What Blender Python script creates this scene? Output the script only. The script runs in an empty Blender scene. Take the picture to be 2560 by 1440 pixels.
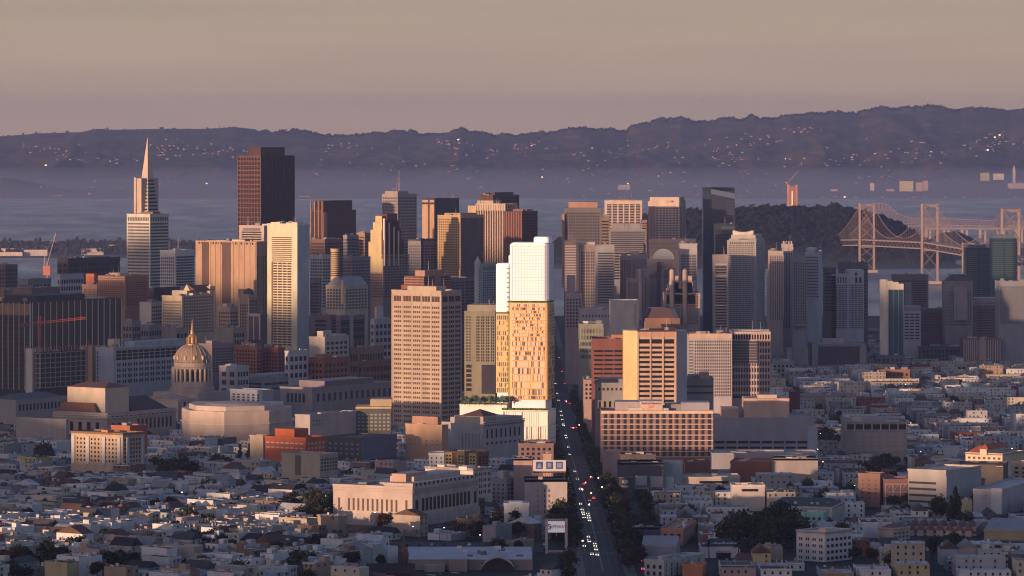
import bpy, math, random
from math import sin, cos, pi, radians, sqrt, exp
sc = bpy.context.scene
HAZE = 3.0e-5
COL = sc.collection
# ---------------------------------------------------------------- camera
F, CX, HY, CH = 11300.0, 1280.0, 335.0, 262.0      # focal length (px of a 2560 frame), principal column, eye-level row, eye height (m)
def X(px, D): return (px-CX)/F*D
def Z(py, D): return CH-(py-HY)/F*D
def PX(x, y): return CX+F*x/y
cam = bpy.data.cameras.new('camera'); camo = bpy.data.objects.new('camera', cam); COL.objects.link(camo)
camo.location = (0, 0, CH); camo.rotation_euler = (radians(90), 0, 0)
cam.sensor_width = 36; cam.lens = 36*F/2560; cam.shift_y = -(720-HY)/2560.0
cam.clip_start = 5; cam.clip_end = 80000
sc.camera = camo
# ---------------------------------------------------------------- light
SUN_AZ, SUN_EL = radians(39.5), radians(2.9)        # sun stands behind the viewer, to the left
sdir = (-sin(SUN_AZ)*cos(SUN_EL), -cos(SUN_AZ)*cos(SUN_EL), sin(SUN_EL))   # towards the sun
sl = bpy.data.lights.new('sun', 'SUN'); so = bpy.data.objects.new('sun', sl); COL.objects.link(so)
sl.energy = 4.4; sl.angle = radians(0.5); sl.color = (1.0, 0.60, 0.37)
from mathutils import Vector
so.rotation_euler = Vector(sdir).to_track_quat('Z', 'Y').to_euler()
w = bpy.data.worlds.new('World'); sc.world = w; w.use_nodes = True
nt = w.node_tree; nt.nodes.clear(); N = nt.nodes.new; L = nt.links.new
out = N('ShaderNodeOutputWorld'); bg = N('ShaderNodeBackground'); L(bg.outputs[0], out.inputs[0])
sky = N('ShaderNodeTexSky'); sky.sky_type = 'NISHITA'; sky.sun_disc = False
sky.sun_elevation = SUN_EL; sky.sun_rotation = pi+SUN_AZ; sky.altitude = 250; sky.air_density = 1.2; sky.dust_density = 1.5
tc = N('ShaderNodeTexCoord'); sp = N('ShaderNodeSeparateXYZ'); L(tc.outputs['Generated'], sp.inputs[0])
rp = N('ShaderNodeValToRGB'); e = rp.color_ramp     # low band of dusk sky by true elevation: 0 .. 0.06
mr = N('ShaderNodeMapRange'); mr.inputs[1].default_value = -0.005; mr.inputs[2].default_value = 0.045
L(sp.outputs['Z'], mr.inputs[0]); L(mr.outputs[0], rp.inputs[0])
SKYC = [(0.0, (.350, .236, .172)), (0.25, (.340, .238, .172)), (0.5, (.318, .236, .174)), (0.72, (.288, .228, .174)), (1.0, (.262, .216, .17))]
e.elements[0].position, e.elements[0].color = SKYC[0][0], SKYC[0][1]+(1,)
e.elements[1].position, e.elements[1].color = SKYC[-1][0], SKYC[-1][1]+(1,)
for p_, c_ in SKYC[1:-1]:
    q = e.elements.new(p_); q.color = c_+(1,)
SKYK = 0.15
vs = N('ShaderNodeVectorMath'); vs.operation = 'SCALE'; vs.inputs[3].default_value = SKYK
bl = N('ShaderNodeMix'); bl.data_type = 'RGBA'; bl.blend_type = 'MULTIPLY'; bl.inputs[0].default_value = 1.0
bl.inputs[7].default_value = (.92, 1.02, 1.72, 1)
L(sky.outputs[0], vs.inputs[0]); L(vs.outputs[0], bl.inputs[6])
mx = N('ShaderNodeMix'); mx.data_type = 'RGBA'
# thin uneven veils in the low sky, stretched along the horizon
vm = N('ShaderNodeMapping'); vm.inputs['Scale'].default_value = (6, 6, 110); L(tc.outputs['Generated'], vm.inputs[0])
vz = N('ShaderNodeTexNoise'); vz.inputs['Scale'].default_value = 1.6; vz.inputs['Detail'].default_value = 4; L(vm.outputs[0], vz.inputs[0])
vr = N('ShaderNodeMapRange'); vr.inputs[1].default_value = .3; vr.inputs[2].default_value = .7; vr.inputs[3].default_value = .955; vr.inputs[4].default_value = 1.045; L(vz.outputs[0], vr.inputs[0])
vn = N('ShaderNodeVectorMath'); vn.operation = 'SCALE'; L(rp.outputs[0], vn.inputs[0]); L(vr.outputs[0], vn.inputs[3])
m2 = N('ShaderNodeMapRange'); m2.inputs[1].default_value = 0.05; m2.inputs[2].default_value = 0.35
L(sp.outputs['Z'], m2.inputs[0])
m3 = N('ShaderNodeMapRange'); m3.inputs[1].default_value = 0.15; m3.inputs[2].default_value = -0.45; L(sp.outputs['Y'], m3.inputs[0])
mm = N('ShaderNodeMath'); mm.operation = 'MAXIMUM'; L(m2.outputs[0], mm.inputs[0]); L(m3.outputs[0], mm.inputs[1]); L(mm.outputs[0], mx.inputs[0]); L(vn.outputs[0], mx.inputs[6]); L(bl.outputs[2], mx.inputs[7])
L(mx.outputs[2], bg.inputs[0]); bg.inputs[1].default_value = 1.0
sc.view_settings.view_transform = 'Standard'; sc.view_settings.look = 'None'
sc.view_settings.exposure = 0.68; sc.view_settings.gamma = 1.0
sc.render.engine = 'CYCLES'
cy = sc.cycles
cy.max_bounces = 4; cy.diffuse_bounces = 2; cy.glossy_bounces = 2; cy.transmission_bounces = 2; cy.volume_bounces = 0
cy.transparent_max_bounces = 4; cy.use_denoising = True; cy.caustics_reflective = False; cy.caustics_refractive = False
cy.sample_clamp_indirect = 4; cy.filter_width = 1.15
# ---------------------------------------------------------------- materials
MATS = {}
def nmat(name):
    m = bpy.data.materials.new(name); m.use_nodes = True
    n = m.node_tree; b = n.nodes['Principled BSDF']; return m, n, b
def wall(c, rough=.85, var=.12, scale=.12, key=None):
    k = ('w', c, rough, var, scale)
    if k in MATS: return MATS[k]
    m, n, b = nmat('wall_paint'); A = n.nodes.new; K = n.links.new
    t = A('ShaderNodeTexCoord'); mp = A('ShaderNodeMapping'); mp.inputs['Scale'].default_value = (1, 1, .35)
    K(t.outputs['Object'], mp.inputs[0])
    n1 = A('ShaderNodeTexNoise'); n1.inputs['Scale'].default_value = scale; n1.inputs['Detail'].default_value = 5; n1.inputs['Roughness'].default_value = .65
    K(mp.outputs[0], n1.inputs[0])
    r = A('ShaderNodeMapRange'); r.inputs[1].default_value = .3; r.inputs[2].default_value = .7
    r.inputs[3].default_value = 1-var*1.6; r.inputs[4].default_value = 1+var
    K(n1.outputs[0], r.inputs[0])
    v = A('ShaderNodeVectorMath'); v.operation = 'SCALE'; v.inputs[0].default_value = c; K(r.outputs[0], v.inputs[3])
    K(v.outputs[0], b.inputs['Base Color']); b.inputs['Roughness'].default_value = rough
    b.inputs['Specular IOR Level'].default_value = .25
    MATS[k] = m; return m
def plain(c, rough=.7, metal=0.0, emit=0.0, spec=.5, name='surface'):
    k = ('p', c, rough, metal, emit, spec)
    if k in MATS: return MATS[k]
    m, n, b = nmat(name)
    b.inputs['Base Color'].default_value = tuple(c)+(1,); b.inputs['Roughness'].default_value = rough
    b.inputs['Metallic'].default_value = metal; b.inputs['Specular IOR Level'].default_value = spec
    if emit:
        b.inputs['Emission Color'].default_value = tuple(c)+(1,); b.inputs['Emission Strength'].default_value = emit
    MATS[k] = m; return m
def glass(c=(.03, .032, .04), rough=.3):
    return plain(c, rough, 0.0, 0.0, .18, 'window_glass')
def ribbed(c1, c2, pitch, axis=2, duty=.5, rough=.8):
    """courses or slats: stripes of two tones along one local axis, pitch in metres"""
    k = ('s', c1, c2, pitch, axis, duty)
    if k in MATS: return MATS[k]
    m, n, b = nmat('striped_cladding'); A = n.nodes.new; K = n.links.new
    t = A('ShaderNodeTexCoord'); s = A('ShaderNodeSeparateXYZ'); K(t.outputs['Object'], s.inputs[0])
    d = A('ShaderNodeMath'); d.operation = 'DIVIDE'; d.inputs[1].default_value = pitch; K(s.outputs[axis], d.inputs[0])
    f = A('ShaderNodeMath'); f.operation = 'FRACT'; K(d.outputs[0], f.inputs[0])
    g = A('ShaderNodeMath'); g.operation = 'GREATER_THAN'; g.inputs[1].default_value = duty; K(f.outputs[0], g.inputs[0])
    x = A('ShaderNodeMix'); x.data_type = 'RGBA'; x.inputs[6].default_value = c1+(1,); x.inputs[7].default_value = c2+(1,)
    K(g.outputs[0], x.inputs[0]); K(x.outputs[2], b.inputs['Base Color']); b.inputs['Roughness'].default_value = rough
    b.inputs['Specular IOR Level'].default_value = .3
    MATS[k] = m; return m
def mottled(name, cs, scale, rough=.95, thr=(.42, .58), detail=8, coord='Object', spec=.2, bump=0):
    m, n, b = nmat(name); A = n.nodes.new; K = n.links.new
    t = A('ShaderNodeTexCoord'); q = A('ShaderNodeTexNoise'); q.inputs['Scale'].default_value = scale; q.inputs['Detail'].default_value = detail
    q.inputs['Roughness'].default_value = .6
    K(t.outputs[coord], q.inputs[0])
    r = A('ShaderNodeValToRGB'); el = r.color_ramp.elements
    el[0].position, el[1].position = thr; el[0].color = cs[0]+(1,); el[1].color = cs[-1]+(1,)
    for i, c in enumerate(cs[1:-1]):
        z = el.new(thr[0]+(thr[1]-thr[0])*(i+1)/(len(cs)-1)); z.color = c+(1,)
    K(q.outputs[0], r.inputs[0]); K(r.outputs[0], b.inputs['Base Color']); b.inputs['Roughness'].default_value = rough
    b.inputs['Specular IOR Level'].default_value = spec
    return m
# ---------------------------------------------------------------- object helpers
def tag(o, label=None, cat=None, group=None, kind=None):
    if label: o['label'] = label
    if cat: o['category'] = cat
    if group: o['group'] = group
    if kind: o['kind'] = kind
    return o
def empty(name, loc, rz=0):
    o = bpy.data.objects.new(name, None); COL.objects.link(o); o.location = loc; o.rotation_euler = (0, 0, rz)
    o.empty_display_size = 1
    return o
class MB:
    def __init__(s): s.v = []; s.f = []; s.m = []
    def face(s, pts, m=0):
        i = len(s.v); s.v += [tuple(p) for p in pts]; s.f.append(tuple(range(i, i+len(pts)))); s.m.append(m)
    def box(s, x0, x1, y0, y1, z0, z1, m=0, bottom=True):
        i = len(s.v)
        s.v += [(x0, y0, z0), (x1, y0, z0), (x1, y1, z0), (x0, y1, z0), (x0, y0, z1), (x1, y0, z1), (x1, y1, z1), (x0, y1, z1)]
        fs = [(4, 5, 6, 7), (0, 1, 5, 4), (1, 2, 6, 5), (2, 3, 7, 6), (3, 0, 4, 7)]
        if bottom: fs.append((3, 2, 1, 0))
        for f in fs: s.f.append(tuple(i+k for k in f)); s.m.append(m)
        return s
    def cbox(s, x, y, z0, w, d, h, m=0): return s.box(x-w/2, x+w/2, y-d/2, y+d/2, z0, z0+h, m)
    def prism(s, poly, z0, z1, m=0, mt=None):
        n = len(poly); i = len(s.v)
        s.v += [(p[0], p[1], z0) for p in poly]+[(p[0], p[1], z1) for p in poly]
        for k in range(n):
            s.f.append((i+k, i+(k+1) % n, i+n+(k+1) % n, i+n+k)); s.m.append(m)
        s.f.append(tuple(i+n+k for k in range(n))); s.m.append(m if mt is None else mt)
        s.f.append(tuple(i+n-1-k for k in range(n))); s.m.append(m)
        return s
    def lathe(s, prof, n=24, cx=0, cy=0, m=0):
        i = len(s.v)
        for r, z in prof:
            for k in range(n): a = 2*pi*k/n; s.v.append((cx+r*cos(a), cy+r*sin(a), z))
        for j in range(len(prof)-1):
            for k in range(n):
                a, b = i+j*n+k, i+j*n+(k+1) % n
                s.f.append((a, b, b+n, a+n)); s.m.append(m)
        s.f.append(tuple(i+n-1-k for k in range(n))); s.m.append(m)
        t = i+(len(prof)-1)*n; s.f.append(tuple(t+k for k in range(n))); s.m.append(m)
        return s
    def bar(s, a, b, r, m=0, n=4):
        a = Vector(a); b = Vector(b); d = (b-a)
        if d.length < 1e-6: return s
        d.normalize(); u = d.cross(Vector((0, 0, 1)))
        if u.length < .01: u = Vector((1, 0, 0))
        u.normalize(); v = d.cross(u); i = len(s.v)
        for p in (a, b):
            for k in range(n):
                t = 2*pi*(k+.5)/n; s.v.append(tuple(p+u*(r*cos(t))+v*(r*sin(t))))
        for k in range(n):
            s.f.append((i+k, i+(k+1) % n, i+n+(k+1) % n, i+n+k)); s.m.append(m)
        s.f.append(tuple(i+n-1-k for k in range(n))); s.m.append(m); s.f.append(tuple(i+n+k for k in range(n))); s.m.append(m)
        return s
    def tent(s, x0, x1, y0, y1, z0, z1, axis='x', m=0, hip=0.0, ov=.3):
        x0 -= ov; x1 += ov; y0 -= ov; y1 += ov; i = len(s.v)
        if axis == 'x': a, b = (x0+hip, (y0+y1)/2, z1), (x1-hip, (y0+y1)/2, z1)
        else: a, b = ((x0+x1)/2, y0+hip, z1), ((x0+x1)/2, y1-hip, z1)
        s.v += [(x0, y0, z0), (x1, y0, z0), (x1, y1, z0), (x0, y1, z0), a, b]
        fs = [(0, 1, 5, 4), (2, 3, 4, 5), (1, 2, 5), (3, 0, 4), (3, 2, 1, 0)] if axis == 'x' else [(1, 2, 5, 4), (3, 0, 4, 5), (0, 1, 4), (2, 3, 5), (3, 2, 1, 0)]
        for f in fs: s.f.append(tuple(i+k for k in f)); s.m.append(m)
        return s
    def build(s, name, mats, parent=None, smooth=False):
        if not isinstance(mats, (list, tuple)): mats = [mats]
        me = bpy.data.meshes.new(name); me.from_pydata(s.v, [], s.f)
        for m in mats: me.materials.append(m)
        if len(mats) > 1: me.polygons.foreach_set('material_index', s.m)
        if smooth: me.polygons.foreach_set('use_smooth', [True]*len(me.polygons))
        me.update()
        o = bpy.data.objects.new(name, me); COL.objects.link(o)
        if parent: o.parent = parent
        return o
UNIT = {}
def unitbox(name, m, parent, c, size):
    k = (name, m.name)
    if k not in UNIT:
        b = MB(); b.box(-.5, .5, -.5, .5, -.5, .5); me = bpy.data.meshes.new(name); me.from_pydata(b.v, [], b.f); me.materials.append(m); UNIT[k] = me
    o = bpy.data.objects.new(name, UNIT[k]); COL.objects.link(o); o.parent = parent; o.location = c; o.scale = size
    return o
def lerp_table(T, x):
    if x <= T[0][0]: return T[0][1]
    for (a, b), (c, d) in zip(T, T[1:]):
        if x <= c: return b+(d-b)*(x-a)/(c-a)
    return T[-1][1]
def vnoise(x, y, s=0):
    xi, yi = math.floor(x), math.floor(y); xf, yf = x-xi, y-yi
    def h(a, b): 
        n = (int(a)*374761393+int(b)*668265263+s*144269) & 0xffffffff; n = ((n ^ (n >> 13))*1274126177) & 0xffffffff
        return ((n ^ (n >> 16)) & 0xffff)/65535.0
    u, v = xf*xf*(3-2*xf), yf*yf*(3-2*yf)
    return (h(xi, yi)*(1-u)+h(xi+1, yi)*u)*(1-v)+(h(xi, yi+1)*(1-u)+h(xi+1, yi+1)*u)*v
def fbm(x, y, o=4, s=0):
    t, a = 0, .5
    for i in range(o): t += a*vnoise(x*2**i, y*2**i, s+i*7); a *= .5
    return t
# ================================================================ LAND, WATER, AIR
GP = [(-1500, 58), (600, 60), (1200, 58), (1800, 52), (2200, 47), (2600, 43), (3000, 31), (3400, 20), (3800, 15), (4500, 10), (5500, 6), (6300, 3.5), (6440, 3)]
def gz(y): return lerp_table(GP, y)
SHADE_RID = [(-9000, 120), (-5200, 150), (-4500, 250), (-4050, 285), (-3700, 335), (-3400, 325), (-3320, 300), (-3240, 272), (-3160, 282), (-3100, 290), (-3060, 258), (-3000, 255), (-2960, 315), (-2880, 330), (-2790, 322), (-2730, 250), (-2640, 215), (-2560, 195), (-2400, 168), (-2220, 164), (-2110, 160), (-2000, 180), (-1880, 178), (-1820, 160), (-1750, 128), (-1640, 124), (-1550, 165), (-1400, 178), (-1100, 190), (-500, 200), (200, 200), (900, 150)]  # heights of the unseen ridge
def ground(x, y):
    return gz(y)+196*exp(-(x*x+y*y)/(360.0**2))
def sheet(name, xs, ys, fn, mat, smooth=True):
    b = MB(); nx = len(xs)
    for y in ys:
        for x in xs: b.v.append((x, y, fn(x, y)))
    for j in range(len(ys)-1):
        for i in range(nx-1):
            a = j*nx+i; b.f.append((a, a+1, a+1+nx, a+nx)); b.m.append(0)
    return b.build(name, mat, None, smooth)
def rng(a, b, s):
    n = int(round((b-a)/s)); return [a+(b-a)*i/n for i in range(n+1)]
m_ground = mottled('city_ground', [(.018, .019, .023), (.03, .03, .033), (.022, .028, .018)], .02)
tag(sheet('ground', rng(-5600, 2400, 80), rng(-1500, 6440, 60)+[6441], lambda x, y: ground(x, y) if y < 6440.5 else -3, m_ground), kind='structure')
def shade_ridge():
    b = MB(); us = rng(-7400, 1500, 20); ts = rng(-900, 700, 50); nx = len(us)
    for t in ts:
        for u in us:
            x, y = u*cos(SUN_AZ)+t*sin(SUN_AZ), -u*sin(SUN_AZ)+t*cos(SUN_AZ)
            k = exp(-((t+60)/360.0)**2); r = (lerp_table(SHADE_RID, u)+5*fbm(u/70.0, 3.3))*k if y > -1300 and x > -5500 and abs(x) > .14*y+60 else -3
            b.v.append((x, y, max(r, -3)))
    for j in range(len(ts)-1):
        for i in range(nx-1):
            a = j*nx+i
            if max(b.v[k][2] for k in (a, a+1, a+nx, a+nx+1)) > -2.9: b.f.append((a, a+1, a+1+nx, a+nx)); b.m.append(0)
    return b.build('added_unseen_ridge', mottled('shade_ridge_grass', [(.03, .04, .02), (.08, .07, .04)], .01), None, True)  # ridge out of view, added to cast the evening shade
tag(shade_ridge(), kind='structure')
# water
m_w, n_, b_ = nmat('bay_water')
b_.inputs['Base Color'].default_value = (.035, .045, .06, 1); b_.inputs['Roughness'].default_value = .32
t_ = n_.nodes.new('ShaderNodeTexCoord'); q_ = n_.nodes.new('ShaderNodeTexNoise'); q_.inputs['Scale'].default_value = .007; q_.inputs['Detail'].default_value = 6
mp_ = n_.nodes.new('ShaderNodeMapping'); mp_.inputs['Scale'].default_value = (1, .25, 1); n_.links.new(t_.outputs['Object'], mp_.inputs[0]); n_.links.new(mp_.outputs[0], q_.inputs[0])
bp_ = n_.nodes.new('ShaderNodeBump'); bp_.inputs['Strength'].default_value = .10; bp_.inputs['Distance'].default_value = .5; n_.links.new(q_.outputs[0], bp_.inputs['Height']); n_.links.new(bp_.outputs[0], b_.inputs['Normal'])
rr_ = n_.nodes.new('ShaderNodeMapRange'); rr_.inputs[1].default_value = .35; rr_.inputs[2].default_value = .65; rr_.inputs[3].default_value = .27; rr_.inputs[4].default_value = .5
n_.links.new(q_.outputs[0], rr_.inputs[0]); n_.links.new(rr_.outputs[0], b_.inputs['Roughness'])
tag(sheet('water', rng(-6000, 6000, 3000), [6400, 10000, 14000, 18600], lambda x, y: 0.0, m_w), kind='structure')
# far shore and hills
HR = [(-400, 350), (0, 341), (100, 333), (200, 330), (240, 322), (300, 324), (400, 322), (500, 322), (590, 318), (640, 323), (700, 329), (760, 331), (830, 341), (930, 336), (1000, 331), (1050, 336), (1150, 328), (1230, 340), (1330, 336), (1400, 330), (1450, 322), (1520, 327), (1570, 326), (1600, 313), (1650, 302), (1700, 298), (1760, 308), (1810, 301), (1870, 296), (1940, 299), (1980, 289), (2080, 284), (2150, 285), (2200, 269), (2250, 270), (2320, 267), (2360, 274), (2400, 277), (2460, 271), (2520, 282), (2560, 277), (3000, 290)]
def sstep(a, b, x):
    t = min(1, max(0, (x-a)/(b-a))); return t*t*(3-2*t)
def bayz(x, y):
    px = PX(x, y); top = Z(lerp_table(HR, px), 24500)
    s = sstep(20800, 24500, y)
    flat = 3+14*sstep(18350, 21000, y)
    ridge = min(1, abs(fbm(x/620.0+5, y/2600.0, 5, 3)-.5)*3.4)
    z = flat+(top-flat)*(s*(1-.42*(1-s)*ridge*2.0))
    z += (fbm(x/260.0, y/500.0, 3, 9)-.5)*60*s*(1-s)*2.4
    z += 70*exp(-((px+10)/150.0)**2)*exp(-((y-19300)/500.0)**2)
    if s > .97 and px > 640: z += (fbm(x/38.0, 1.5, 4, 5)-.45)*46
    elif s > .97: z += (fbm(x/60.0, 1.5, 2, 5)-.42)*6
    return z if y > 18330 else -2
m_hill = mottled('far_hills', [(.010, .015, .012), (.05, .052, .032), (.016, .022, .016), (.11, .08, .048), (.028, .032, .02), (.17, .115, .06)], .0042, thr=(.34, .66), detail=9)
mh = m_hill.node_tree
tag(sheet('hills', rng(-3700, 3700, 11), [18300, 18340]+rng(18500, 20500, 200)[1:]+rng(20500, 24560, 70)+[24640, 25200], lambda x, y: bayz(x, y) if y < 24620 else (bayz(x, 24500)-20 if y < 25000 else 60), m_hill), kind='structure')
# the near island with its wooded hill, and the flat one
YB = [(1180, 690), (1300, 655), (1400, 607), (1500, 575), (1600, 552), (1700, 537), (1730, 532), (1765, 541), (1800, 534), (1840, 531), (1870, 527), (1920, 524), (1960, 524), (2000, 530), (2040, 527), (2090, 526), (2130, 530), (2180, 546), (2230, 562), (2270, 580), (2300, 600), (2330, 625), (2360, 655), (2400, 690)]
DYB = 9400
def ybz(x, y):
    top = Z(lerp_table(YB, PX(x, DYB)), DYB); k = cos(min(1, abs(y-DYB)/620.0)*pi/2)
    z = -3+(top+3)*k**.8
    if k > .25: z += (fbm(x/16.0, y/40.0, 3, 2)-.45)*24*k
    return z
m_wood = mottled('island_woods', [(.010, .014, .010), (.02, .024, .016), (.035, .03, .022)], .02, thr=(.4, .62))
tag(sheet('island_hill', rng(X(1170, DYB), X(2410, DYB), 7), rng(8780, 10020, 62), ybz, m_wood), kind='structure')
D3 = 9700
def y3(x, y):
    top = lerp_table([(2300, 660), (2330, 600), (2360, 580), (2390, 578), (2420, 590), (2450, 606), (2500, 615), (2560, 620), (2700, 660)], PX(x, D3)); k = cos(min(1, abs(y-D3)/300.0)*pi/2)
    return -3+(Z(top, D3)+3)*k+(fbm(x/14.0, y/40.0, 3, 8)-.45)*9*k
tag(sheet('island_point', rng(X(2300, D3), X(2720, D3), 7), rng(9400, 10000, 60), y3, m_wood), kind='structure')
DTI = 9900
m_flat = mottled('island_flat', [(.03, .035, .025), (.07, .065, .055), (.05, .05, .04)], .01)
tag(sheet('island_flat_land', rng(X(-250, DTI), X(1250, DTI), 40), [9540, 9560, 9700, 10600, 10620], lambda x, y: -2 if (y < 9550 or y > 10610) else 3+1.5*fbm(x/80., y/80.), m_flat), kind='structure')
# woods: leaf clumps over the wooded island and along the far ridge
def woods(name, pts, s0, s1, cols, seed):
    r = random.Random(seed); b = MB()
    for x, y, z in pts:
        h = r.uniform(.6, 1.6)*s1
        for j in range(4):
            s = r.uniform(s0, s1)*.5; d = Vector((r.gauss(0, .7), r.gauss(0, 1)-.8, r.gauss(0, .8))).normalized(); u = d.orthogonal().normalized()*s; v = d.cross(u); p = Vector((x+r.gauss(0, s1*.3), y+r.gauss(0, s1*.3), z+h*r.uniform(.1, .9)))
            b.face([p-u-v*.7, p+u-v, p+u*.6+v, p-u*.8+v*.8], r.randrange(len(cols)))
    return tag(b.build(name, [plain(c, .95, 0, 0, .1, 'foliage') for c in cols]), kind='stuff')
rw = random.Random(88); P = []
for i in range(5200):
    x, y = rw.uniform(X(1190, DYB), X(2395, DYB)), rw.uniform(8800, 9560); z = ybz(x, y)
    if z > 8: P.append((x, y, z-1))
for i in range(1500):
    x = rw.uniform(X(1190, DYB), X(2395, DYB)); z = ybz(x, 9400)
    if z > 8: P.append((x, 9400+rw.uniform(-25, 10), z-1))
woods('island_trees', P, 3, 7.5, [(.010, .015, .011), (.016, .02, .014), (.007, .010, .008), (.02, .02, .015)], 4)
P = []
for i in range(5200):
    px = rw.uniform(700, 2620) if rw.random() < .99 else rw.uniform(-40, 620); y = rw.uniform(24300, 24500); x = X(px, y); P.append((x, y, bayz(x, y)-9))
woods('ridge_trees', P, 6, 13, [(.02, .026, .018), (.03, .036, .024), (.014, .018, .014)], 6)
# the air
hz = MB().box(-6500, 5200, -1400, 25600, -4, 455).build('haze', [])
m_h = bpy.data.materials.new('haze_air'); m_h.use_nodes = True; q = m_h.node_tree; q.nodes.clear()
o_ = q.nodes.new('ShaderNodeOutputMaterial'); v_ = q.nodes.new('ShaderNodeVolumePrincipled'); q.links.new(v_.outputs[0], o_.inputs['Volume'])
v_.inputs['Color'].default_value = (.54, .605, .96, 1); v_.inputs['Density'].default_value = HAZE; v_.inputs['Anisotropy'].default_value = 0.5
hz.data.materials.append(m_h); tag(hz, kind='stuff')

ms = MB().box(-5200, 4200, 11000, 21800, -3.5, 105).build('mist', [])
m_m = bpy.data.materials.new('bay_mist'); m_m.use_nodes = True; q = m_m.node_tree; q.nodes.clear()
o_ = q.nodes.new('ShaderNodeOutputMaterial'); v_ = q.nodes.new('ShaderNodeVolumePrincipled'); q.links.new(v_.outputs[0], o_.inputs['Volume'])
v_.inputs['Color'].default_value = (.62, .70, .95, 1); v_.inputs['Density'].default_value = 7.5e-5; v_.inputs['Anisotropy'].default_value = 0.2
ms.data.materials.append(m_m); tag(ms, kind='stuff')
ms = MB().box(-3200, 3200, 6470, 10980, -3.6, 48).build('mist', m_m); tag(ms, kind='stuff')
# ================================================================ BUILDING KIT
AN = SUN_AZ*0+radians(34.5)          # street grid north of the avenue; the southern grid is square to the view (0)
GD = glass((.010, .010, .014), .4); GM = glass((.03, .032, .042), .35); GB = glass((.055, .062, .08), .25); GW = glass((.075, .042, .032), .4)  # GW: brown glass for sunlit faces, the warm light put into its colour
RG = random.Random(7)
FOOT = []                            # footprints (x, y, half size) already built on
HERO = []                            # (px, py, label) of landmarks, for describing the houses round them
PROT = [(833, 1200, 1222, 1330, 2440), (1045, 1235, 1330, 1372, 2400), (830, 1050, 1318, 1345, 2400), (1991, 2130, 1334, 1404, 2380), (1312, 1418, 1203, 1290, 2550), (1262, 1322, 1256, 1300, 2455), (1340, 1440, 1290, 1392, 2325), (1545, 1690, 1190, 1230, 2715),
        (2262, 2456, 1306, 1352, 2435), (2196, 2275, 1316, 1352, 2455), (2268, 2452, 1180, 1274, 2600), (2212, 2272, 1202, 1252, 2660), (2146, 2213, 1188, 1254, 2670), (2433, 2560, 1228, 1282, 2590), (1920, 2112, 1252, 1287, 2515), (1752, 1850, 1370, 1394, 2395), (1830, 1912, 1216, 1238, 2635),
        (2414, 2520, 1112, 1172, 2840), (2530, 2560, 1160, 1196, 2755), (662, 815, 1076, 1134, 2995), (815, 990, 1098, 1144, 3040), (704, 845, 1140, 1178, 2825), (178, 362, 1080, 1160, 2950), (1072, 1222, 1128, 1172, 2835), (1063, 1235, 1176, 1244, 2630), (1228, 1312, 1196, 1262, 2695),
        (1105, 1310, 1040, 1114, 3110), (1014, 1120, 1066, 1132, 3075), (1503, 1783, 1004, 1142, 3055), (1784, 2036, 1020, 1128, 3175), (2113, 2268, 1050, 1130, 3245), (1290, 1388, 1000, 1100, 3395), (441, 717, 1015, 1086, 3425), (133, 440, 990, 1084, 3475), (979, 1153, 900, 1062, 3635), (740, 980, 1020, 1076, 3325),
        (1016, 1332, 1376, 1440, 2255), (930, 1030, 1330, 1440, 2218), (1652, 1740, 1326, 1362, 2395), (1606, 1700, 1368, 1404, 2325), (1611, 1762, 1405, 1440, 2230), (1706, 1765, 1416, 1440, 2228), (1830, 1935, 1150, 1182, 2895), (1705, 1850, 1196, 1214, 2795), (1936, 2045, 1148, 1166, 2865), (2388, 2520, 1158, 1182, 2720), (1998, 2072, 1280, 1304, 2475), (2460, 2560, 1322, 1350, 2415),
        (540, 985, 940, 1018, 3700), (545, 720, 1000, 1016, 3500), (0, 306, 760, 965, 3940), (415, 530, 800, 985, 3720), (2200, 2262, 700, 905, 4540), (1722, 1926, 832, 990, 3690), (1481, 1562, 846, 960, 3590), (1985, 2165, 850, 925, 4180)]
def base_depth(xl, yt, D):
    """nearer of D and the depth at which the ground meets the lowest row the building is seen to"""
    for i, (a, b, c, e_, d_) in enumerate(PROT):
        if abs(a-xl) < 12 and abs(c-yt) < 12 and d_ < 3150:
            q = 2150.0
            while CH-(e_+2-HY)/F*q > gz(q) and q < 6000: q += 4
            D = min(D, q); PROT[i] = (a, b, c, e_, D-5); break
    return D
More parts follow.
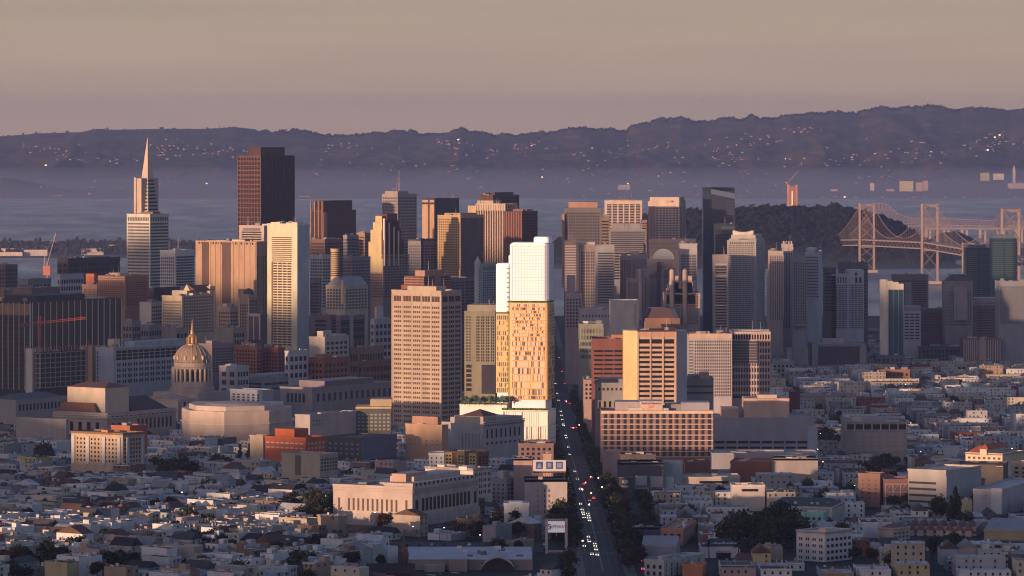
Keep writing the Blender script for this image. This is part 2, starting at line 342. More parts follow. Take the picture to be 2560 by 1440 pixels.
class Bld:
    cap = 100
    def __init__(s, name, label, cat, D, al, xl, xc, xr, yt, mat, depth=30, group=None, zb=None, body='wall', top=None, foot=True):
        if zb is None and D < 3150: D = base_depth(xl, yt, D)
        s.name, s.D, s.al, s.mat = name, D, al, mat
        tl, tc_, tr = (xl-CX)/F, (xc-CX)/F, (xr-CX)/F
        Xc = tc_*D
        if al == 0:
            xa = tl*D; s.W = (tr-tl)*D; s.dp = depth; cx, cy = xa+s.W/2, D+depth/2
        else:
            a = (Xc-tl*D)/(cos(al)+tl*sin(al)); b = (tr*D-Xc)/(sin(al)-tr*cos(al))
            s.W, s.dp = a, b
            cx = Xc-a/2*cos(al)+b/2*sin(al); cy = D+a/2*sin(al)+b/2*cos(al)
        s.zb = min(ground(cx, cy), gz(D)) - 1.0 if zb is None else zb
        s.H = Z(yt, D)-s.zb
        s.H = max(s.H, 3.5); s.cx, s.cy = cx, cy
        s.root = empty(name, (cx, cy, s.zb), -al); tag(s.root, label, cat, group)
        s.wins = {}; s.n = {}
        if body:
            s.body = MB().box(-s.W/2, s.W/2, -s.dp/2, s.dp/2, 0, s.H, 0).build(body, mat, s.root)
            # parapet rim, proud of the wall
            if top is not False: s.rim(1.0, top or mat)
        if foot: FOOT.append((cx, cy, s.W/2, s.dp/2, al))
        HERO.append(((xl+xr)/2, yt, D, label))
    def z(s, py): return Z(py, s.D)-s.zb
    def rim(s, h, m, name='parapet', z=None, o=.25):
        z = s.H if z is None else z; W, P = s.W/2+o, s.dp/2+o; b = MB()
        b.box(-W, W, -P, -P+.6, z-h*.4, z+h); b.box(-W, W, P-.6, P, z-h*.4, z+h)
        b.box(-W, -W+.6, -P+.6, P-.6, z-h*.4, z+h); b.box(W-.6, W, -P+.6, P-.6, z-h*.4, z+h)
        return b.build(name, m, s.root)
    def blk(s, name, x0, x1, y0, y1, pt, mat, pb=None):
        """box over the footprint, fractions 0..1 of width and depth, from roof (or row pb) to pixel row pt"""
        z1 = s.z(pt); z0 = s.H if pb is None else s.z(pb)
        return MB().box((x0-.5)*s.W, (x1-.5)*s.W, (y0-.5)*s.dp, (y1-.5)*s.dp, z0, z1).build(name, mat, s.root)
    def _at(s, f, u, off):
        if f == 'F': return ((u-.5)*s.W, -s.dp/2-off)
        if f == 'R': return (s.W/2+off, (u-.5)*s.dp)
        if f == 'L': return (-s.W/2-off, (.5-u)*s.dp)
    def _len(s, f): return s.W if f == 'F' else s.dp
    def _sz(s, f, w, d, h): return (w, d, h) if f == 'F' else (d, w, h)
    def add(s, kind, f, u, z, w, h, d, off, mat):
        x, y = s._at(f, u, off); s.wins.setdefault((kind, mat.name), [kind, mat, []])[2].append(((x, y, z), s._sz(f, w, d, h)))
    def p(s, f, cols, rows, y0, y1, wf=.55, hf=.5, u0=.04, u1=.96, sub=1, mat=None, kind='window', sf=.78, miss=0, sill=None):
        Lf = s._len(f); z0, z1 = s.z(y1), s.z(y0); ph = (z1-z0)/rows; bw = (u1-u0)/cols
        for r in range(rows):
            for c in range(cols):
                if miss and RG.random() < miss: continue
                for k in range(sub):
                    if sub == 1: u = u0+bw*(c+.5); ww = bw*min(.9, wf*1.12)*Lf
                    else:
                        g = bw*sf; u = u0+bw*(c+.5)-g/2+g*(k+.5)/sub; ww = g/sub*wf*Lf
                    m = mat or (GD if RG.random() < .62 else (GM if RG.random() < .7 else GB))
                    s.add(kind, f, u, z1-ph*(r+.5), ww, ph*min(.92, hf*1.12), .4, -.08, m)
        return s
    def r(s, f, rows, y0, y1, hf=.5, u0=.03, u1=.97, mat=None, kind='window_band', cols=1, cf=.92):
        Lf = s._len(f); z0, z1 = s.z(y1), s.z(y0); ph = (z1-z0)/rows; bw = (u1-u0)/cols
        for r in range(rows):
            for c in range(cols):
                s.add(kind, f, u0+bw*(c+.5), z1-ph*(r+.5), bw*(cf if cols > 1 else 1)*Lf, ph*hf, .4, -.08, mat or GD)
        return s
    def fin(s, f, n, y0, y1, wf=.25, out=.5, mat=None, u0=0, u1=1, kind='pier'):
        Lf = s._len(f); z0, z1 = s.z(y1), s.z(y0); bw = (u1-u0)/n
        for c in range(n+1):
            s.add(kind, f, u0+bw*c, (z0+z1)/2, bw*wf*Lf, z1-z0, out*2, 0, mat or s.mat)
        return s
    def band(s, f, n, y0, y1, hf=.3, out=.4, mat=None, u0=0, u1=1, kind='floor_band'):
        Lf = s._len(f); z0, z1 = s.z(y1), s.z(y0); ph = (z1-z0)/n
        for r in range(n+1):
            s.add(kind, f, (u0+u1)/2, z1-ph*r, (u1-u0)*Lf, ph*hf, out*2, 0, mat or s.mat)
        return s
    def pan(s, name, f, u0, u1, y0, y1, mat, out=.15, d=None):
        x, y = s._at(f, (u0+u1)/2, out if d is None else 0); z0, z1 = s.z(y1), s.z(y0)
        sz = s._sz(f, (u1-u0)*s._len(f), .5 if d is None else d*2, z1-z0)
        return MB().box(x-sz[0]/2, x+sz[0]/2, y-sz[1]/2, y+sz[1]/2, z0, z1).build(name, mat, s.root)
    def roofstuff(s, n=4, hmax=4, mat=None, z=None):
        z = s.H if z is None else z
        for i in range(n):
            w_, d_, h_ = RG.uniform(.08, .25)*s.W, RG.uniform(.1, .3)*s.dp, RG.uniform(.35, 1)*hmax
            x, y = RG.uniform(-.35, .35)*s.W, RG.uniform(-.4, .3)*s.dp
            MB().cbox(x, y, z, w_, d_, h_).build('roof_plant', mat or wall(RG.choice([(.3, .3, .3), (.42, .38, .34), (.2, .2, .21), (.5, .48, .45)])), s.root)
        return s
    def mast(s, fx, fy, pt, r=.35, mat=None, pb=None):
        x, y = (fx-.5)*s.W, (fy-.5)*s.dp; z0 = s.H if pb is None else s.z(pb)
        b = MB(); h = s.z(pt)-z0; b.lathe([(r*1.6, z0), (r*1.4, z0+h*.4), (r, z0+h*.41), (r*.6, z0+h)], 6, x, y)
        return b.build('mast', mat or plain((.45, .35, .33), .6), s.root)
    def done(s):
        if s.H > 55 and s.W > 8:
            for i in range(RG.randint(2, 5)):
                x, y, h_ = RG.uniform(-.4, .4)*s.W, RG.uniform(-.45, .1)*s.dp, RG.uniform(3, 8)
                if RG.random() < .5: MB().cbox(x, y, s.H, RG.uniform(2, 6), RG.uniform(2, 5), h_*.5).build('roof_plant', C_GREY, s.root)
                else: MB().lathe([(.22, s.H), (.12, s.H+h_+3)], 5, x, y).build('antenna', plain((.3, .25, .25), .6), s.root)
        for kind, rest in (('w', 0),):
            groups = {}
            for (k, mn), (kd, m, lst) in s.wins.items(): groups.setdefault(kd, []).extend((m,)+t for t in lst)
            for kd, lst in groups.items():
                if len(lst) > s.cap:
                    lst.sort(key=lambda t: -max(t[2][0], t[2][1])*t[2][2]-t[1][2]*1e-4)
                for m, c, z in lst[:s.cap]: unitbox(kd, m, s.root, c, z)
                if len(lst) > s.cap:
                    b = MB(); ms = []
                    for m, c, z in lst[s.cap:]:
                        if m not in ms: ms.append(m)
                        b.box(c[0]-z[0]/2, c[0]+z[0]/2, c[1]-z[1]/2, c[1]+z[1]/2, c[2]-z[2]/2, c[2]+z[2]/2, ms.index(m))
                    tag(b.build(kd, ms, s.root), kind='stuff')
        return s
def T(*a, **k): return Bld(*a, **k)
# wall colours
C_STONE = wall((.40, .34, .28)); C_WHITE = wall((.58, .56, .53)); C_CONC = wall((.34, .34, .35)); C_DBRN = wall((.085, .05, .042)); C_BRN = wall((.20, .135, .10))
C_BRICK = wall((.24, .095, .06)); C_GREY = wall((.22, .225, .24)); C_DARK = wall((.045, .045, .055)); C_BLUE = wall((.26, .29, .34)); C_TAN = wall((.36, .27, .19)); C_CREAM = wall((.50, .45, .34)); C_PINK = wall((.42, .32, .28))
C_ROOF = wall((.17, .17, .18), .9, .2, .3)
# ================================================================ DOWNTOWN, far towers first
# pyramid
D = 6000; al = radians(38); zb = gz(D)-1; xm = X(365, D)
r_ = empty('pyramid_tower', (xm, D+26, zb), -al); tag(r_, 'slim pale pyramid tower with a needle spire and side wings, tallest at far left', 'tower')
hb, top = 27.0, Z(345, D)-zb
def hwz(z): return max(.25, hb*(1-z/top))
b = MB(); zs = Z(443, D)-zb
for nm, za, zb_ in (('wall', 0, zs), ('spire', zs, top)):
    b = MB(); p0, p1 = hwz(za)/1.0, hwz(zb_)
    q = [(-1, -1), (1, -1), (1, 1), (-1, 1)]
    for k in range(4):
        a, c = q[k], q[(k+1) % 4]
        b.face([(a[0]*p0, a[1]*p0, za), (c[0]*p0, c[1]*p0, za), (c[0]*p1, c[1]*p1, zb_), (a[0]*p1, a[1]*p1, zb_)])
    b.face([(a_[0]*p1, a_[1]*p1, zb_) for a_ in q])
    b.build(nm, wall((.42, .37, .33)) if nm == 'wall' else wall((.50, .42, .36), .6), r_)
for k in range(11):
    z0 = Z(452+k*9, D)-zb; h = hwz(z0)
    for f in 'FR':
        m = GD
        c = (0, -h-.1, z0) if f == 'F' else (h+.1, 0, z0); unitbox('window_band', m, r_, c, (2*h*.86, .5, 2.2) if f == 'F' else (.5, 2*h*.86, 2.2))
MB().box(-4.2, 4.2, -hwz(0)*.62, hwz(0)*.62, Z(560, D)-zb, Z(446, D)-zb).build('wing', wall((.46, .38, .30)), r_)
MB().box(-9, -5, -17, -6, 0, Z(444, D)-zb).build('lift_shaft', wall((.48, .39, .30)), r_)
FOOT.append((xm, D+26, 27, 27, 0)); HERO.append((365, 400, D, 'the pale pyramid tower'))

t = T('office_tower', 'pale gridded office tower in front of the pyramid, sunlit left face', 'tower', 5300, AN, 317, 375, 422, 537, wall((.52, .50, .45)))
t.p('F', 11, 20, 556, 716, .72, .42); t.p('R', 9, 20, 556, 716, .72, .45); t.p('F', 13, 1, 543, 553, .5, .95); t.p('R', 10, 1, 543, 553, .5, .95)
t.blk('penthouse', .3, .8, .4, .8, 530, C_BRN); t.done()
t = T('office_tower', 'small white office block with slim windows and a rooftop mast', 'tower', 4900, AN, 400, 438, 487, 628, wall((.55, .54, .54)))
t.p('F', 7, 9, 642, 716, .5, .55); t.p('R', 10, 11, 640, 716, .66, .6, .05, .95); t.mast(.55, .5, 597, .5); t.blk('roof_plant', .45, .62, .3, .6, 622, C_WHITE); t.done()
t = T('office_tower', 'dark red granite tower with bay windows, tallest block in the skyline', 'tower', 5700, AN, 595, 652, 735, 391, wall((.055, .03, .027), .55))
t.blk('upper_storey', .48, 1.0, .0, .72, 368, wall((.055, .03, .027), .55)); t.blk('roof_ledge', .2, .5, .05, .5, 387, wall((.055, .03, .027)))
t.fin('F', 8, 391, 590, .22, .8, wall((.13, .062, .05), .6)); t.band('F', 17, 391, 590, .25, .7, wall((.115, .055, .045), .6)); t.fin('R', 12, 391, 590, .2, .8, wall((.055, .03, .03), .5)); t.p('F', 8, 34, 396, 588, .7, .55, 0, 1, mat=GD); t.p('R', 12, 34, 396, 588, .7, .5, 0, 1, mat=GD); t.done()
t = T('office_tower', 'dark brown office tower with fine ribbon windows, stepped top and lit left fins', 'tower', 5500, AN, 778, 806, 890, 528, C_DBRN)
t.blk('upper_storey', .15, .95, .05, .9, 502, C_DBRN); t.r('R', 20, 530, 640, .45, mat=glass((.05, .045, .055), .4)); t.r('F', 20, 530, 640, .4)
t.fin('F', 3, 503, 642, .2, .8, wall((.36, .2, .12))); t.pan('bay_column', 'R', .02, .12, 530, 640, wall((.34, .2, .13)), d=1.5); t.done()
t = T('office_tower', 'grey gridded tower with twin rooftop masts behind the stepped tower', 'tower', 5600, AN, 955, 994, 1042, 487, wall((.30, .27, .26)))
t.blk('penthouse', .12, .95, .05, .6, 478, wall((.3, .27, .26))); t.p('F', 7, 26, 492, 690, .5, .5); t.p('R', 9, 26, 492, 690, .5, .5)
t.mast(.62, .25, 446, .35, plain((.2, .18, .2), .5), 478); t.mast(.85, .2, 426, .4, plain((.35, .2, .2), .5), 478); t.done()
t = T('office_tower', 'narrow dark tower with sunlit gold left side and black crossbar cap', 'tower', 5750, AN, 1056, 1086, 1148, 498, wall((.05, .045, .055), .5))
t.pan('side_wall', 'F', 0, 1, 500, 610, wall((.44, .29, .17)), .2); t.p('F', 5, 20, 515, 605, .6, .5, mat=GW); t.r('R', 16, 500, 600, .4, mat=GM)  # gold panel puts the sunlight on the left face into colour
t.pan('crossbar', 'F', 0, 1, 506, 511, C_DARK, d=.8); t.pan('recess_panel', 'F', .5, .62, 500, 610, C_DARK, d=.7); t.mast(.9, .8, 480, .25); t.done()
t = T('office_tower', 'black-brown tower rising behind the striped beige tower', 'tower', 6000, AN, 1200, 1232, 1298, 490, C_DBRN)
t.blk('penthouse', .6, .95, .1, .8, 481, C_DBRN); t.fin('F', 5, 492, 560, .3, .5, wall((.14, .06, .045))); t.r('R', 9, 492, 560, .5); t.blk('penthouse', 0, .25, .1, .5, 483, C_BRN); t.mast(.4, .5, 478, .3); t.mast(.9, .9, 476, .3); t.done()
t = T('office_tower', 'beige tower of tall sunlit vertical ribs, stepped at its left shoulder', 'tower', 5600, AN, 1190, 1263, 1292, 511, wall((.42, .34, .26)))
t.blk('shoulder', -.32, 0, .1, .9, 515, wall((.46, .34, .22)), 700); t.blk('penthouse', .0, .55, .1, .8, 502, wall((.42, .33, .24)))
t.fin('F', 12, 513, 690, .36, .9, wall((.46, .38, .30))); t.p('F', 12, 1, 520, 690, .45, .98, 0, 1, mat=glass((.07, .03, .022))); t.fin('R', 6, 513, 690, .3, .6); t.p('R', 6, 22, 513, 690, .5, .6, mat=GD); t.done()
t = T('office_tower', 'black tower with red-brown sunlit ribs beside the white glass tower', 'tower', 5350, AN, 1261, 1304, 1344, 530, wall((.06, .04, .04), .5))
t.fin('F', 7, 530, 690, .4, .7, wall((.26, .11, .07))); t.r('R', 22, 534, 690, .5, mat=GD); t.blk('penthouse', .3, .9, .2, .8, 524, C_BRN); t.done()
t = T('office_tower', 'long golden brown slab tower whose sunlight fades downward', 'tower', 5150, AN, 1094, 1151, 1208, 540, wall((.42, .30, .16)))
t.blk('penthouse', .2, .9, .1, .8, 533, wall((.36, .27, .18))); t.p('F', 11, 34, 546, 760, .5, .5, mat=GW); t.pan('shade_tone_side', 'R', 0, 1, 545, 780, wall((.13, .095, .085)), .1); t.p('R', 9, 34, 548, 760, .6, .5, mat=GD); t.done()  # right face panel: shade put in as a darker colour
# stepped crystalline tower
t = T('office_tower', 'stepped terracotta tower with crystal top and bright vertical fins', 'tower', 5050, AN, 922, 958, 1022, 640, wall((.30, .22, .18)))
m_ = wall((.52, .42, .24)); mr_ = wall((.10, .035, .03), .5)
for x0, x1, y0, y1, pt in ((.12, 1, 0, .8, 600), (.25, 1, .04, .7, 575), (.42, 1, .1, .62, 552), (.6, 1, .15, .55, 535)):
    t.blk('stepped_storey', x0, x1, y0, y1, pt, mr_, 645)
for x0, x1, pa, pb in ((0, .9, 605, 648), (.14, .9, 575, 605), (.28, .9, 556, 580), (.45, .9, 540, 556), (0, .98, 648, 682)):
    t.pan('sun_tone_panel', 'F', x0, x1, pa, pb, m_, .3 if pb > 600 else -.5)  # sunlight on the left face painted as pale gold panels
for u in (.02, .2, .38, .56): t.pan('fin', 'R', u, u+.035, 545+60*u, 665, wall((.62, .5, .42)), d=1.2)
t.p('F', 6, 20, 610, 745, .55, .5); t.p('R', 8, 20, 610, 745, .55, .5); t.done()
t = T('office_building', 'low grey office block with a black central recess beside the golden slab', 'building', 5150, AN, 1020, 1052, 1100, 601, wall((.22, .21, .22)))
t.rim(1.5, C_DARK); t.p('F', 6, 11, 612, 690, .5, .45); t.p('R', 6, 11, 612, 690, .5, .45); t.pan('recess_panel', 'R', .0, .1, 604, 700, C_DARK, .2); t.done()
# middle filler of the financial district
for (lb, D_, xl, xc, xr, yt, col, F_, R_) in [
    ('brown stepped block with a rounded dark roof before the dark brown tower', 5250, 776, 812, 862, 600, wall((.22, .13, .10)), 6, 8),
    ('grey gridded office block beside the dark brown tower', 5200, 858, 868, 896, 590, wall((.24, .24, .25)), 3, 8),
    ('slim dark block with a bright sunlit corner strip', 5300, 893, 912, 930, 584, wall((.32, .2, .14)), 3, 4),
    ('white banded block below the dark brown tower', 4800, 775, 806, 832, 640, wall((.46, .44, .43)), 5, 4),
    ('grey office block in shade between the round block and the stepped tower', 4900, 858, 878, 926, 690-45, wall((.25, .22, .22)), 4, 6),
    ('dim brown block left of the stepped tower foot', 4800, 775, 800, 870, 700, wall((.22, .17, .16)), 5, 7),
    ('broad shaded block low behind the tan slab', 4850, 1010, 1075, 1190, 700, wall((.20, .17, .18)), 7, 9)]:
    t = T('office_building', lb, 'building', D_, AN, xl, xc, xr, yt, col); ye = min(yt+130, 800); n = max(4, (ye-yt)//8)
    t.p('F', F_, n, yt+6, ye, .6, .45); t.p('R', R_, n, yt+6, ye, .6, .45); t.roofstuff(2, 3); t.done()
D = 4750
zb = gz(D)-1; r_ = empty('round_block', (X(837, D), D+6, zb)); tag(r_, 'round golden block sunlit beside the white banded block', 'building')
MB().lathe([(4.6, 0), (4.6, Z(626, D)-zb), (4.9, Z(625, D)-zb), (4.9, Z(622, D)-zb)], 20).build('wall', wall((.50, .36, .18)), r_)
for k in range(12): MB().lathe([(4.7, Z(690-k*5.2, D)-zb), (4.7, Z(687.8-k*5.2, D)-zb)], 20).build('window_band', GM, r_)
# tan ribbed pair
t = T('office_tower', 'broad tan ribbed tower with deep shaded recesses, sunlit', 'tower', 4700, AN, 489, 641, 667, 606, wall((.40, .275, .185)))
for u0, u1 in ((.11, .22), (.44, .58)): t.pan('recess_panel', 'F', u0, u1, 608, 830, wall((.11, .075, .065)), .2)  # flat dark panels, the shade of the recesses put into their colour
t.fin('F', 4, 606, 830, .16, .5, wall((.40, .26, .17)), .62, .98); t.fin('F', 2, 606, 830, .3, .5, wall((.42, .27, .17)), .24, .40); t.p('R', 5, 30, 640, 830, .55, .6, mat=GD); t.p('F', 20, 2, 605, 612, .5, .9, mat=GD)
t.fin('R', 4, 610, 830, .2, .4); t.roofstuff(5, 2.5, C_CREAM); t.done()
t = T('office_tower', 'beige block with banded top storeys behind the yellow banded tower', 'tower', 5000, AN, 598, 660, 690, 566, wall((.42, .36, .32)))
t.r('F', 4, 578, 602, .5, .1, .9); t.pan('top_panel', 'F', .15, .85, 570, 578, wall((.2, .17, .18)), .2); t.roofstuff(3, 3); t.done()
t = T('hotel_tower', 'tall pale yellow banded tower with notched crown and blue shaded side', 'tower', 4450, AN, 668, 743, 772, 562, wall((.60, .56, .40)))
t.blk('crown_block', .12, .42, 0, .5, 556, wall((.6, .56, .42))); t.blk('crown_block', .82, 1, 0, .6, 556, wall((.6, .56, .42))); t.blk('penthouse', .3, .9, .4, .9, 557, C_WHITE)
t.r('F', 13, 592, 656, .5, .15, .82, mat=glass((.13, .10, .05), .5)); t.r('F', 32, 656, 866, .58, .19, .82, mat=GW, cols=4, cf=.84)
t.pan('recess_panel', 'F', .15, .19, 656, 866, wall((.15, .1, .06)), .1); t.pan('side_wall', 'R', 0, 1, 563, 875, wall((.40, .43, .47)), .05)  # right face panel has its blue shade painted in
t.p('R', 1, 48, 575, 870, .6, .5, .80, .97); t.p('R', 1, 48, 575, 870, .6, .5, .06, .2); t.roofstuff(4, 3, C_WHITE); t.done()
# postmodern gabled block
t = T('gabled_tower', 'pale block with steep gabled top and sloping blue roof', 'building', 4450, AN, 815, 862, 920, 716, wall((.42, .36, .28)))
b = MB(); W_, P_, H_ = t.W/2, t.dp/2, t.H; zt = t.z(694)
b.face([(-W_, -P_, H_), (W_, -P_, H_), (W_*.3, -P_, zt), (-W_*.1, -P_, zt)]); b.face([(-W_, P_, H_), (-W_*.1, P_, zt), (W_*.3, P_, zt), (W_, P_, H_)])
b.face([(W_, -P_, H_), (W_, P_, H_), (W_*.3, P_, zt), (W_*.3, -P_, zt)]); b.face([(-W_, P_, H_), (-W_, -P_, H_), (-W_*.1, -P_, zt), (-W_*.1, P_, zt)]); b.face([(-W_*.1, -P_, zt), (W_*.3, -P_, zt), (W_*.3, P_, zt), (-W_*.1, P_, zt)])
b.build('roof', wall((.26, .28, .31)), t.root)
t.p('F', 6, 7, 722, 775, .5, .5); t.p('R', 7, 7, 722, 775, .5, .5); t.pan('gable_frame', 'F', .82, .95, 700, 760, wall((.55, .42, .27)), .6); t.done()
t = T('brick_building', 'stepped brick hotel with sunlit floors, peeping over the tan office slab', 'building', 4150, AN, 1003, 1060, 1130, 716, C_BRICK)
t.blk('upper_storey', .14, 1, 0, .95, 691, wall((.30, .17, .12))); t.blk('penthouse', .42, .85, .15, .8, 677, wall((.34, .22, .17))); t.s_ = 0
t.r('F', 4, 690, 716, .5, .16, 1, mat=GW, cols=3); t.r('R', 4, 692, 716, .55, .0, .35, cols=1); t.r('R', 4, 692, 716, .55, .6, .95); t.mast(.7, .4, 655, .25); t.done()
t = T('apartment_tower', 'blue-grey apartment tower with a round domed corner turret', 'tower', 4500, AN, 1189, 1200, 1250, 662, wall((.30, .33, .37)))
MB().lathe([(3.2, 0), (3.2, t.z(656)), (2.6, t.z(652)), (1.2, t.z(647)), (.2, t.z(640))], 14, -t.W/2+1.5, -t.dp/2+1.5).build('turret', wall((.36, .39, .43)), t.root)
t.p('R', 8, 14, 680, 766, .5, .5, .12, .98); t.pan('panel', 'R', .15, 1, 667, 676, wall((.16, .18, .21)), .1); t.r('F', 14, 670, 766, .5); t.done()
# ================================================================ DOWNTOWN south of the avenue
C_PK = wall((.44, .36, .32))
t = T('office_tower', 'dark grey tower dotted with small square windows, beside the avenue gap', 'tower', 5300, 0, 1411, 1503, 1503, 521, wall((.145, .135, .14)), 45)
t.blk('penthouse', .12, .9, .1, .8, 505, wall((.36, .22, .16))); t.p('F', 14, 26, 530, 720, .5, .5, mat=GD); t.pan('side_bay', 'F', -.07, 0, 535, 720, wall((.36, .22, .16)), d=3); t.done()  # warm strip at the left edge is sunlight put into colour
t = T('office_tower', 'pinkish white tower with six columns of black windows', 'tower', 5600, 0, 1513, 1605, 1605, 503, wall((.52, .43, .38)), 50)
t.blk('penthouse', .25, .7, .1, .6, 497, C_BRN); t.r('F', 14, 510, 566, .66, .03, .97, cols=6, cf=.78); t.r('F', 30, 566, 690, .5, .03, .97, cols=6, cf=.8); t.mast(.4, .5, 492, .3); t.mast(.55, .5, 491, .3); t.done()
t = T('office_tower', 'grey tower striped with dark ribbon windows before the six-column tower', 'tower', 5100, 0, 1525, 1614, 1614, 575, wall((.23, .22, .24)), 45)
t.blk('upper_storey', .08, .9, .1, .9, 560, wall((.25, .24, .26))); t.r('F', 11, 578, 630, .5, .02, .98); t.r('F', 10, 630, 700, .5); t.done()
t = T('office_block', 'slim brown banded block between two pale towers', 'building', 5200, 0, 1503, 1522, 1522, 543, wall((.2, .15, .12)), 30); t.r('F', 9, 550, 620, .4); t.done()
t = T('office_block', 'slim brown office slab left of the pinkish flat-topped tower', 'building', 5350, 0, 1604, 1617, 1617, 552, wall((.24, .15, .11)), 30); t.r('F', 14, 556, 640, .3); t.done()
t = T('office_tower', 'pinkish flat-topped tower with seven columns of windows, sunlit above', 'tower', 5450, radians(7), 1620, 1698, 1714, 505, wall((.54, .43, .37)), 50)
t.blk('penthouse', .06, 1.0, .0, .8, 493, wall((.52, .42, .36))); t.p('F', 7, 13, 518, 598, .56, .42, .25, .98, mat=GD); t.p('F', 7, 12, 598, 690, .56, .42, .25, .98, mat=GD); t.fin('F', 4, 515, 690, .35, .7, wall((.30, .16, .12)), .02, .22); t.r('R', 1, 514, 690, .95, .1, .9, cols=4, cf=.5); t.roofstuff(4, 2.5); t.done()
# glass tower with slanted crown
t = T('glass_tower', 'tall dark blue glass tower with notched slanted glass crown', 'tower', 5500, 0, 1758, 1837, 1837, 478, plain((.02, .03, .06), .18, 0, 0, .8), 40, top=False)
z0, z1 = t.z(478), t.z(469); W_, P_ = t.W/2, t.dp/2
b = MB(); b.prism([(-W_, -P_), (-W_*.5, -P_), (-W_*.5, P_), (-W_, P_)], z0, z1+.5); b.prism([(W_*.96, -P_), (W_, -P_), (W_, P_), (W_*.96, P_)], z0, z1)
b.face([(-W_*.5, P_, z0), (W_, P_, z0), (W_, P_, z1), (-W_*.5, P_, z1)]); b.build('crown', plain((.02, .025, .035), .3), t.root)
b = MB(); b.face([(-W_*.5, -P_-.3, t.z(472)), (W_, -P_-.3, t.z(484)), (W_, -P_-.3, t.z(481+16)), (-W_*.5, -P_-.3, t.z(485))]); b.face([(-W_*.5, -P_-.3, t.z(472)), (-W_*.5, -P_-.3, t.z(485)), (-W_*.5, -P_, t.z(485)), (-W_*.5, -P_, t.z(472))]); b.build('crown_panel', plain((.09, .13, .19), .25), t.root)
t.r('F', 26, 500, 700, .55, .72, .98, mat=plain((.05, .06, .085), .2)); t.r('F', 38, 485, 780, .7, .03, .24, mat=plain((.03, .045, .085), .15)); t.r('F', 38, 490, 780, .7, .28, .70, mat=plain((.035, .045, .08), .15)); t.done()
t = T('glass_tower', 'shorter dark green glass tower tucked right of the slanted one', 'tower', 5300, 0, 1788, 1838, 1838, 562, plain((.03, .042, .05), .2), 35); t.r('F', 22, 575, 760, .5, .05, .95, mat=plain((.02, .025, .03), .2)); t.pan('recess_panel', 'F', .3, .98, 566, 585, plain((.05, .07, .08), .3), .1); t.done()
t = T('office_tower', 'white crowned stone tower with curved parapet and dotted facade', 'tower', 4700, radians(9), 1818, 1890, 1912, 603, wall((.34, .33, .33)), 40)
for pt, a, c in ((597, .04, .98), (588, .10, .95)): t.blk('upper_storey', a, c, .1, .8, pt, wall((.38, .36, .34)))
b = MB(); W_ = t.W
for k in range(8):
    u = -.5+.14+.72*k/8; q = abs((k+.5)/8-.5)*2; b.box(u*W_, (u+.09)*W_, -t.dp*.35, -t.dp*.2, t.z(588), t.z(581-5*q*q))
b.build('crown', wall((.5, .46, .42)), t.root)
t.p('F', 18, 42, 612, 822, .5, .45); t.p('R', 6, 42, 612, 822, .5, .45); t.r('F', 1, 604, 612, .6, .08, .95, cols=12, cf=.5); t.done()
t = T('office_tower', 'stone slab with white crossbars left of the crowned tower', 'tower', 4650, 0, 1784, 1820, 1820, 640, wall((.3, .27, .26)), 30)
for y_ in (659, 688, 762): t.pan('crossbar', 'F', .1, .95, y_, y_+3, wall((.6, .5, .42)), d=.6)
t.r('F', 22, 664, 820, .45, .12, .9); t.done()
t = T('office_tower', 'beige art deco tower with stepped shoulders, sunlit top left', 'tower', 4900, 0, 1924, 1958, 1958, 630, wall((.50, .42, .36)), 30)
t.blk('shoulder', -.12, 0, .1, .9, 674, wall((.5, .42, .36)), 860); t.fin('F', 6, 636, 800, .4, .5, wall((.5, .43, .37))); t.p('F', 6, 30, 640, 800, .35, .6, .0, 1.); t.done()
t = T('office_tower', 'taller stone art deco tower crowned by four small finials', 'tower', 4950, 0, 1957, 1982, 1982, 612, wall((.38, .34, .33)), 28)
for u in (.1, .36, .62, .88): t.blk('finial', u-.05, u+.06, .1, .3, 603, wall((.5, .4, .33)))
t.fin('F', 4, 618, 820, .4, .5); t.p('F', 4, 30, 632, 820, .35, .6, 0, 1); t.done()
t = T('office_tower', 'grey shaded slab right of the finial-crowned tower', 'tower', 4800, 0, 1982, 2018, 2018, 643, wall((.27, .27, .28)), 30); t.p('F', 6, 22, 655, 810, .4, .6); MB().lathe([(7, t.z(815)), (7.4, t.z(815)), (7.4, t.z(814))], 20, 0, -t.dp/2).build('roundel', wall((.3, .3, .3)), t.root); t.done()
t = T('apartment_tower', 'bluish white ribbed tower stepped around a taller core', 'tower', 4850, radians(6), 2012, 2046, 2055, 634, wall((.36, .38, .42)), 30)
t.blk('penthouse', .05, .65, .2, .8, 623, wall((.36, .4, .44))); t.fin('F', 7, 636, 745, .3, .5); t.r('F', 14, 640, 745, .5); t.done()
t = T('apartment_tower', 'white gridded twin-block tower, left half lower', 'tower', 5000, 0, 2079, 2160, 2160, 688, wall((.46, .45, .47)), 35)
t.blk('upper_storey', .5, 1, 0, 1, 675, wall((.46, .45, .47))); t.pan('emblem', 'F', .72, .79, 681, 689, C_DARK); t.r('F', 1, 692, 708, .9, .16, .48, cols=4, cf=.4); t.r('F', 1, 692, 708, .9, .70, .95, cols=2, cf=.5)
t.p('F', 10, 21, 711, 822, .52, .55, .04, .48, mat=GD); t.p('F', 10, 21, 711, 822, .52, .55, .54, .97, mat=GD); t.done()
t = T('office_block', 'dark hazy tower peering over the white twin-block tower', 'building', 5200, 0, 2100, 2170, 2170, 658, wall((.10, .09, .11)), 30); t.r('F', 14, 670, 800, .4); t.done()
t = T('office_block', 'dark grey slab left of the white twin-block tower', 'building', 5000, 0, 2061, 2090, 2090, 672, wall((.12, .10, .12)), 30); t.r('F', 12, 680, 780, .4); t.done()
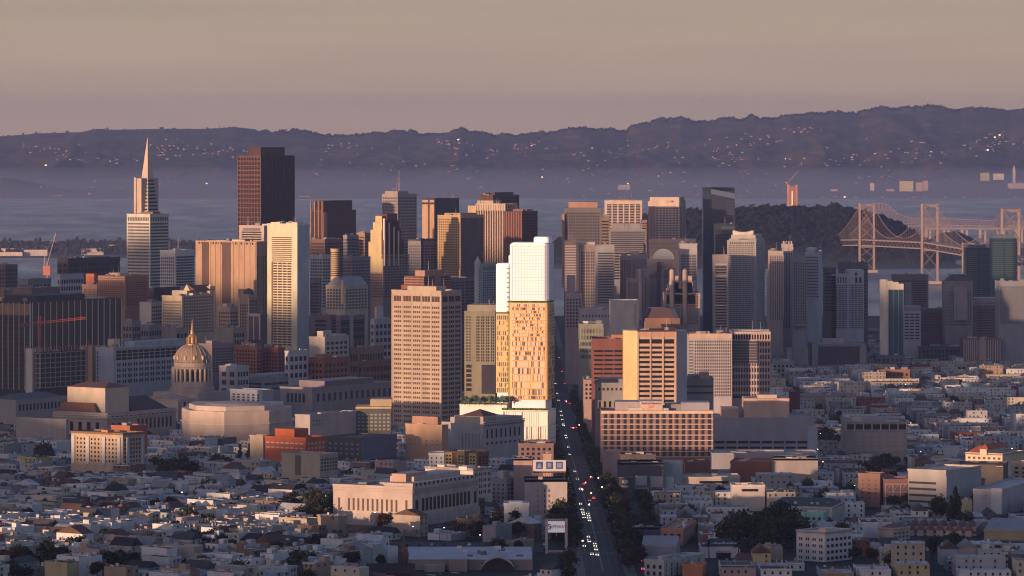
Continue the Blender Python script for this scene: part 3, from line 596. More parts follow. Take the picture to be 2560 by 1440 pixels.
t = T('glass_tower', 'slender green glass tower with sunlit cream side and curved white cap', 'tower', 4850, 0, 2217, 2259, 2259, 722, plain((.03, .085, .11), .2), 24, top=wall((.6, .55, .48)))
t.pan('side_wall', 'F', -.42, -.02, 700, 940, wall((.60, .54, .46)), d=1.5)
b = MB(); W_, P_ = t.W, t.dp
pts = [(-.42, 706), (-.36, 700), (-.18, 697), (.05, 701), (.35, 704), (.7, 707), (1.0, 712)]
for (a, ya), (c, yc) in zip(pts, pts[1:]):
    b.box((a-.5)*W_, (c-.5)*W_, -P_/2-.8, P_/2-2, t.z(724), t.z((ya+yc)/2))
b.build('cap', wall((.60, .54, .46)), t.root); t.pan('side_bay', 'F', -.06, .08, 722, 940, wall((.6, .5, .38)), d=.9)
t.fin('F', 3, 724, 930, .06, .4, wall((.3, .36, .36)), .1, .98); t.r('F', 40, 726, 930, .6, .1, .98, mat=plain((.02, .06, .085), .18)); t.done()
t = T('office_block', 'broad brown office block right behind the green glass tower', 'building', 5200, 0, 2236, 2321, 2321, 690, wall((.15, .12, .13)), 40); t.r('F', 14, 700, 780, .45, cols=2, cf=.96, mat=GD); t.pan('panel', 'F', .3, .5, 705, 780, wall((.18, .2, .22)), .2); t.done()
t = T('office_block', 'white block with seven rows of dark slots beside the green glass tower', 'building', 5000, 0, 2258, 2302, 2302, 768, wall((.42, .40, .40)), 25); t.pan('panel', 'F', 0, 1, 768, 777, wall((.3, .28, .29)), .1); t.r('F', 9, 782, 850, .45, .05, .95, cols=3, cf=.8, mat=GD); t.done()
t = T('brick_building', 'dim brown brick block between the slotted white block and the mansard tower', 'building', 5080, 0, 2302, 2362, 2362, 775, wall((.14, .08, .07)), 30); t.p('F', 8, 7, 780, 830, .5, .4); t.done()
t = T('hotel_tower', 'old stone tower with dark mansard cap and lit slope', 'tower', 5050, 0, 2362, 2432, 2432, 705, wall((.24, .21, .21)), 34)
W_, P_ = t.W/2, t.dp/2; b = MB(); z0, z1 = t.H, t.z(687); b.v += [(-W_*.9, -P_, z0), (W_*.9, -P_, z0), (W_*.9, P_, z0), (-W_*.9, P_, z0), (-W_*.45, -P_*.5, z1), (W_*.5, -P_*.5, z1), (W_*.5, P_*.5, z1), (-W_*.45, P_*.5, z1)]
for f in [(4, 5, 6, 7), (0, 1, 5, 4), (1, 2, 6, 5), (2, 3, 7, 6), (3, 0, 4, 7)]: b.f.append(f); b.m.append(0)
b.build('mansard_roof', wall((.09, .085, .095)), t.root); t.pan('central_bay', 'F', .32, .8, 716, 800, wall((.3, .26, .26)), d=2); t.p('F', 5, 14, 718, 815, .35, .5, .34, .78); t.p('F', 12, 12, 728, 815, .35, .5); t.roofstuff(2, 2, wall((.4, .3, .25)), t.z(687)); t.done()
t = T('glass_tower', 'dark teal condominium tower, shorter of the glass pair by the bridge', 'tower', 6000, 0, 2416, 2476, 2476, 622, plain((.025, .055, .07), .2), 34); t.blk('penthouse', .1, .85, .1, .9, 612, plain((.08, .12, .14), .4)); t.r('F', 30, 625, 770, .45, .05, .48, mat=plain((.06, .10, .12), .3)); t.r('F', 30, 625, 770, .45, .54, .96, mat=plain((.06, .10, .12), .3)); t.done()
t = T('glass_tower', 'dark teal condominium tower, taller of the glass pair by the bridge', 'tower', 5900, 0, 2480, 2542, 2542, 598, plain((.02, .05, .062), .2), 34); t.blk('penthouse', .1, .9, .1, .9, 587, plain((.08, .13, .15), .4)); t.r('F', 30, 604, 760, .45, .05, .46, mat=plain((.05, .085, .10), .3)); t.r('F', 30, 604, 760, .45, .54, .96, mat=plain((.05, .085, .10), .3)); t.done()
t = T('office_tower', 'brick-brown office block with overhanging flat white cap at right', 'tower', 5100, 0, 2437, 2529, 2529, 765, wall((.24, .15, .13)), 40); t.blk('cap', .02, .9, .1, .9, 745, wall((.34, .3, .3))); t.band('F', 1, 754, 762, .4, .8, wall((.38, .33, .32)), .0, .92); t.p('F', 20, 12, 772, 850, .55, .42, .06, .96); t.done()
t = T('apartment_tower', 'hazy grey gridded tower cut by the right frame edge', 'tower', 4900, 0, 2496, 2600, 2600, 705, wall((.22, .23, .26)), 35); t.p('F', 16, 14, 715, 810, .5, .5); t.done()
# the arched hotel of pink stone
t = T('hotel_tower', 'pink stepped hotel tower crowned by a glass fan dome', 'tower', 4700, 0, 1600, 1700, 1700, 700, wall((.28, .225, .21)), 44)
g_ = wall((.27, .22, .21))
for a, c, y0, y1, pt in ((.08, .92, .05, .9, 672), (.2, .82, .1, .85, 648), (.28, .74, .15, .8, 640)): t.blk('stepped_storey', a, c, y0, y1, pt, g_, 720)
xd, R_ = (X(1659, 4700)-t.cx), 26/F*4700
b = MB(); n = 18; yd = -t.dp*.36
for k in range(n):
    a0, a1 = pi*k/n, pi*(k+1)/n; zc = t.z(649)
    b.face([(xd+R_*cos(a0), yd, zc+R_*sin(a0)), (xd+R_*cos(a1), yd, zc+R_*sin(a1)), (xd+R_*.9*cos(a1), yd+14, zc+R_*.9*sin(a1)), (xd+R_*.9*cos(a0), yd+14, zc+R_*.9*sin(a0))])
b.face([(xd+R_*cos(pi*k/n), yd, zc+R_*sin(pi*k/n)) for k in range(n+1)]); b.build('dome', plain((.34, .38, .40), .2), t.root)
b = MB()
for rr in (1.0, .72, .45):
    for k in range(n):
        a0, a1 = pi*k/n, pi*(k+1)/n; b.bar((xd+R_*rr*cos(a0), yd-.2, zc+R_*rr*sin(a0)), (xd+R_*rr*cos(a1), yd-.2, zc+R_*rr*sin(a1)), .35 if rr == 1 else .2)
b.bar((xd-R_, yd-.3, zc), (xd+R_, yd-.3, zc), .5); b.build('dome_frame', plain((.5, .52, .5), .4), t.root)
t.pan('recess_panel', 'F', .42, .52, 655, 790, wall((.09, .07, .075)), .1)
for u in (.06, .24, .34, .6, .78): t.p('F', 2, 22, 668+abs(u-.5)*60, 820, .55, .5, u, u+.1, mat=GD)
t.done()
t = T('hotel_tower', 'lower left wing of the domed hotel, stair-stepped, in shade', 'tower', 4640, 0, 1567, 1612, 1612, 700, wall((.27, .22, .215)), 40)
t.blk('stepped_storey', .55, 1, .1, .9, 676, g_); t.p('F', 7, 16, 706, 800, .5, .5, mat=GD); MB().lathe([(2.2, t.z(800)), (2.2, t.z(676)), (1.6, t.z(673)), (.2, t.z(671))], 10, t.W*.25, -t.dp/2).build('turret', wall((.36, .3, .28)), t.root); t.done()
t = T('hotel_tower', 'front wing of the domed hotel, sunlit pink steps with two turrets', 'tower', 4470, 0, 1660, 1750, 1750, 735, wall((.40, .29, .25)), 34)
q_ = wall((.42, .31, .27))
for a, c, pt in ((.08, .86, 722), (.16, .8, 706), (.22, .4, 690), (.60, .78, 690)): t.blk('stepped_storey', a, c, .0, .7, pt, q_, 760)
for u in (.22, .58): MB().lathe([(2.4, t.z(810)), (2.4, t.z(678)), (1.8, t.z(674)), (.2, t.z(672))], 10, (u-.5)*t.W, -t.dp/2).build('turret', wall((.42, .32, .27)), t.root)
t.p('F', 13, 12, 725, 812, .5, .5, mat=GD); t.p('F', 9, 3, 706, 724, .5, .5, .16, .8, mat=GD); t.done()
t = T('office_block', 'blackish flat slab behind the glass fan dome', 'building', 5000, 0, 1624, 1740, 1740, 600, wall((.075, .07, .085)), 30); t.r('F', 2, 604, 625, .4, .02, .98, mat=GB); t.done()
t = T('office_tower', 'white-grey banded tower right of the glass fan dome', 'tower', 4850, 0, 1700, 1743, 1743, 611, wall((.36, .35, .37)), 30); t.r('F', 16, 636, 700, .5, .04, .96, cols=3, cf=.9); t.done()
t = T('apartment_tower', 'cream tower with sunlit corner left of the domed hotel', 'tower', 4800, 0, 1551, 1580, 1580, 643, wall((.46, .33, .27)), 30); t.blk('penthouse', .1, .6, .2, .8, 635, wall((.46, .33, .27))); t.p('F', 4, 16, 650, 750, .5, .5, mat=GD); t.done()
t = T('apartment_tower', 'pale grey tower with a peach lit roof box', 'tower', 4900, 0, 1580, 1620, 1620, 640, wall((.32, .28, .29)), 30); t.blk('penthouse', -.05, .45, .2, .8, 628, wall((.5, .36, .25))); t.p('F', 6, 18, 648, 760, .45, .5); t.done()
# avenue edge
t = T('office_tower', 'dark brown banded tower right at the avenue gap', 'tower', 4950, 0, 1412, 1445, 1445, 604, wall((.13, .11, .12)), 40); t.r('F', 26, 612, 780, .5, 0.02, 1, mat=wall((.34, .28, .28))); t.done()
t = T('apartment_tower', 'pinkish tower with sunlit left edge and glass bays beside the avenue', 'tower', 4800, 0, 1442, 1490, 1490, 614, wall((.24, .21, .2)), 35)
t.pan('side_wall', 'F', 0, .12, 606, 780, wall((.45, .34, .28)), d=.8); t.blk('penthouse', .0, .95, .1, .8, 605, wall((.42, .35, .33))); t.fin('F', 3, 625, 780, .12, .6, wall((.42, .33, .28)), .2, .95); t.p('F', 6, 20, 628, 780, .6, .5, .2, .95, mat=GB); t.done()
t = T('apartment_tower', 'bluish white banded tower right of the pinkish glass-bay tower', 'tower', 4750, 0, 1489, 1536, 1536, 616, wall((.28, .29, .31)), 35); t.r('F', 20, 630, 760, .45, .12, .96, mat=GM); t.done()
t = T('office_block', 'stepped stone block standing on the right kerb of the avenue', 'building', 4550, 0, 1414, 1455, 1455, 735, wall((.30, .27, .28)), 40); t.blk('upper_storey', .1, .6, .2, .9, 690, wall((.28, .25, .26))); t.p('F', 5, 9, 745, 820, .5, .5); t.done()
t = T('department_store', 'long low white store with a row of tiny windows', 'building', 4500, 0, 1450, 1530, 1530, 776, wall((.34, .33, .35)), 60); t.p('F', 9, 1, 785, 795, .35, .5, mat=GD); t.roofstuff(3, 3); t.done()
t = T('department_store', 'blank peach-white box store catching sun on its upper left', 'building', 4400, 0, 1526, 1597, 1597, 755, wall((.46, .42, .38)), 50); t.p('F', 1, 8, 760, 815, .3, .4, .82, .92, mat=GD); t.done()
t = T('office_block', 'olive ribbed low block behind the brown slotted building', 'building', 4250, 0, 1448, 1508, 1508, 812, wall((.24, .25, .2)), 50); t.fin('F', 16, 818, 850, .3, .5, wall((.34, .34, .26))); t.p('F', 16, 5, 820, 900, .5, .5); t.roofstuff(3, 3, C_WHITE); t.done()
t = T('domed_store', 'brown eight-sided store with sloping copper glass crown', 'building', 4400, 0, 1612, 1700, 1700, 795, wall((.20, .12, .09)), 60, top=False)
W_, P_ = t.W/2, t.dp/2; z0, z1 = t.z(800), t.z(772)
b = MB(); ob = [(-W_, -P_*.5), (-W_*.7, -P_), (W_*.7, -P_), (W_, -P_*.5), (W_, P_*.5), (W_*.7, P_), (-W_*.7, P_), (-W_, P_*.5)]
it = [(x*.74, y*.6) for x, y in ob]
for k in range(8): k2 = (k+1) % 8; b.face([ob[k]+(z0,), ob[k2]+(z0,), it[k2]+(z1,), it[k]+(z1,)])
b.face([p+(z1,) for p in it]); b.build('crown', plain((.12, .075, .06), .35), t.root); t.pan('panel', 'F', .3, .75, 796, 815, wall((.26, .14, .09)), .2); t.done()
# ================================================================ BRIDGES AND THE FAR SHORE
m_steel = plain((.22, .165, .165), .6); m_pier = wall((.42, .33, .26))
r_ = empty('suspension_bridge', (X(2325, 7900), 7900, 0)); tag(r_, 'double-deck suspension bridge with three steel towers, crossing to the wooded island', 'bridge')
ox, oy = X(2325, 7900), 7900
def bp(y): return lerp_table([(5600, 905), (7200, 794), (7900, 730), (8550, 671), (9150, 656)], y)
def bz(y): return lerp_table([(5600, 60), (7200, 69), (7900, 73), (8550, 63), (9150, 48)], y)
b = MB(); ys = rng(6500, 9160, 20)
for y0, y1 in zip(ys, ys[1:]):
    for dz in (0, -10.5):
        i = len(b.v)
        for y in (y0, y1):
            x, z = bp(y)-ox, bz(y)+dz
            b.v += [(x-10, y-oy, z-2.2), (x+10, y-oy, z-2.2), (x+10, y-oy, z), (x-10, y-oy, z)]
        for f in [(0, 1, 5, 4), (1, 2, 6, 5), (2, 3, 7, 6), (3, 0, 4, 7)]: b.f.append(tuple(i+k for k in f)); b.m.append(0)
b.build('deck', plain((.30, .24, .23), .7), r_)
b = MB()
for j, (y0, y1) in enumerate(zip(ys, ys[1:])):
    for s in (-10, 10):
        A0, A1 = (bp(y0)-ox+s, y0-oy, bz(y0)-2), (bp(y1)-ox+s, y1-oy, bz(y1)-10.5)
        if j % 2: A0, A1 = (A0[0], A0[1], bz(y0)-10.5), (A1[0], A1[1], bz(y1)-2)
        b.bar(A0, A1, .45)
b.build('truss', m_steel, r_)
TW = [(7200, 143), (7900, 140), (8550, 131)]
for y, zt in TW:
    b = MB(); x = bp(y)-ox
    for s in (-13.5, 13.5): b.box(x+s-1.9, x+s+1.9, y-oy-3, y-oy+3, 0, zt)
    b.build('tower_leg_pair', plain((.30, .225, .20), .6), r_)
    b = MB(); zz = [6, 30, bz(y)-14]; up = [bz(y)+2, bz(y)+24, bz(y)+46, zt-6]
    for L in (zz, up):
        for a, c in zip(L, L[1:]):
            b.bar((x-12, y-oy, a), (x+12, y-oy, c), .65); b.bar((x+12, y-oy, a), (x-12, y-oy, c), .65)
    b.box(x-12, x+12, y-oy-2, y-oy+2, zt-6, zt-1); b.box(x-12, x+12, y-oy-2, y-oy+2, bz(y)-16, bz(y)-13)
    b.build('cross_bracing', m_steel, r_)
    MB().box(x-20, x+20, y-oy-9, y-oy+9, -3, 5).build('pier', m_pier, r_)
MB().box(bp(7550)-ox-9, bp(7550)-ox+9, 7550-oy-16, 7550-oy+16, -2, 80).build('anchorage', wall((.55, .42, .26)), r_)
cab = []
def dip(ya, za, yb, zb, sag, n=16):
    P = []
    for i in range(n+1):
        t = i/n; P.append((ya+(yb-ya)*t, za+(zb-za)*t-4*sag*t*(1-t)))
    return P
segs = [dip(6500, 110, 7200, 142, 60), dip(7200, 142, 7550, 76, 11), dip(7550, 76, 7900, 139, 11), dip(7900, 139, 8550, 130, 62), dip(8550, 130, 9150, 50, 12)]
for s in (-11.5, 11.5):
    b = MB()
    for P in segs:
        for (y0, z0), (y1, z1) in zip(P, P[1:]): b.bar((bp(y0)-ox+s, y0-oy, z0), (bp(y1)-ox+s, y1-oy, z1), .55)
    b.build('cable', plain((.34, .25, .22), .6), r_)
b = MB()
for P in segs:
    for a in range(len(P)-1):
        for t in (0, .5):
            y = P[a][0]*(1-t)+P[a+1][0]*t; z = P[a][1]*(1-t)+P[a+1][1]*t
            if z > bz(y)+1:
                for s in (-11.5, 11.5): b.bar((bp(y)-ox+s, y-oy, bz(y)), (bp(y)-ox+s, y-oy, z), .22)
tag(b.build('hanger', m_steel, r_), kind='stuff')
# eastern truss bridge behind the island
DE = 11400
r_ = empty('truss_bridge', (X(2300, DE), DE, 0)); tag(r_, 'rusty cantilever truss bridge leading away behind the wooded island', 'bridge')
ox = X(2300, DE); b = MB()
top = [(1990, 548), (2030, 535), (2055, 517), (2080, 517), (2100, 530), (2135, 520), (2165, 515), (2190, 509), (2215, 509), (2228, 520), (2242, 532), (2262, 541), (2300, 545), (2360, 547), (2420, 549), (2480, 551), (2540, 553), (2620, 556)]
def bt(px): return lerp_table([(1990, 552), (2230, 556), (2290, 560), (2620, 569)], px)
q = rng(1990, 2620, 9)
for a, c in zip(q, q[1:]):
    ta, tc2 = lerp_table(top, a), lerp_table(top, c)
    for yy in (-10, 10):
        P = lambda px, py: (X(px, DE)-ox, yy, Z(py, DE))
        b.bar(P(a, ta), P(c, tc2), .6); b.bar(P(a, bt(a)), P(c, bt(c)), .7); b.bar(P(a, ta), P(c, bt(c)), .35); b.bar(P(a, bt(a)), P(c, tc2), .35); b.bar(P(a, ta), P(a, bt(a)), .3)
b.build('truss', plain((.28, .19, .165), .7), r_)
MB().box(X(1990, DE)-ox, X(2620, DE)-ox, -10, 10, Z(566, DE), Z(563, DE)).build('deck', m_steel, r_)
b = MB()
for px in range(2270, 2620, 45): b.box(X(px, DE)-ox-3, X(px, DE)-ox+3, -5, 5, -1, Z(563, DE))
tag(b.build('pier', m_pier, r_), kind='stuff')
DS = 10900
r_ = empty('viaduct', (X(2440, DS), DS, 0)); tag(r_, 'long flat grey viaduct on paired piers below the truss bridge', 'bridge'); ox = X(2440, DS)
MB().box(X(2310, DS)-ox, X(2640, DS)-ox, -12, 12, Z(574, DS), Z(568, DS)).build('deck', plain((.2, .2, .24), .7), r_)
for px in range(2325, 2640, 46):
    b = MB(); b.box(X(px, DS)-ox-2, X(px, DS)-ox+2, -6, 6, -1, Z(574, DS)); b.build('pier', m_pier, r_)
# half built tower of the new span
DN = 10700; zb = 60
r_ = empty('bridge_tower', (X(1981, DN), DN, zb)); tag(r_, 'half-built orange bridge tower with scaffold and crane above the wooded island', 'tower')
for s in (-9.5, 9.5): MB().box(s-2.6, s+2.6, -3, 3, 0, Z(462, DN)-zb).build('tower_leg', wall((.42, .22, .16)), r_)
MB().box(-6, 6, -2, 4, 0, Z(466, DN)-zb).build('scaffold', ribbed((.40, .2, .15), (.2, .1, .09), 4.0), r_)
MB().box(-2.2, 1.6, -4, -2, 0, Z(478, DN)-zb).build('glint_strip', plain((.95, .75, .42), .35, 0, 0), r_)  # bright strip painting a sun glint on the tower
b = MB(); b.bar((-12, 0, 0), (-12, 0, Z(458, DN)-zb), .8); b.bar((-12, 0, Z(458, DN)-zb), (-1+14, 0, Z(428, DN)-zb), .5); b.bar((-12, 0, Z(458, DN)-zb), (-17, 0, Z(455, DN)-zb), 1.6); b.build('crane', plain((.45, .2, .15), .6), r_)
# far shore buildings
def farbox(name, label, cat, px, w, y0, y1, D, c, extra=None, group=None):
    z0 = Z(y1, D); x = X(px, D); w = w/F*D
    r = empty(name, (x, D, z0)); tag(r, label, cat, group)
    MB().box(-w/2, w/2, -10, 10, -15, Z(y0, D)-z0).build('wall', wall(c), r)
    return r, w, Z(y0, D)-z0
r, w_, h_ = farbox('clock_tower', 'tall slender campanile on the far hillside at right', 'tower', 2535, 6, 424, 457, 21500, (.5, .42, .36))
b = MB(); b.tent(-w_/2, w_/2, -9, 9, h_, h_+24, 'x', 0, w_/2-.2, 0); b.build('spire', wall((.4, .35, .33)), r)
for i, (px, w_, y0, y1, c, lb) in enumerate([(2266, 34, 453, 470, (.62, .50, .24), 'bright golden block shining on the far shore'), (2298, 16, 456, 472, (.5, .33, .27), 'rosy block right of the shining golden one across the bay'), (2314, 12, 452, 468, (.48, .32, .26), 'second rosy block farther right of the golden one across the bay'),
    (2462, 22, 432, 444, (.34, .33, .2), 'olive institution block high on the far slope'), (2496, 26, 434, 441, (.5, .45, .42), 'long white block right of the olive one on the far slope'), (2225, 18, 472, 480, (.42, .33, .3), 'pale slab left below the golden block across the bay'),
    (2180, 10, 458, 468, (.6, .5, .3), 'small yellow lit block across the bay'), (2085, 16, 473, 478, (.5, .38, .35), 'low pink shed across the bay above the island'), (2545, 50, 458, 463, (.42, .33, .3), 'long low campus building below the campanile'), (120, 75, 489, 493, (.70, .55, .42), 'long bright racecourse grandstand on the far left shore'),
    (300, 60, 492, 496, (.45, .38, .34), 'hazy waterfront sheds on the far left shore'), (470, 80, 494, 499, (.5, .4, .35), 'long pale waterfront shed right of the pyramid spire'), (760, 30, 491, 498, (.42, .36, .34), 'pale warehouse on the far shore right of the dark red tower'), (2450, 60, 517, 523, (.4, .34, .32), 'hazy container terminal row across the bay above the bridge'), (1560, 30, 462, 466, (.42, .36, .34), 'pale plant on the far shore above the six-column tower')]):
    farbox('far_building', lb, 'building', px, w_, y0, y1, 18600 if y0 > 485 else 19800, c)
# scattered houses of the far hills
m_fh = wall((.30, .25, .23)); m_fr = wall((.35, .2, .15)); m_glint = plain((1.0, .62, .34), .5, 0, 1.6)  # glow material imitates sun glints on far houses, no lamps there
clus = [(420, 372, 60, 18), (560, 380, 55, 14), (120, 372, 60, 14), (230, 400, 90, 14), (450, 385, 80, 12), (880, 375, 80, 16), (1130, 358, 60, 14), (1180, 380, 90, 22), (1330, 372, 80, 18), (1500, 385, 90, 22), (1650, 372, 90, 20), (1880, 350, 80, 18), (2000, 330, 60, 14), (1830, 392, 100, 24), (2100, 400, 160, 26), (2300, 380, 160, 30), (2500, 370, 60, 30), (1000, 425, 400, 26), (1500, 440, 500, 26), (2100, 440, 330, 26), (700, 455, 500, 20), (1300, 470, 500, 18), (200, 470, 200, 14), (2300, 500, 260, 14), (1800, 480, 300, 20), (2480, 350, 60, 20)]
rg = random.Random(5); pts = []
def ground_hit(px, py):
    y = 18400.0
    while y < 24400:
        if bayz(X(px, y), y) >= Z(py, y): return X(px, y), y, bayz(X(px, y), y)
        y += 60
    return None
for cx_, cy_, sx, sy in clus:
    for k in range(17 if sy < 24 else 26):
        h = ground_hit(rg.gauss(cx_, sx*.6), rg.gauss(cy_, sy*.5))
        if h: pts.append(h)
rg.shuffle(pts)
bs = MB()
for i, (x, y, z) in enumerate(pts):
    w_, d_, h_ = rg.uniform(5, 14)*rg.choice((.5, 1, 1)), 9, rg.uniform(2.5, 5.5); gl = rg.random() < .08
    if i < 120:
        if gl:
            o = MB().box(-4, 4, -5, 5, -4, 5).build('glint_house', m_glint); tag(o, 'tiny house with a sun glint built as a glow on the far hillside', 'house', 'sun-glint houses on the far hillside')
        else:
            o = MB().box(-w_/2, w_/2, -d_/2, d_/2, -4, h_).build('hillside_house', m_fh); tag(o, 'tiny pale house on the far hillside across the bay', 'house', 'houses scattered over the far hillside')
        o.location = (x, y, z)
    else:
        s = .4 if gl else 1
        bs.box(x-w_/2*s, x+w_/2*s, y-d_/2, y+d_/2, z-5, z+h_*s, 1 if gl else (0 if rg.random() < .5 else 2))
tag(bs.build('hillside_town', [m_fh, m_glint, m_fr]), kind='stuff')
# flat island: low sheds and tree belt
rg = random.Random(9)
for i in range(26):
    px = rg.choice([rg.uniform(-10, 315), rg.uniform(-10, 315), rg.uniform(425, 600)]); y = rg.uniform(9580, 10100); w_ = rg.uniform(14, 60); h_ = rg.uniform(6, 14)
    o = MB().box(-w_/2, w_/2, -8, 8, -3, h_).build('barrack', wall(rg.choice([(.36, .28, .26), (.45, .38, .34), (.26, .2, .19), (.5, .45, .4)]))); o.location = (X(px, y), y, 4)
    tag(o, 'low building among trees on the flat island', 'building', 'low buildings on the flat island')
o = MB().box(-55, 22, -8, 8, -3, 8).build('hangar', wall((.6, .5, .4))); o.location = (X(30, 9570), 9575, 4); tag(o, 'long white waterfront hangar at the left end of the flat island', 'hangar')
b = MB()
for k in range(900):
    px = rg.uniform(-40, 610); y = rg.uniform(9600, 10400); x = X(px, y); h = rg.uniform(6, 15)+12*max(0, fbm(px/25., 2.2, 3)-.45)*3
    for j in range(5):
        cx_, cy_, cz_ = x+rg.gauss(0, 5), y+rg.gauss(0, 5), 4+h*rg.uniform(.3, 1); s = rg.uniform(2.5, 5)
        n = Vector((rg.gauss(0, 1), rg.gauss(0, 1), rg.gauss(0, 1))).normalized(); u = n.orthogonal().normalized()*s; v = n.cross(u)
        p = Vector((cx_, cy_, cz_)); b.face([p-u-v, p+u-v, p+u+v, p-u+v])
tag(b.build('island_trees', m_wood), kind='stuff')
# ================================================================ LEFT: civic centre and slopes
def arch_wall(*a): pass
t = T('office_building', 'huge black glass slab with white vertical fins at the left edge', 'building', 3950, AN, -60, 76, 303, 757, plain((.022, .02, .026), .3))
fw = wall((.55, .50, .46)); t.fin('F', 10, 756, 975, .07, .7, fw); t.fin('R', 15, 757, 975, .06, .7, fw, .02, 1); t.r('F', 1, 760, 788, 1, 0, 1, mat=wall((.26, .16, .11))); t.band('R', 16, 765, 975, .12, .15, plain((.05, .045, .05), .5)); t.band('F', 14, 790, 975, .12, .15, plain((.07, .055, .05), .5))  # warm top band on the left face holds sunlight in its colour
t.blk('penthouse', .35, .95, .1, .62, 741, wall((.05, .05, .06))); t.blk('plant_screen', .05, .3, .1, .25, 748, wall((.6, .45, .3))); t.roofstuff(5, 2.5, wall((.5, .42, .35))); t.done()
# building under construction
t = T('construction_frame', 'unfinished concrete frame building with open floors and white stair core', 'building', 3780, AN, 62, 100, 214, 884, wall((.05, .045, .04)), body='core')
cz = wall((.34, .31, .28))
t.band('F', 7, 884, 970, .14, .8, cz); t.band('R', 7, 884, 970, .14, .8, cz); t.fin('F', 4, 884, 970, .09, .6, cz); t.fin('R', 9, 884, 970, .06, .6, cz)
t.pan('stair_core', 'F', .18, .62, 872, 985, wall((.5, .47, .44)), d=2.5); t.p('F', 1, 6, 880, 980, .3, .4, .3, .5); t.fin('R', 16, 868, 884, .07, .3, wall((.4, .25, .16))); t.fin('F', 8, 866, 884, .1, .3, wall((.5, .28, .14)))
t.done()
def crane(name, label, px, D, ybase, ytop, jib, m):
    zb = gz(D); r = empty(name, (X(px, D), D, zb)); tag(r, label, 'crane'); k = D/F
    b = MB(); h = Z(ytop, D)-zb; w = 1.0
    for sx in (-w, w):
        for sy in (-w, w): b.bar((sx, sy, 0), (sx, sy, h), .22)
    z = Z(ybase, D)-zb-10
    while z < h-3:
        b.bar((-w, -w, z), (w, -w, z+3), .14); b.bar((w, w, z), (-w, w, z+3), .14); b.bar((-w, -w, z+3), (-w, w, z), .14); b.bar((w, -w, z+3), (w, w, z), .14); z += 3
    b.build('mast', m, r); b = MB()
    (x0, y0), (x1, y1) = jib
    A, B = Vector(((x0-px)*k, 0, Z(y0, D)-zb)), Vector(((x1-px)*k, 0, Z(y1, D)-zb)); n = 18
    for i in range(n):
        p, q = A.lerp(B, i/n), A.lerp(B, (i+1)/n); o = Vector((0, 0, 1.5)); s = Vector((0, .8, 0))
        b.bar(p-s, q-s, .2); b.bar(p+s, q+s, .2); b.bar(p+o, q+o, .2); b.bar(p-s, q+o, .12); b.bar(p+s, p+o, .12)
    b.build('jib', m, r); return r, k, zb
mr = plain((.42, .07, .045), .5)
r, k, zb = crane('tower_crane', 'red hammerhead crane with long jib over the unfinished frame', 98, 3800, 870, 790, ((60, 813), (215, 797)), mr)
MB().box((52-98)*k, (62-98)*k, -1.5, 1.5, Z(818, 3800)-zb, Z(808, 3800)-zb).build('counterweight', plain((.12, .07, .07), .7), r)
r, k, zb = crane('luffing_crane', 'pale luffing crane with raised boom beside the bay', 117, 6100, 690, 655, ((117, 665), (140, 583)), plain((.5, .36, .3), .6))
MB().box(-5, 5, -3, 3, Z(688, 6100)-zb, Z(664, 6100)-zb).build('cab', plain((.45, .15, .1), .6), r)
b = MB(); b.bar((-4, 0, Z(668, 6100)-zb), (-2, 0, Z(632, 6100)-zb), .5); b.bar((-2, 0, Z(632, 6100)-zb), ((140-117)*k, 0, Z(583, 6100)-zb), .15); b.build('gantry', plain((.5, .36, .3), .6), r)
t = T('office_building', 'brown building end with sunlit brick ribs between the frame and the white office', 'building', 3900, AN, 204, 232, 254, 868, wall((.36, .24, .17))); t.fin('F', 2, 866, 960, .1, .6, C_BRN); t.pan('stair_strip', 'F', .0, .12, 868, 960, wall((.55, .42, .3)), .5); t.done()
t = T('office_building', 'long pale blue-white office building with paired windows and upper glass rows', 'building', 3850, AN, 240, 284, 470, 872, wall((.40, .41, .43)))
t.p('R', 13, 4, 906, 962, .6, .52, .03, 1, 2, GD); t.r('R', 3, 877, 902, .78, .03, .99, cols=13, cf=.84); t.blk('upper_storey', .3, .9, .3, 1, 858, wall((.34, .36, .40))); t.blk('sign_block', .15, .5, .12, .2, 850, wall((.62, .5, .3))); t.p('F', 1, 8, 878, 960, .5, .6, .02, .16, mat=GB); t.band('R', 1, 872, 874, .3, .8, wall((.5, .5, .5))); t.done()
t = T('brick_building', 'broad brick apartment block with cornice, sunlit left half', 'building', 4450, AN, 246, 313, 372, 692, wall((.30, .16, .115)))
t.p('F', 12, 11, 705, 765, .5, .5, mat=GW); t.p('R', 12, 11, 705, 765, .5, .4, mat=GD); t.band('F', 1, 694, 699, .6, .8, wall((.5, .36, .26)), 0, 1); t.blk('penthouse', .3, .7, .1, .5, 683, wall((.5, .4, .3))); t.done()
t = T('brick_building', 'tan wing with a taller orange brick stair block left of the brick block', 'building', 4500, AN, 205, 243, 262, 714, wall((.42, .27, .19))); t.blk('stair_block', .15, .7, .2, .7, 685, wall((.42, .14, .08))); t.p('F', 3, 5, 722, 750, .3, .3, mat=GW); t.done()
t = T('hotel', 'cream grand hotel with stepped gables and brown tiled ridge', 'building', 4400, AN, 405, 455, 537, 742, wall((.46, .385, .29)))
t.p('F', 9, 11, 752, 830, .45, .5); t.p('R', 12, 12, 742, 835, .45, .5); t.blk('upper_storey', .0, .75, .3, 1, 728, wall((.46, .40, .31)))
b = MB(); b.tent(-.1*t.W, .5*t.W, -.1*t.dp, .5*t.dp, t.z(727), t.z(715), 'y', 0, 0, .5); b.build('roof', wall((.16, .075, .05)), t.root)
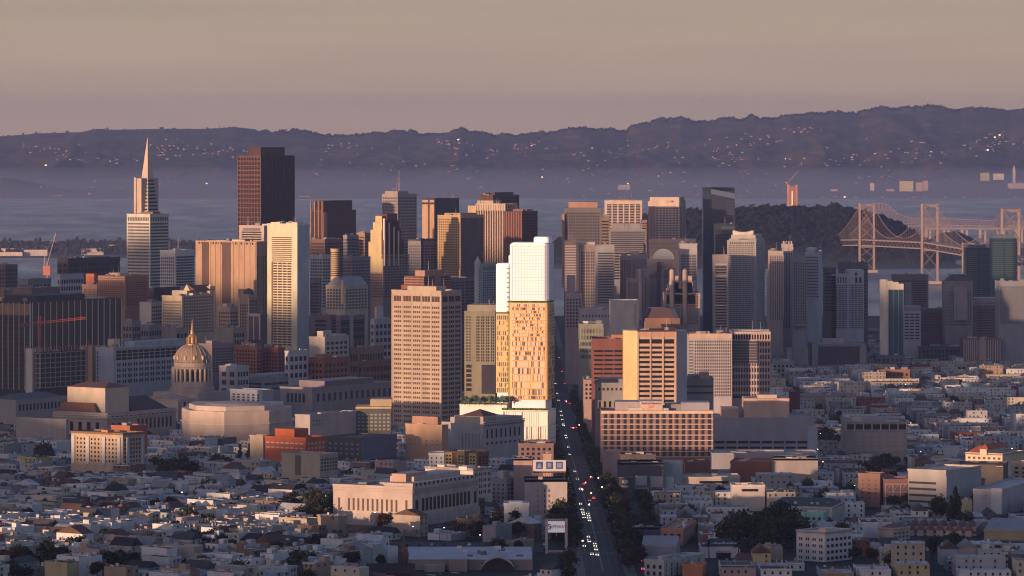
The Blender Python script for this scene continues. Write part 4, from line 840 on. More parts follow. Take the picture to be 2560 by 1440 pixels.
for x, y in ((.1, -.12), (.3, .46)): b = MB(); b.tent((x-.12)*t.W, (x+.2)*t.W, y*t.dp-1, y*t.dp+1, t.z(728), t.z(712), 'y', 0, 0, 0); b.build('gable', wall((.5, .42, .31)), t.root)
t.blk('corner_tower', .82, 1, .85, 1, 719, wall((.46, .4, .3))); t.roofstuff(6, 3, wall((.5, .46, .4))); t.done()
t = T('apartment_block', 'white block with a plain lit wall left of the cream grand hotel', 'building', 4420, AN, 349, 378, 410, 758, wall((.5, .46, .42))); t.p('R', 6, 7, 764, 830, .5, .5); t.done()
t = T('apartment_tower', 'slim brick-edged tower with rounded dark dome by the yellow banded tower', 'tower', 4300, AN, 598, 622, 644, 745, wall((.34, .24, .17)))
t.blk('upper_storey', .1, .9, .1, .9, 736, wall((.4, .28, .19))); MB().lathe([(5.2, t.z(738)), (5.2, t.z(733)), (4.6, t.z(728)), (3.2, t.z(724)), (1.2, t.z(722)), (.2, t.z(721))], 16).build('dome', wall((.09, .075, .07)), t.root); t.p('F', 4, 12, 760, 850, .5, .6, mat=GD); t.p('R', 4, 12, 750, 850, .5, .6, mat=GD); t.fin('F', 1, 745, 850, .12, .5, wall((.5, .38, .27)), .02, .98); t.done()
t = T('apartment_tower', 'white arch-topped ribbed slab below the round-domed tower', 'tower', 4150, AN, 620, 650, 668, 790, wall((.12, .085, .08))); t.fin('F', 2, 787, 850, .14, .6, wall((.55, .46, .42)), .03, .97); t.band('F', 1, 786, 790, .6, .8, wall((.55, .46, .42))); t.r('F', 10, 795, 850, .4, mat=wall((.2, .14, .12))); t.done()
for (nm, lb, D_, xl, xc, xr, yt, col, fc, fr, rc, h_) in [
    ('apartment_block', 'sunlit tan block with a rooftop box behind the city hall spire', 4350, 545, 575, 600, 770, (.40, .29, .20), 5, 9, 4, 760),
    ('apartment_block', 'blank olive block right of the golden spire', 4100, 540, 583, 612, 822, (.27, .25, .20), 0, 5, 4, 0),
    ('apartment_block', 'grey block right behind the dome with a white blank flank', 3850, 496, 530, 586, 862, (.24, .19, .19), 0, 9, 8, 853),
    ('brick_building', 'orange-lit brick tower block below the domed slim tower', 3950, 588, 642, 655, 866, (.30, .12, .075), 7, 7, 2, 856),
    ('brick_building', 'dark red brick block right of the orange-lit brick one', 3960, 655, 695, 712, 872, (.24, .085, .06), 5, 7, 2, 0),
    ('apartment_block', 'small white block with square windows in front of the brick pair', 3820, 548, 592, 622, 918, (.42, .41, .42), 2, 3, 4, 912),
    ('office_building', 'dim block with black ribbons right of the yellow banded tower', 4350, 775, 828, 842, 790, (.13, .11, .125), 1, 8, 1, 0),
    ('hotel', 'dark banded hotel with pale central strip behind the white stepped block', 4300, 840, 850, 912, 792, (.17, .14, .16), 2, 9, 1, 0),
    ('apartment_block', 'white stepped apartment block with a tall stair tower', 4000, 773, 812, 872, 845, (.42, .39, .34), 0, 5, 5, 0),
    ('apartment_block', 'white block with a blank sign frame left of the tan slab', 4250, 926, 936, 980, 800, (.38, .36, .37), 1, 5, 4, 768),
    ('brick_building', 'low brick block with pale cornice and roof pipes', 4050, 875, 895, 960, 872, (.26, .17, .13), 3, 3, 9, 865),
    ('brick_building', 'brown brick block with orange-lit gable end', 3900, 768, 808, 872, 898, (.26, .11, .07), 4, 4, 6, 888),
    ('brick_building', 'long dull red brick block left of the tan slab', 3950, 895, 905, 985, 906, (.2, .10, .08), 1, 3, 9, 0),
    ('apartment_block', 'white cube house with black void right of the brick pair', 3880, 712, 722, 770, 880, (.46, .45, .46), 1, 3, 4, 0),
    ('office_block', 'brown block standing at the left edge near the water', 5000, -10, 12, 44, 664, (.17, .13, .13), 3, 9, 6, 0),
    ('office_block', 'long dark hospital-like slab before the flat island', 5400, 143, 170, 300, 648, (.10, .075, .08), 2, 6, 14, 0),
    ('apartment_block', 'white block with small windows below the dark long slab', 4900, 143, 150, 210, 688, (.42, .42, .44), 1, 5, 9, 0),
    ('apartment_block', 'grey roof cluster block left of the luffing crane foot', 4900, 44, 70, 128, 700, (.22, .21, .22), 3, 4, 6, 0),
    ('apartment_block', 'low reddish block on the slope at left', 4700, 30, 80, 150, 722, (.2, .14, .13), 5, 3, 6, 0),
    ('apartment_block', 'rough-topped grey block between the black slab and the cream hotel', 4200, 306, 330, 352, 806, (.26, .23, .22), 3, 5, 4, 798),
    ('apartment_block', 'dim grey block below the white lit-wall block', 4180, 352, 372, 405, 815, (.22, .20, .21), 3, 4, 5, 0),
    ('apartment_block', 'olive-grey flat block in front of the cream grand hotel', 4080, 404, 440, 470, 822, (.28, .25, .22), 0, 4, 3, 812),
    ('office_block', 'black flat block behind the white-fronted block and brick block', 4600, 370, 385, 450, 722, (.045, .035, .045), 0, 5, 0, 0),
    ('brick_building', 'small orange block at the far left slope', 4800, -20, 10, 60, 728, (.3, .16, .12), 4, 3, 5, 0)]:
    t = T(nm, lb, 'building', D_, AN, xl, xc, xr, yt, wall(col)); ye = yt+(95 if D_ > 4000 else 70)
    if fc: t.p('F', fc, fr, yt+8, ye, .5, .5, mat=GW if col[0] > .3 else GD)
    if rc: t.p('R', rc, fr, yt+8, ye, .55, .5) if 'band' not in lb else t.r('R', fr+4, yt+8, ye, .5)
    if lb.startswith('dark banded hotel'): t.r('R', 14, 800, 868, .5); t.pan('strip', 'R', .38, .5, 785, 870, wall((.3, .28, .31)), d=1)
    if h_: t.blk('roof_block', .2, .6, .2, .6, h_, wall(tuple(min(.6, c*1.3) for c in col)))
    if lb.startswith('white stepped'): t.blk('stair_tower', .5, .9, .0, .35, 828, wall((.46, .43, .38))); t.blk('upper_storey', .2, 1, .4, .9, 838, wall((.44, .4, .36)))
    t.roofstuff(2, 2.5); t.done()
# ---------------- city hall
D = 3730; zb = gz(D)-1; k = D/F; xc = X(472, D)
r_ = empty('city_hall', (xc, D+40, zb), -AN); tag(r_, 'domed stone city hall with ribbed dome and golden lantern spire', 'city hall'); HERO.append((472, 820, D, 'the domed city hall'))
Dd = D+40; kz = lambda py: Z(py, Dd)-zb; kr = lambda w: w/2/F*Dd
st = wall((.38, .31, .26), .8, .15); stl = wall((.46, .38, .31), .8, .1); gold = plain((.40, .25, .11), .45, .45); ldr = wall((.26, .195, .15), .6, .15)
MB().box(-58, 58, -40, 40, 0, kz(1000)).build('wall', st, r_)
MB().box(-20, 20, -44, 44, 0, kz(990)).build('central_block', stl, r_); b = MB(); b.tent(-16, 16, -45, 45, kz(990), kz(982), 'y', 0, 0, 0); b.build('pediment_roof', st, r_)
MB().box(-24, 24, -22, 22, kz(1001), kz(978)).build('drum_base', st, r_)
MB().lathe([(kr(112), kz(985)), (kr(112), kz(968)), (kr(104), kz(967)), (kr(104), kz(953)), (kr(84), kz(952)), (kr(84), kz(922)), (kr(100), kz(921)), (kr(102), kz(916)), (kr(92), kz(915)), (kr(92), kz(906))], 40).build('drum', st, r_)
for i in range(24):
    a = 2*pi*i/24+.05; x, y = kr(98)*cos(a), kr(98)*sin(a); o = MB().lathe([(.95, kz(953)), (.95, kz(921))], 8, x, y).build('column', stl, r_)
for i in range(24):
    a = 2*pi*(i+.5)/24+.05; x, y = (kr(84)+.1)*cos(a), (kr(84)+.1)*sin(a); o = MB().box(-.1, .3, -1.1, 1.1, kz(950), kz(928)).build('window', GD, r_); o.location = (x, y, 0); o.rotation_euler = (0, 0, a)
prof = []
for i in range(15):
    th = i/14*1.36; prof.append((kr(90)*cos(th)**.8, kz(906)+(kz(862)-kz(906))*sin(th)/sin(1.36)))
MB().lathe(prof, 48).build('dome', ldr, r_, True)
for i in range(20):
    a = 2*pi*i/20; b = MB()
    for (r0, z0), (r1, z1) in zip(prof, prof[1:]): b.bar(((r0+.1)*cos(a), (r0+.1)*sin(a), z0), ((r1+.1)*cos(a), (r1+.1)*sin(a), z1), .38)
    b.build('dome_rib', wall((.40, .30, .21), .5), r_)
for i in range(12):
    a = 2*pi*(i+.5)/12; o = MB().lathe([(1.1, 0), (1.1, 2.2), (.3, 3.4)], 8).build('dormer', stl, r_); r0, z0 = prof[2]; o.location = (r0*cos(a), r0*sin(a), z0)
MB().lathe([(kr(32), kz(865)), (kr(32), kz(860)), (kr(24), kz(859)), (kr(16), kz(858)), (kr(16), kz(843)), (kr(22), kz(842)), (kr(18), kz(838)), (kr(11), kz(835)), (kr(9), kz(826)), (kr(5), kz(822)), (kr(3), kz(812)), (.1, kz(797))], 20).build('lantern', gold, r_)
for i in range(8):
    a = 2*pi*i/8; o = MB().lathe([(.55, kz(859)), (.55, kz(842))], 6, kr(25)*cos(a), kr(25)*sin(a)).build('lantern_column', gold, r_)
for u in rng(-54, 54, 6):
    unitbox('window', GD, r_, (u, -40.1, 22), (2, .5, 9)); 
for u in rng(-34, 34, 6): unitbox('window', GD, r_, (58.1, u, 22), (.5, 2, 9))
FOOT.append((xc, Dd, 58, 44, AN))
# ---------------- opera house with fly tower
t = T('opera_house', 'pale stone opera house with blank fly tower and brown hipped roofs', 'opera house', 3480, AN, 133, 268, 440, 1036, wall((.36, .315, .28)))
t.band('F', 1, 1040, 1046, .5, 1.2, wall((.42, .37, .33))); t.band('R', 1, 1040, 1046, .5, 1.2, wall((.42, .37, .33)))
zr = t.z(1030); fx0, fx1 = -.34*t.W, .5*t.W*.96
b = MB().box(fx0, fx1-.12*t.W, -.42*t.dp, -.08*t.dp, t.H, t.z(972)); b.build('fly_tower', wall((.46, .395, .32)), t.root)
b = MB(); b.tent(fx0-.6, fx1-.12*t.W+.6, -.42*t.dp-.6, -.08*t.dp+.6, t.z(972), t.z(960), 'x', 0, 9, 0); b.build('fly_tower_roof', wall((.13, .07, .055)), t.root)
b = MB(); b.tent(-.48*t.W, .3*t.W, -.49*t.dp, -.42*t.dp, t.H, t.z(1010), 'x', 0, 6, 0); b.build('front_roof', wall((.15, .07, .045)), t.root)
b = MB(); b.tent(-.3*t.W, .42*t.W, -.05*t.dp, .48*t.dp, t.H, t.z(1002), 'y', 0, 7, 0); b.build('rear_roof', wall((.07, .05, .05)), t.root)
t.p('R', 9, 1, 1052, 1080, .4, .85, .42, .95, mat=GD); t.p('R', 14, 1, 1030+9, 1049, .3, .4, .05, .95, mat=GD); t.p('F', 5, 1, 1056, 1082, .35, .8, .1, .9, mat=GD); t.p('R', 3, 1, 1058, 1082, .35, .9, .04, .3, mat=GD); t.done()
t = T('civic_building', 'long low stone building with dark roof left of the opera house', 'building', 3640, AN, -40, 40, 175, 1003, wall((.30, .27, .26))); b = MB(); b.tent(-.4*t.W, .45*t.W, -.45*t.dp, .45*t.dp, t.H, t.z(988), 'y', 0, 8, 0); b.build('roof', wall((.10, .10, .115)), t.root); t.p('R', 14, 1, 1010, 1030, .4, .7); t.done()
t = T('civic_building', 'white stone courthouse block between opera house and frame edge', 'building', 3400, AN, 40, 165, 172, 1052, wall((.30, .28, .26))); t.done()
# ---------------- symphony hall like block
D_ = 3430; zb = gz(D_)-1; r_ = empty('concert_hall', (X(580, D_), D_+35, zb)); tag(r_, 'pale many-sided concert hall with curved blank walls and drooping roof', 'concert hall')
q = lambda px, dy: (X(px, D_)-X(580, D_), dy)
poly = [q(441, 20), q(470, -16), q(560, -33), q(670, -18), q(717, 14), q(715, 50), q(450, 50)]
MB().prism(poly, 0, Z(1030, D_)-zb).build('wall', wall((.44, .37, .32)), r_)
MB().prism([(x*.86, y*.86) for x, y in poly], 0, Z(1018, D_)-zb).build('upper_wall', wall((.46, .39, .33)), r_)
MB().prism([(x*1.03, y*1.03) for x, y in poly], Z(1064, D_)-zb, Z(1061, D_)-zb).build('canopy', wall((.5, .43, .38)), r_); MB().lathe([(26, Z(1018, D_)-zb), (22, Z(1014, D_)-zb), (10, Z(1011, D_)-zb), (1, Z(1010, D_)-zb)], 24, 2, 4).build('roof', wall((.36, .31, .28)), r_)
FOOT.append((X(580, D_), D_+30, 44, 34, 0)); HERO.append((580, 1030, D_, 'the many-sided concert hall'))
t = T('auditorium', 'grey beaux-arts auditorium with arched windows left of the tan slab', 'building', 3720, AN, 700, 780, 985, 972, wall((.27, .25, .26)))
t.blk('upper_storey', .2, 1, .15, .75, 955, wall((.19, .17, .19))); t.p('F', 5, 1, 984, 1008, .5, .9, .2, .8, mat=GM); t.p('R', 14, 1, 984, 1006, .35, .8, .04, .98, mat=GM); t.fin('F', 5, 982, 1012, .1, .5, wall((.34, .31, .3)), .2, .8); t.done()
t = T('civic_building', 'long grey library block with flat stepped roofs behind the auditorium', 'building', 3850, AN, 600, 655, 800, 948, wall((.26, .25, .27))); t.blk('upper_storey', .1, .9, .1, .9, 938, wall((.3, .29, .31))); t.p('F', 6, 2, 955, 975, .8, .4); t.p('R', 8, 2, 955, 980, .8, .4); t.done()
t = T('civic_building', 'small pale blue lit block in front of the long grey library', 'building', 3680, AN, 575, 655, 685, 978, wall((.30, .33, .38))); t.p('F', 6, 3, 985, 1005, .4, .5); t.done()
t = T('office_building', 'dark office block with a grid of pale square blinds below the tan slab', 'building', 3380, 0, 889, 978, 978, 1025, wall((.085, .09, .085)), 30); t.p('F', 8, 5, 1032, 1078, .5, .42, .03, .98, mat=wall((.28, .28, .24))); t.blk('cornice', 0, 1, 0, 1, 1017, wall((.46, .36, .2))); t.blk('upper_storey', .4, 1, .3, 1, 1000, wall((.40, .32, .22))); t.done()
t = T('warehouse', 'blank grey-white block with long flat roof left of the dark blind-gridded office', 'building', 3330, AN, 738, 775, 890, 1040, wall((.34, .31, .31))); t.p('R', 4, 2, 1048, 1068, .25, .4, .05, .3); t.roofstuff(3, 2); t.done()
t = T('apartment_block', 'cream apartment block with white bay columns, orange-lit left side', 'building', 2960, AN, 178, 307, 362, 1087, wall((.42, .33, .24)))
t.p('F', 14, 6, 1096, 1160, .34, .45, .02, .98, mat=GD); t.p('R', 7, 6, 1096, 1160, .4, .5, mat=GD)
for u in (.05, .33, .64, .93): t.pan('bay', 'F', u-.03, u+.03, 1094, 1165, wall((.48, .47, .46)), d=.9)
for u in (.2, .85): t.pan('bay', 'R', u-.05, u+.05, 1094, 1165, wall((.46, .46, .47)), d=.9)
t.blk('stair_block', .5, .62, .2, .5, 1079, wall((.45, .25, .14))); t.rim(1.0, wall((.44, .25, .13))); t.done()
t = T('brick_building', 'red brick block standing behind the cream apartment block', 'building', 3130, AN, 278, 325, 368, 1068, wall((.34, .12, .07))); t.roofstuff(2, 3); t.done()
t = T('brick_building', 'bright orange-red brick school with white window bands', 'building', 3000, AN, 662, 765, 815, 1098, wall((.40, .11, .05)))
t.r('F', 2, 1104, 1128, .3, .02, .95, cols=8, cf=.7, mat=wall((.5, .42, .38))); t.blk('upper_storey', .15, .62, .2, .9, 1076, wall((.40, .11, .05))); t.p('R', 5, 3, 1104, 1140, .4, .4, mat=wall((.45, .42, .42))); t.done()
t = T('school_building', 'dark green-grey block with pale windows and a slate-blue wing', 'building', 3050, AN, 815, 905, 990, 1098, wall((.10, .095, .09))); t.p('F', 6, 3, 1106, 1142, .4, .35, mat=wall((.3, .28, .28))); t.pan('blue_wing', 'R', 0, 1, 1092, 1150, wall((.13, .14, .20)), .4); t.p('R', 8, 3, 1104, 1142, .4, .3, .02, .98, mat=wall((.34, .33, .34))); t.done()
t = T('apartment_block', 'small sand-coloured blank block left of the orange-red school', 'building', 3020, AN, 625, 658, 672, 1092, wall((.42, .35, .26))); t.done()
t = T('apartment_block', 'olive beige twin block with blank sides below the orange-red school', 'building', 2830, AN, 704, 800, 845, 1140, wall((.34, .30, .24))); t.pan('recess_panel', 'F', .36, .5, 1141, 1190, wall((.12, .11, .10)), .1); t.p('R', 6, 4, 1146, 1180, .5, .5); t.done()
# right of centre left: loft and lodge blocks
t = T('apartment_block', 'tall plain apricot block with tiny windows left of the classical lodge', 'building', 3080, AN, 1014, 1105, 1120, 1066, wall((.42, .28, .19))); t.p('F', 6, 2, 1098, 1118, .14, .2, mat=GD); t.blk('stair_block', .1, .8, .5, 1, 1044, wall((.36, .22, .16))); t.roofstuff(3, 2); t.done()
t = T('lodge_hall', 'white classical lodge hall with tall slit windows and brown hip roof', 'building', 3120, AN, 1105, 1208, 1310, 1062, wall((.36, .34, .34)))
t.p('R', 8, 1, 1074, 1098, .28, .9, .04, .94, mat=GD); t.p('R', 8, 1, 1106, 1114, .35, .6, .04, .94, mat=GD); t.p('R', 16, 1, 1062, 1068, .3, .5, .04, .94, mat=GD); t.blk('attic_storey', .1, 1, .1, .95, 1047, wall((.34, .32, .33))); t.blk('fly_block', .3, 1, .0, .3, 1042, wall((.40, .34, .27)))
b = MB(); b.tent(-.1*t.W, .45*t.W, -.45*t.dp, -.05*t.dp, t.z(1042), t.z(1026), 'x', 0, 10, .4); b.build('roof', wall((.11, .06, .05)), t.root); t.fin('F', 6, 1085, 1120, .2, .5, wall((.3, .26, .24)), .5, .98); t.band('R', 1, 1056, 1061, .4, 1.0, wall((.42, .4, .4))); t.done()
t = T('apartment_block', 'yellow bay-windowed apartment block with brown recesses', 'building', 2870, AN, 1115, 1195, 1222, 1134, wall((.17, .10, .08)))
for u in (.12, .5, .86): t.pan('bay', 'F', u-.11, u+.11, 1128 if u == .5 else 1134, 1175, wall((.50, .38, .14)), d=1.2); t.p('F', 2, 4, 1138, 1172, .5, .4, u-.1, u+.1, mat=GD)
for (ki, m, lst) in t.wins.values():
    for i, (c, s) in enumerate(lst): lst[i] = ((c[0], c[1]-1.2, c[2]), s)
t.p('R', 3, 4, 1140, 1172, .5, .5); t.done()
t = T('apartment_block', 'small white block with six windows left of the yellow bays', 'building', 2840, 0, 1072, 1110, 1110, 1136, wall((.44, .45, .48)), 16); t.p('F', 3, 3, 1140, 1170, .2, .45, mat=GD); t.done()
t = T('apartment_block', 'long cream-white apartment block with lit left face and blue-white right face', 'building', 2640, AN, 1063, 1183, 1230, 1176, wall((.50, .45, .40)))
t.p('R', 4, 4, 1180, 1240, .5, .5, .04, .96, 2, GD); t.p('F', 6, 4, 1184, 1240, .4, .4, .3, .98, 2, GW, miss=.15); t.roofstuff(3, 2.5, C_WHITE); t.rim(.9, wall((.56, .50, .44))); t.done()
t = T('apartment_block', 'grey block with steps and many windows beside the cream-white block', 'building', 2700, AN, 1228, 1265, 1312, 1200, wall((.32, .28, .26))); t.p('R', 5, 5, 1208, 1260, .35, .5, mat=GD); t.blk('stair_block', .3, .7, .1, .4, 1180, wall((.46, .40, .34))); t.p('F', 3, 5, 1208, 1260, .3, .4); t.done()
t = T('loft_building', 'large pale grey wall block with four rows of small windows, billboard frame on top', 'building', 2560, 0, 1312, 1418, 1418, 1203, wall((.35, .315, .31)), 22); t.p('F', 1, 5, 1220, 1285, .25, .4, .28, .34, mat=GD); t.p('F', 2, 5, 1220, 1285, .22, .5, .42, .62, mat=GD); t.blk('stair_block', .32, .42, .1, .5, 1193, wall((.45, .36, .32))); t.rim(1.0, C_GREY); t.done()
t = T('house', 'white gable-stepped house standing in dark trees below the grey wall block', 'house', 2460, 0, 1260, 1322, 1322, 1262, wall((.46, .48, .51)), 14); t.p('F', 2, 3, 1266, 1296, .3, .35, .4, .62, mat=GD); t.blk('gable_step', .2, .75, .0, .6, 1254, wall((.46, .48, .51))); t.done()
# ---------------- colonnaded granite building on its knoll
D = 2470; al = radians(27)
t = T('granite_building', 'colonnaded granite building with tall slot windows on a knoll, pink-lit left side', 'building', D, al, 833, 1031, 1196, 1222, wall((.42, .36, .33), .8, .14), zb=Z(1318, D))
g2 = wall((.38, .33, .31), .8, .14)
t.p('F', 11, 1, 1250, 1283, .36, 1, .17, .83, mat=GW); t.p('F', 1, 1, 1250, 1283, .45, 1, .05, .1, mat=GW); t.p('F', 1, 1, 1250, 1283, .45, 1, .9, .95, mat=GW); t.p('F', 15, 1, 1297, 1303, .2, .9, .04, .96)
t.p('R', 13, 1, 1248, 1283, .55, 1, .13, .88, mat=GD); t.p('R', 1, 1, 1250, 1285, .5, 1, .03, .1, mat=GD); t.p('R', 1, 1, 1250, 1283, .5, 1, .92, .98, mat=GD)
t.band('F', 1, 1226, 1232, .3, .7, g2); t.band('R', 1, 1226, 1232, .3, .7, g2); t.pan('plinth', 'F', -.01, 1.01, 1292, 1322, g2, d=.8); t.pan('plinth', 'R', -.01, 1.01, 1292, 1322, g2, d=.8)
t.blk('attic_storey', .62, .98, .03, .95, 1204+6, wall((.44, .37, .33))); t.blk('attic_storey', .55, .85, .2, .9, 1198, wall((.42, .36, .33)));
MB().box(.12*t.W, .3*t.W, -.36*t.dp, -.05*t.dp, t.H, t.z(1190)).build('plant_house', wall((.42, .3, .24)), t.root)
for i in range(14): unitbox('window', GD, t.root, (.48*t.W+.1, (-.42+.84*i/13)*t.dp, t.z(1215)), (.4, 1.4, 2.2))
t.roofstuff(7, 2.2); t.done()
kn = MB(); P = []
for i in range(28):
    a = 2*pi*i/28; P.append((cos(a), sin(a)))
zt = Z(1318, D); nm = gz(2440)-4
kn.v = []; lv = [(1.12, zt+.0), (1.2, zt-.4), (1.38, zt-4), (1.55, zt-9), (1.9, nm)]
for s_, z_ in lv:
    for cx_, cy_ in P: kn.v.append((t.cx+(t.W*.72*s_*cx_), t.cy+(t.dp*.62*s_*cy_), z_))
for j in range(len(lv)-1):
    for i in range(28): a, b_ = j*28+i, j*28+(i+1) % 28; kn.f.append((a, b_, b_+28, a+28)); kn.m.append(0)
kn.f.append(tuple(range(28))); kn.m.append(0)
tag(kn.build('hill', mottled('knoll', [(.03, .033, .02), (.06, .05, .04), (.10, .08, .07)], .06)), kind='structure'); KN = (t.cx, t.cy, t.W*.72, t.dp*.62, zt)
# ================================================================ THE HERO TOWER under construction drawings: white and copper
D = 3400
mw = ribbed((.84, .90, 1.0), (.70, .74, .80), 3.3, 2, .93, .35); mcop = wall((.70, .46, .22), .5, .06); mcl = wall((.74, .80, .90), .4, .04); mye = wall((.55, .44, .20), .5, .06); mpk = wall((.78, .62, .46), .45, .04)
r_ = empty('residential_tower', (X(1330, D), D+16, gz(D)-1), -radians(10)); tag(r_, 'brilliant white and copper residential tower with planted terraces beside the avenue', 'tower')
zb = gz(D)-1; k_ = D/F
def zz(py): return Z(py, D)-zb
W_ = 29.8; P_ = 30.0
def rrect(w, d, r, n=5):
    P = []
    for cx_, cy_, a0 in ((w/2-r, -d/2+r, -90), (w/2-r, d/2-r, 0), (-w/2+r, d/2-r, 90), (-w/2+r, -d/2+r, 180)):
        for i in range(n+1): a = radians(a0+90*i/n); P.append((cx_+r*cos(a), cy_+r*sin(a)))
    return P
def rbox(name, w, d, r, z0, z1, m, dx=0, dy=0, smooth=False, soft=0):
    b = MB(); P = [(x+dx, y+dy) for x, y in rrect(w, d, r)]
    if soft:
        b.prism(P, z0, z1-soft, 0)
        for i, (s0, s1) in enumerate(((0, .35), (.35, .75), (.75, 1.0))):
            f = lambda s: [(dx+(x-dx)*(1-.12*s*s), dy+(y-dy)*(1-.12*s*s)) for x, y in P]
            b.prism(f(s1), z1-soft+soft*s0, z1-soft+soft*s1, 0)
    else: b.prism(P, z0, z1, 0)
    return b.build(name, m, r_)
rbox('upper_wall', W_, P_, 4, zz(752), zz(607), mw, soft=1.6)
rbox('penthouse', 12.5, 16, 3, zz(607)-.5, zz(593), mw, 8.2, 2, soft=1.2)
rbox('lower_wall', W_, P_, 2.2, zz(1000), zz(757), mcop); rbox('planter', W_-.6, P_-.6, 2, zz(757), zz(752), wall((.09, .13, .05)))
rbox('neck', W_-3.4, P_-4, 1.5, zz(1024), zz(1000), mcl)
# mullion lines of the upper glass
b = MB()
for i in range(12): x = -W_/2+2.5+i*(W_-5)/11; b.box(x-.09, x+.09, -P_/2-.14, -P_/2+.1, zz(750), zz(612))
for i in range(10): y = -P_/2+3+i*(P_-6)/9; b.box(W_/2-.1, W_/2+.14, y-.09, y+.09, zz(750), zz(612))
for i in range(21): z = zz(750)+i*(zz(610)-zz(750))/20; b.box(-W_/2+2.5, W_/2-2.5, -P_/2-.12, -P_/2+.1, z-.09, z+.09); b.box(W_/2-.1, W_/2+.12, -P_/2+3, P_/2-3, z-.09, z+.09)
b.build('mullion_grid', plain((.42, .42, .46), .5), r_)
# copper part: storeys in growing modules
rh = random.Random(11); rows = []; y = 760.0; hh = 8.2; i = 0
while y < 995: rows.append((y, min(y+hh, 999))); y += hh; i += 1; hh = 8.2 if i < 10 else (12 if i < 15 else 17.5)
gl = [plain((.10, .085, .07), .35), plain((.28, .20, .13), .35), plain((.17, .13, .095), .35), plain((.05, .048, .05), .3)]; md = plain((.80, .27, .07), .5)
cand = []
for (ya, yb) in rows:
    z0, z1 = zz(yb)+.35, zz(ya)-.15
    unitbox('floor_band', md, r_, (0, -P_/2-.22, zz(yb)), (W_-4.4, .7, .45)); unitbox('floor_band', mye, r_, (W_/2+.22, 0, zz(yb)), (.6, P_-4.4, .36))
    n = 40; x0 = -W_/2+2.4; st = (W_-4.8)/n
    for c in range(n):
        q = rh.random() if c % 2 == 0 else (q if rh.random() < .6 else rh.random()); x = x0+st*(c+.5)
        if q < .28: cand.append(('window', rh.choice(gl), (x, -P_/2-.05, (z0+z1)/2), (st*.78, .4, (z1-z0)*.92)))
        elif q < .80: cand.append(('panel', mpk, (x, -P_/2-.12, (z0+z1)/2), (st*.74, .5, (z1-z0)*.95)))
    n = 12; st = (P_-5)/n
    for c in range(n):
        q = rh.random(); y_ = -P_/2+2.5+st*(c+.5)
        if q < .55: cand.append(('window', rh.choice(gl), (W_/2+.05, y_, (z0+z1)/2), (.4, st*.6, (z1-z0)*.92)))
        elif q < .8: cand.append(('panel', mye, (W_/2+.12, y_, (z0+z1)/2), (.5, st*.7, (z1-z0)*.95)))
def emit(cand, root):
    g = {}
    for c in cand: g.setdefault(c[0], []).append(c)
    for kd, lst in g.items():
        lst.sort(key=lambda c: -max(c[3][0], c[3][1])*c[3][2])
        for _, m, c, s in lst[:100]: unitbox(kd, m, root, c, s)
        if len(lst) > 100:
            b = MB(); ms = []
            for _, m, c, s in lst[100:]:
                if m not in ms: ms.append(m)
                b.box(c[0]-s[0]/2, c[0]+s[0]/2, c[1]-s[1]/2, c[1]+s[1]/2, c[2]-s[2]/2, c[2]+s[2]/2, ms.index(m))
            tag(b.build(kd, ms, root), kind='stuff')
# left shaft
xl = -W_/2-8.2; LW, LD = 10.4, 24
rbox('side_shaft', LW, LD, 1.5, zz(782), zz(660), mw, xl+1.6, 6, soft=1.0); rbox('side_shaft_base', LW, LD, 1.2, zz(985), zz(786), mye, xl+1.6, 6); rbox('side_planter', LW-.4, LD-.4, 1, zz(786), zz(781), wall((.09, .13, .05)), xl+1.6, 6)
rbox('side_neck', LW-1.5, LD-2, 1, zz(1012), zz(985), mcl, xl+1.6, 6); rbox('link_wall', 4, 20, .5, zz(1000), zz(640), mcl, -W_/2-.5, 7)
for i in range(26): z = zz(672)-i*(zz(672)-zz(985))/26; unitbox('balcony', plain((.16, .17, .12), .6), r_, (-W_/2-2.0, -6.0, z), (2.4, 2.6, .9))
for i in range(15):
    z1 = zz(790+i*13); z0 = zz(790+i*13+11.5)
    for c in range(6):
        if rh.random() < .62: cand.append(('window', rh.choice(gl), (xl+1.6-LW/2+1.4+c*1.5, -6-.05, (z0+z1)/2), (.8, .4, (z1-z0)*.9)))
# podium
mpod = wall((.78, .76, .72), .4, .05)
rbox('podium_wall', 36, 34, 1.0, 0, zz(1026), mpod, -2.6, 1)
for k, (ya, yb) in enumerate(((1030, 1064), (1067, 1098), (1100, 1125))):
    z0, z1 = zz(yb), zz(ya)
    for c in range(20):
        x = -19.6+1+c*1.75; q = rh.random()
        if q < .3: cand.append(('window', gl[2], (x, -16-.05, (z0+z1)/2), (.9, .4, z1-z0)))
        elif q < .8: cand.append(('panel', plain((.62, .5, .38), .5), (x, -16.1, (z0+z1)/2), (.35, .4, z1-z0)))
    unitbox('floor_band', plain((.5, .4, .25), .5), r_, (-2.6, -16.1, zz(ya)+.5), (35, .5, .5))
    for c in range(8):
        cand.append(('panel', plain((.95, .93, .84), .3), (15.5, -13+c*4, (z0+z1)/2), (.3, 2.6, z1-z0-.6)))
emit(cand, r_)
b = MB().box(-54, -18, -8, 26, 0, zz(1016)); b.build('terrace_wall', mpod, r_); MB().box(-54.4, -17.6, -8.4, 26.4, zz(1016), zz(1014)).build('terrace_edge', mpk, r_)
FOOT.append((X(1330, D), D+16, 22, 20, 0)); FOOT.append((X(1330, D)-36, D+16, 20, 20, 0)); HERO.append((1330, 800, D, 'the white and copper tower'))
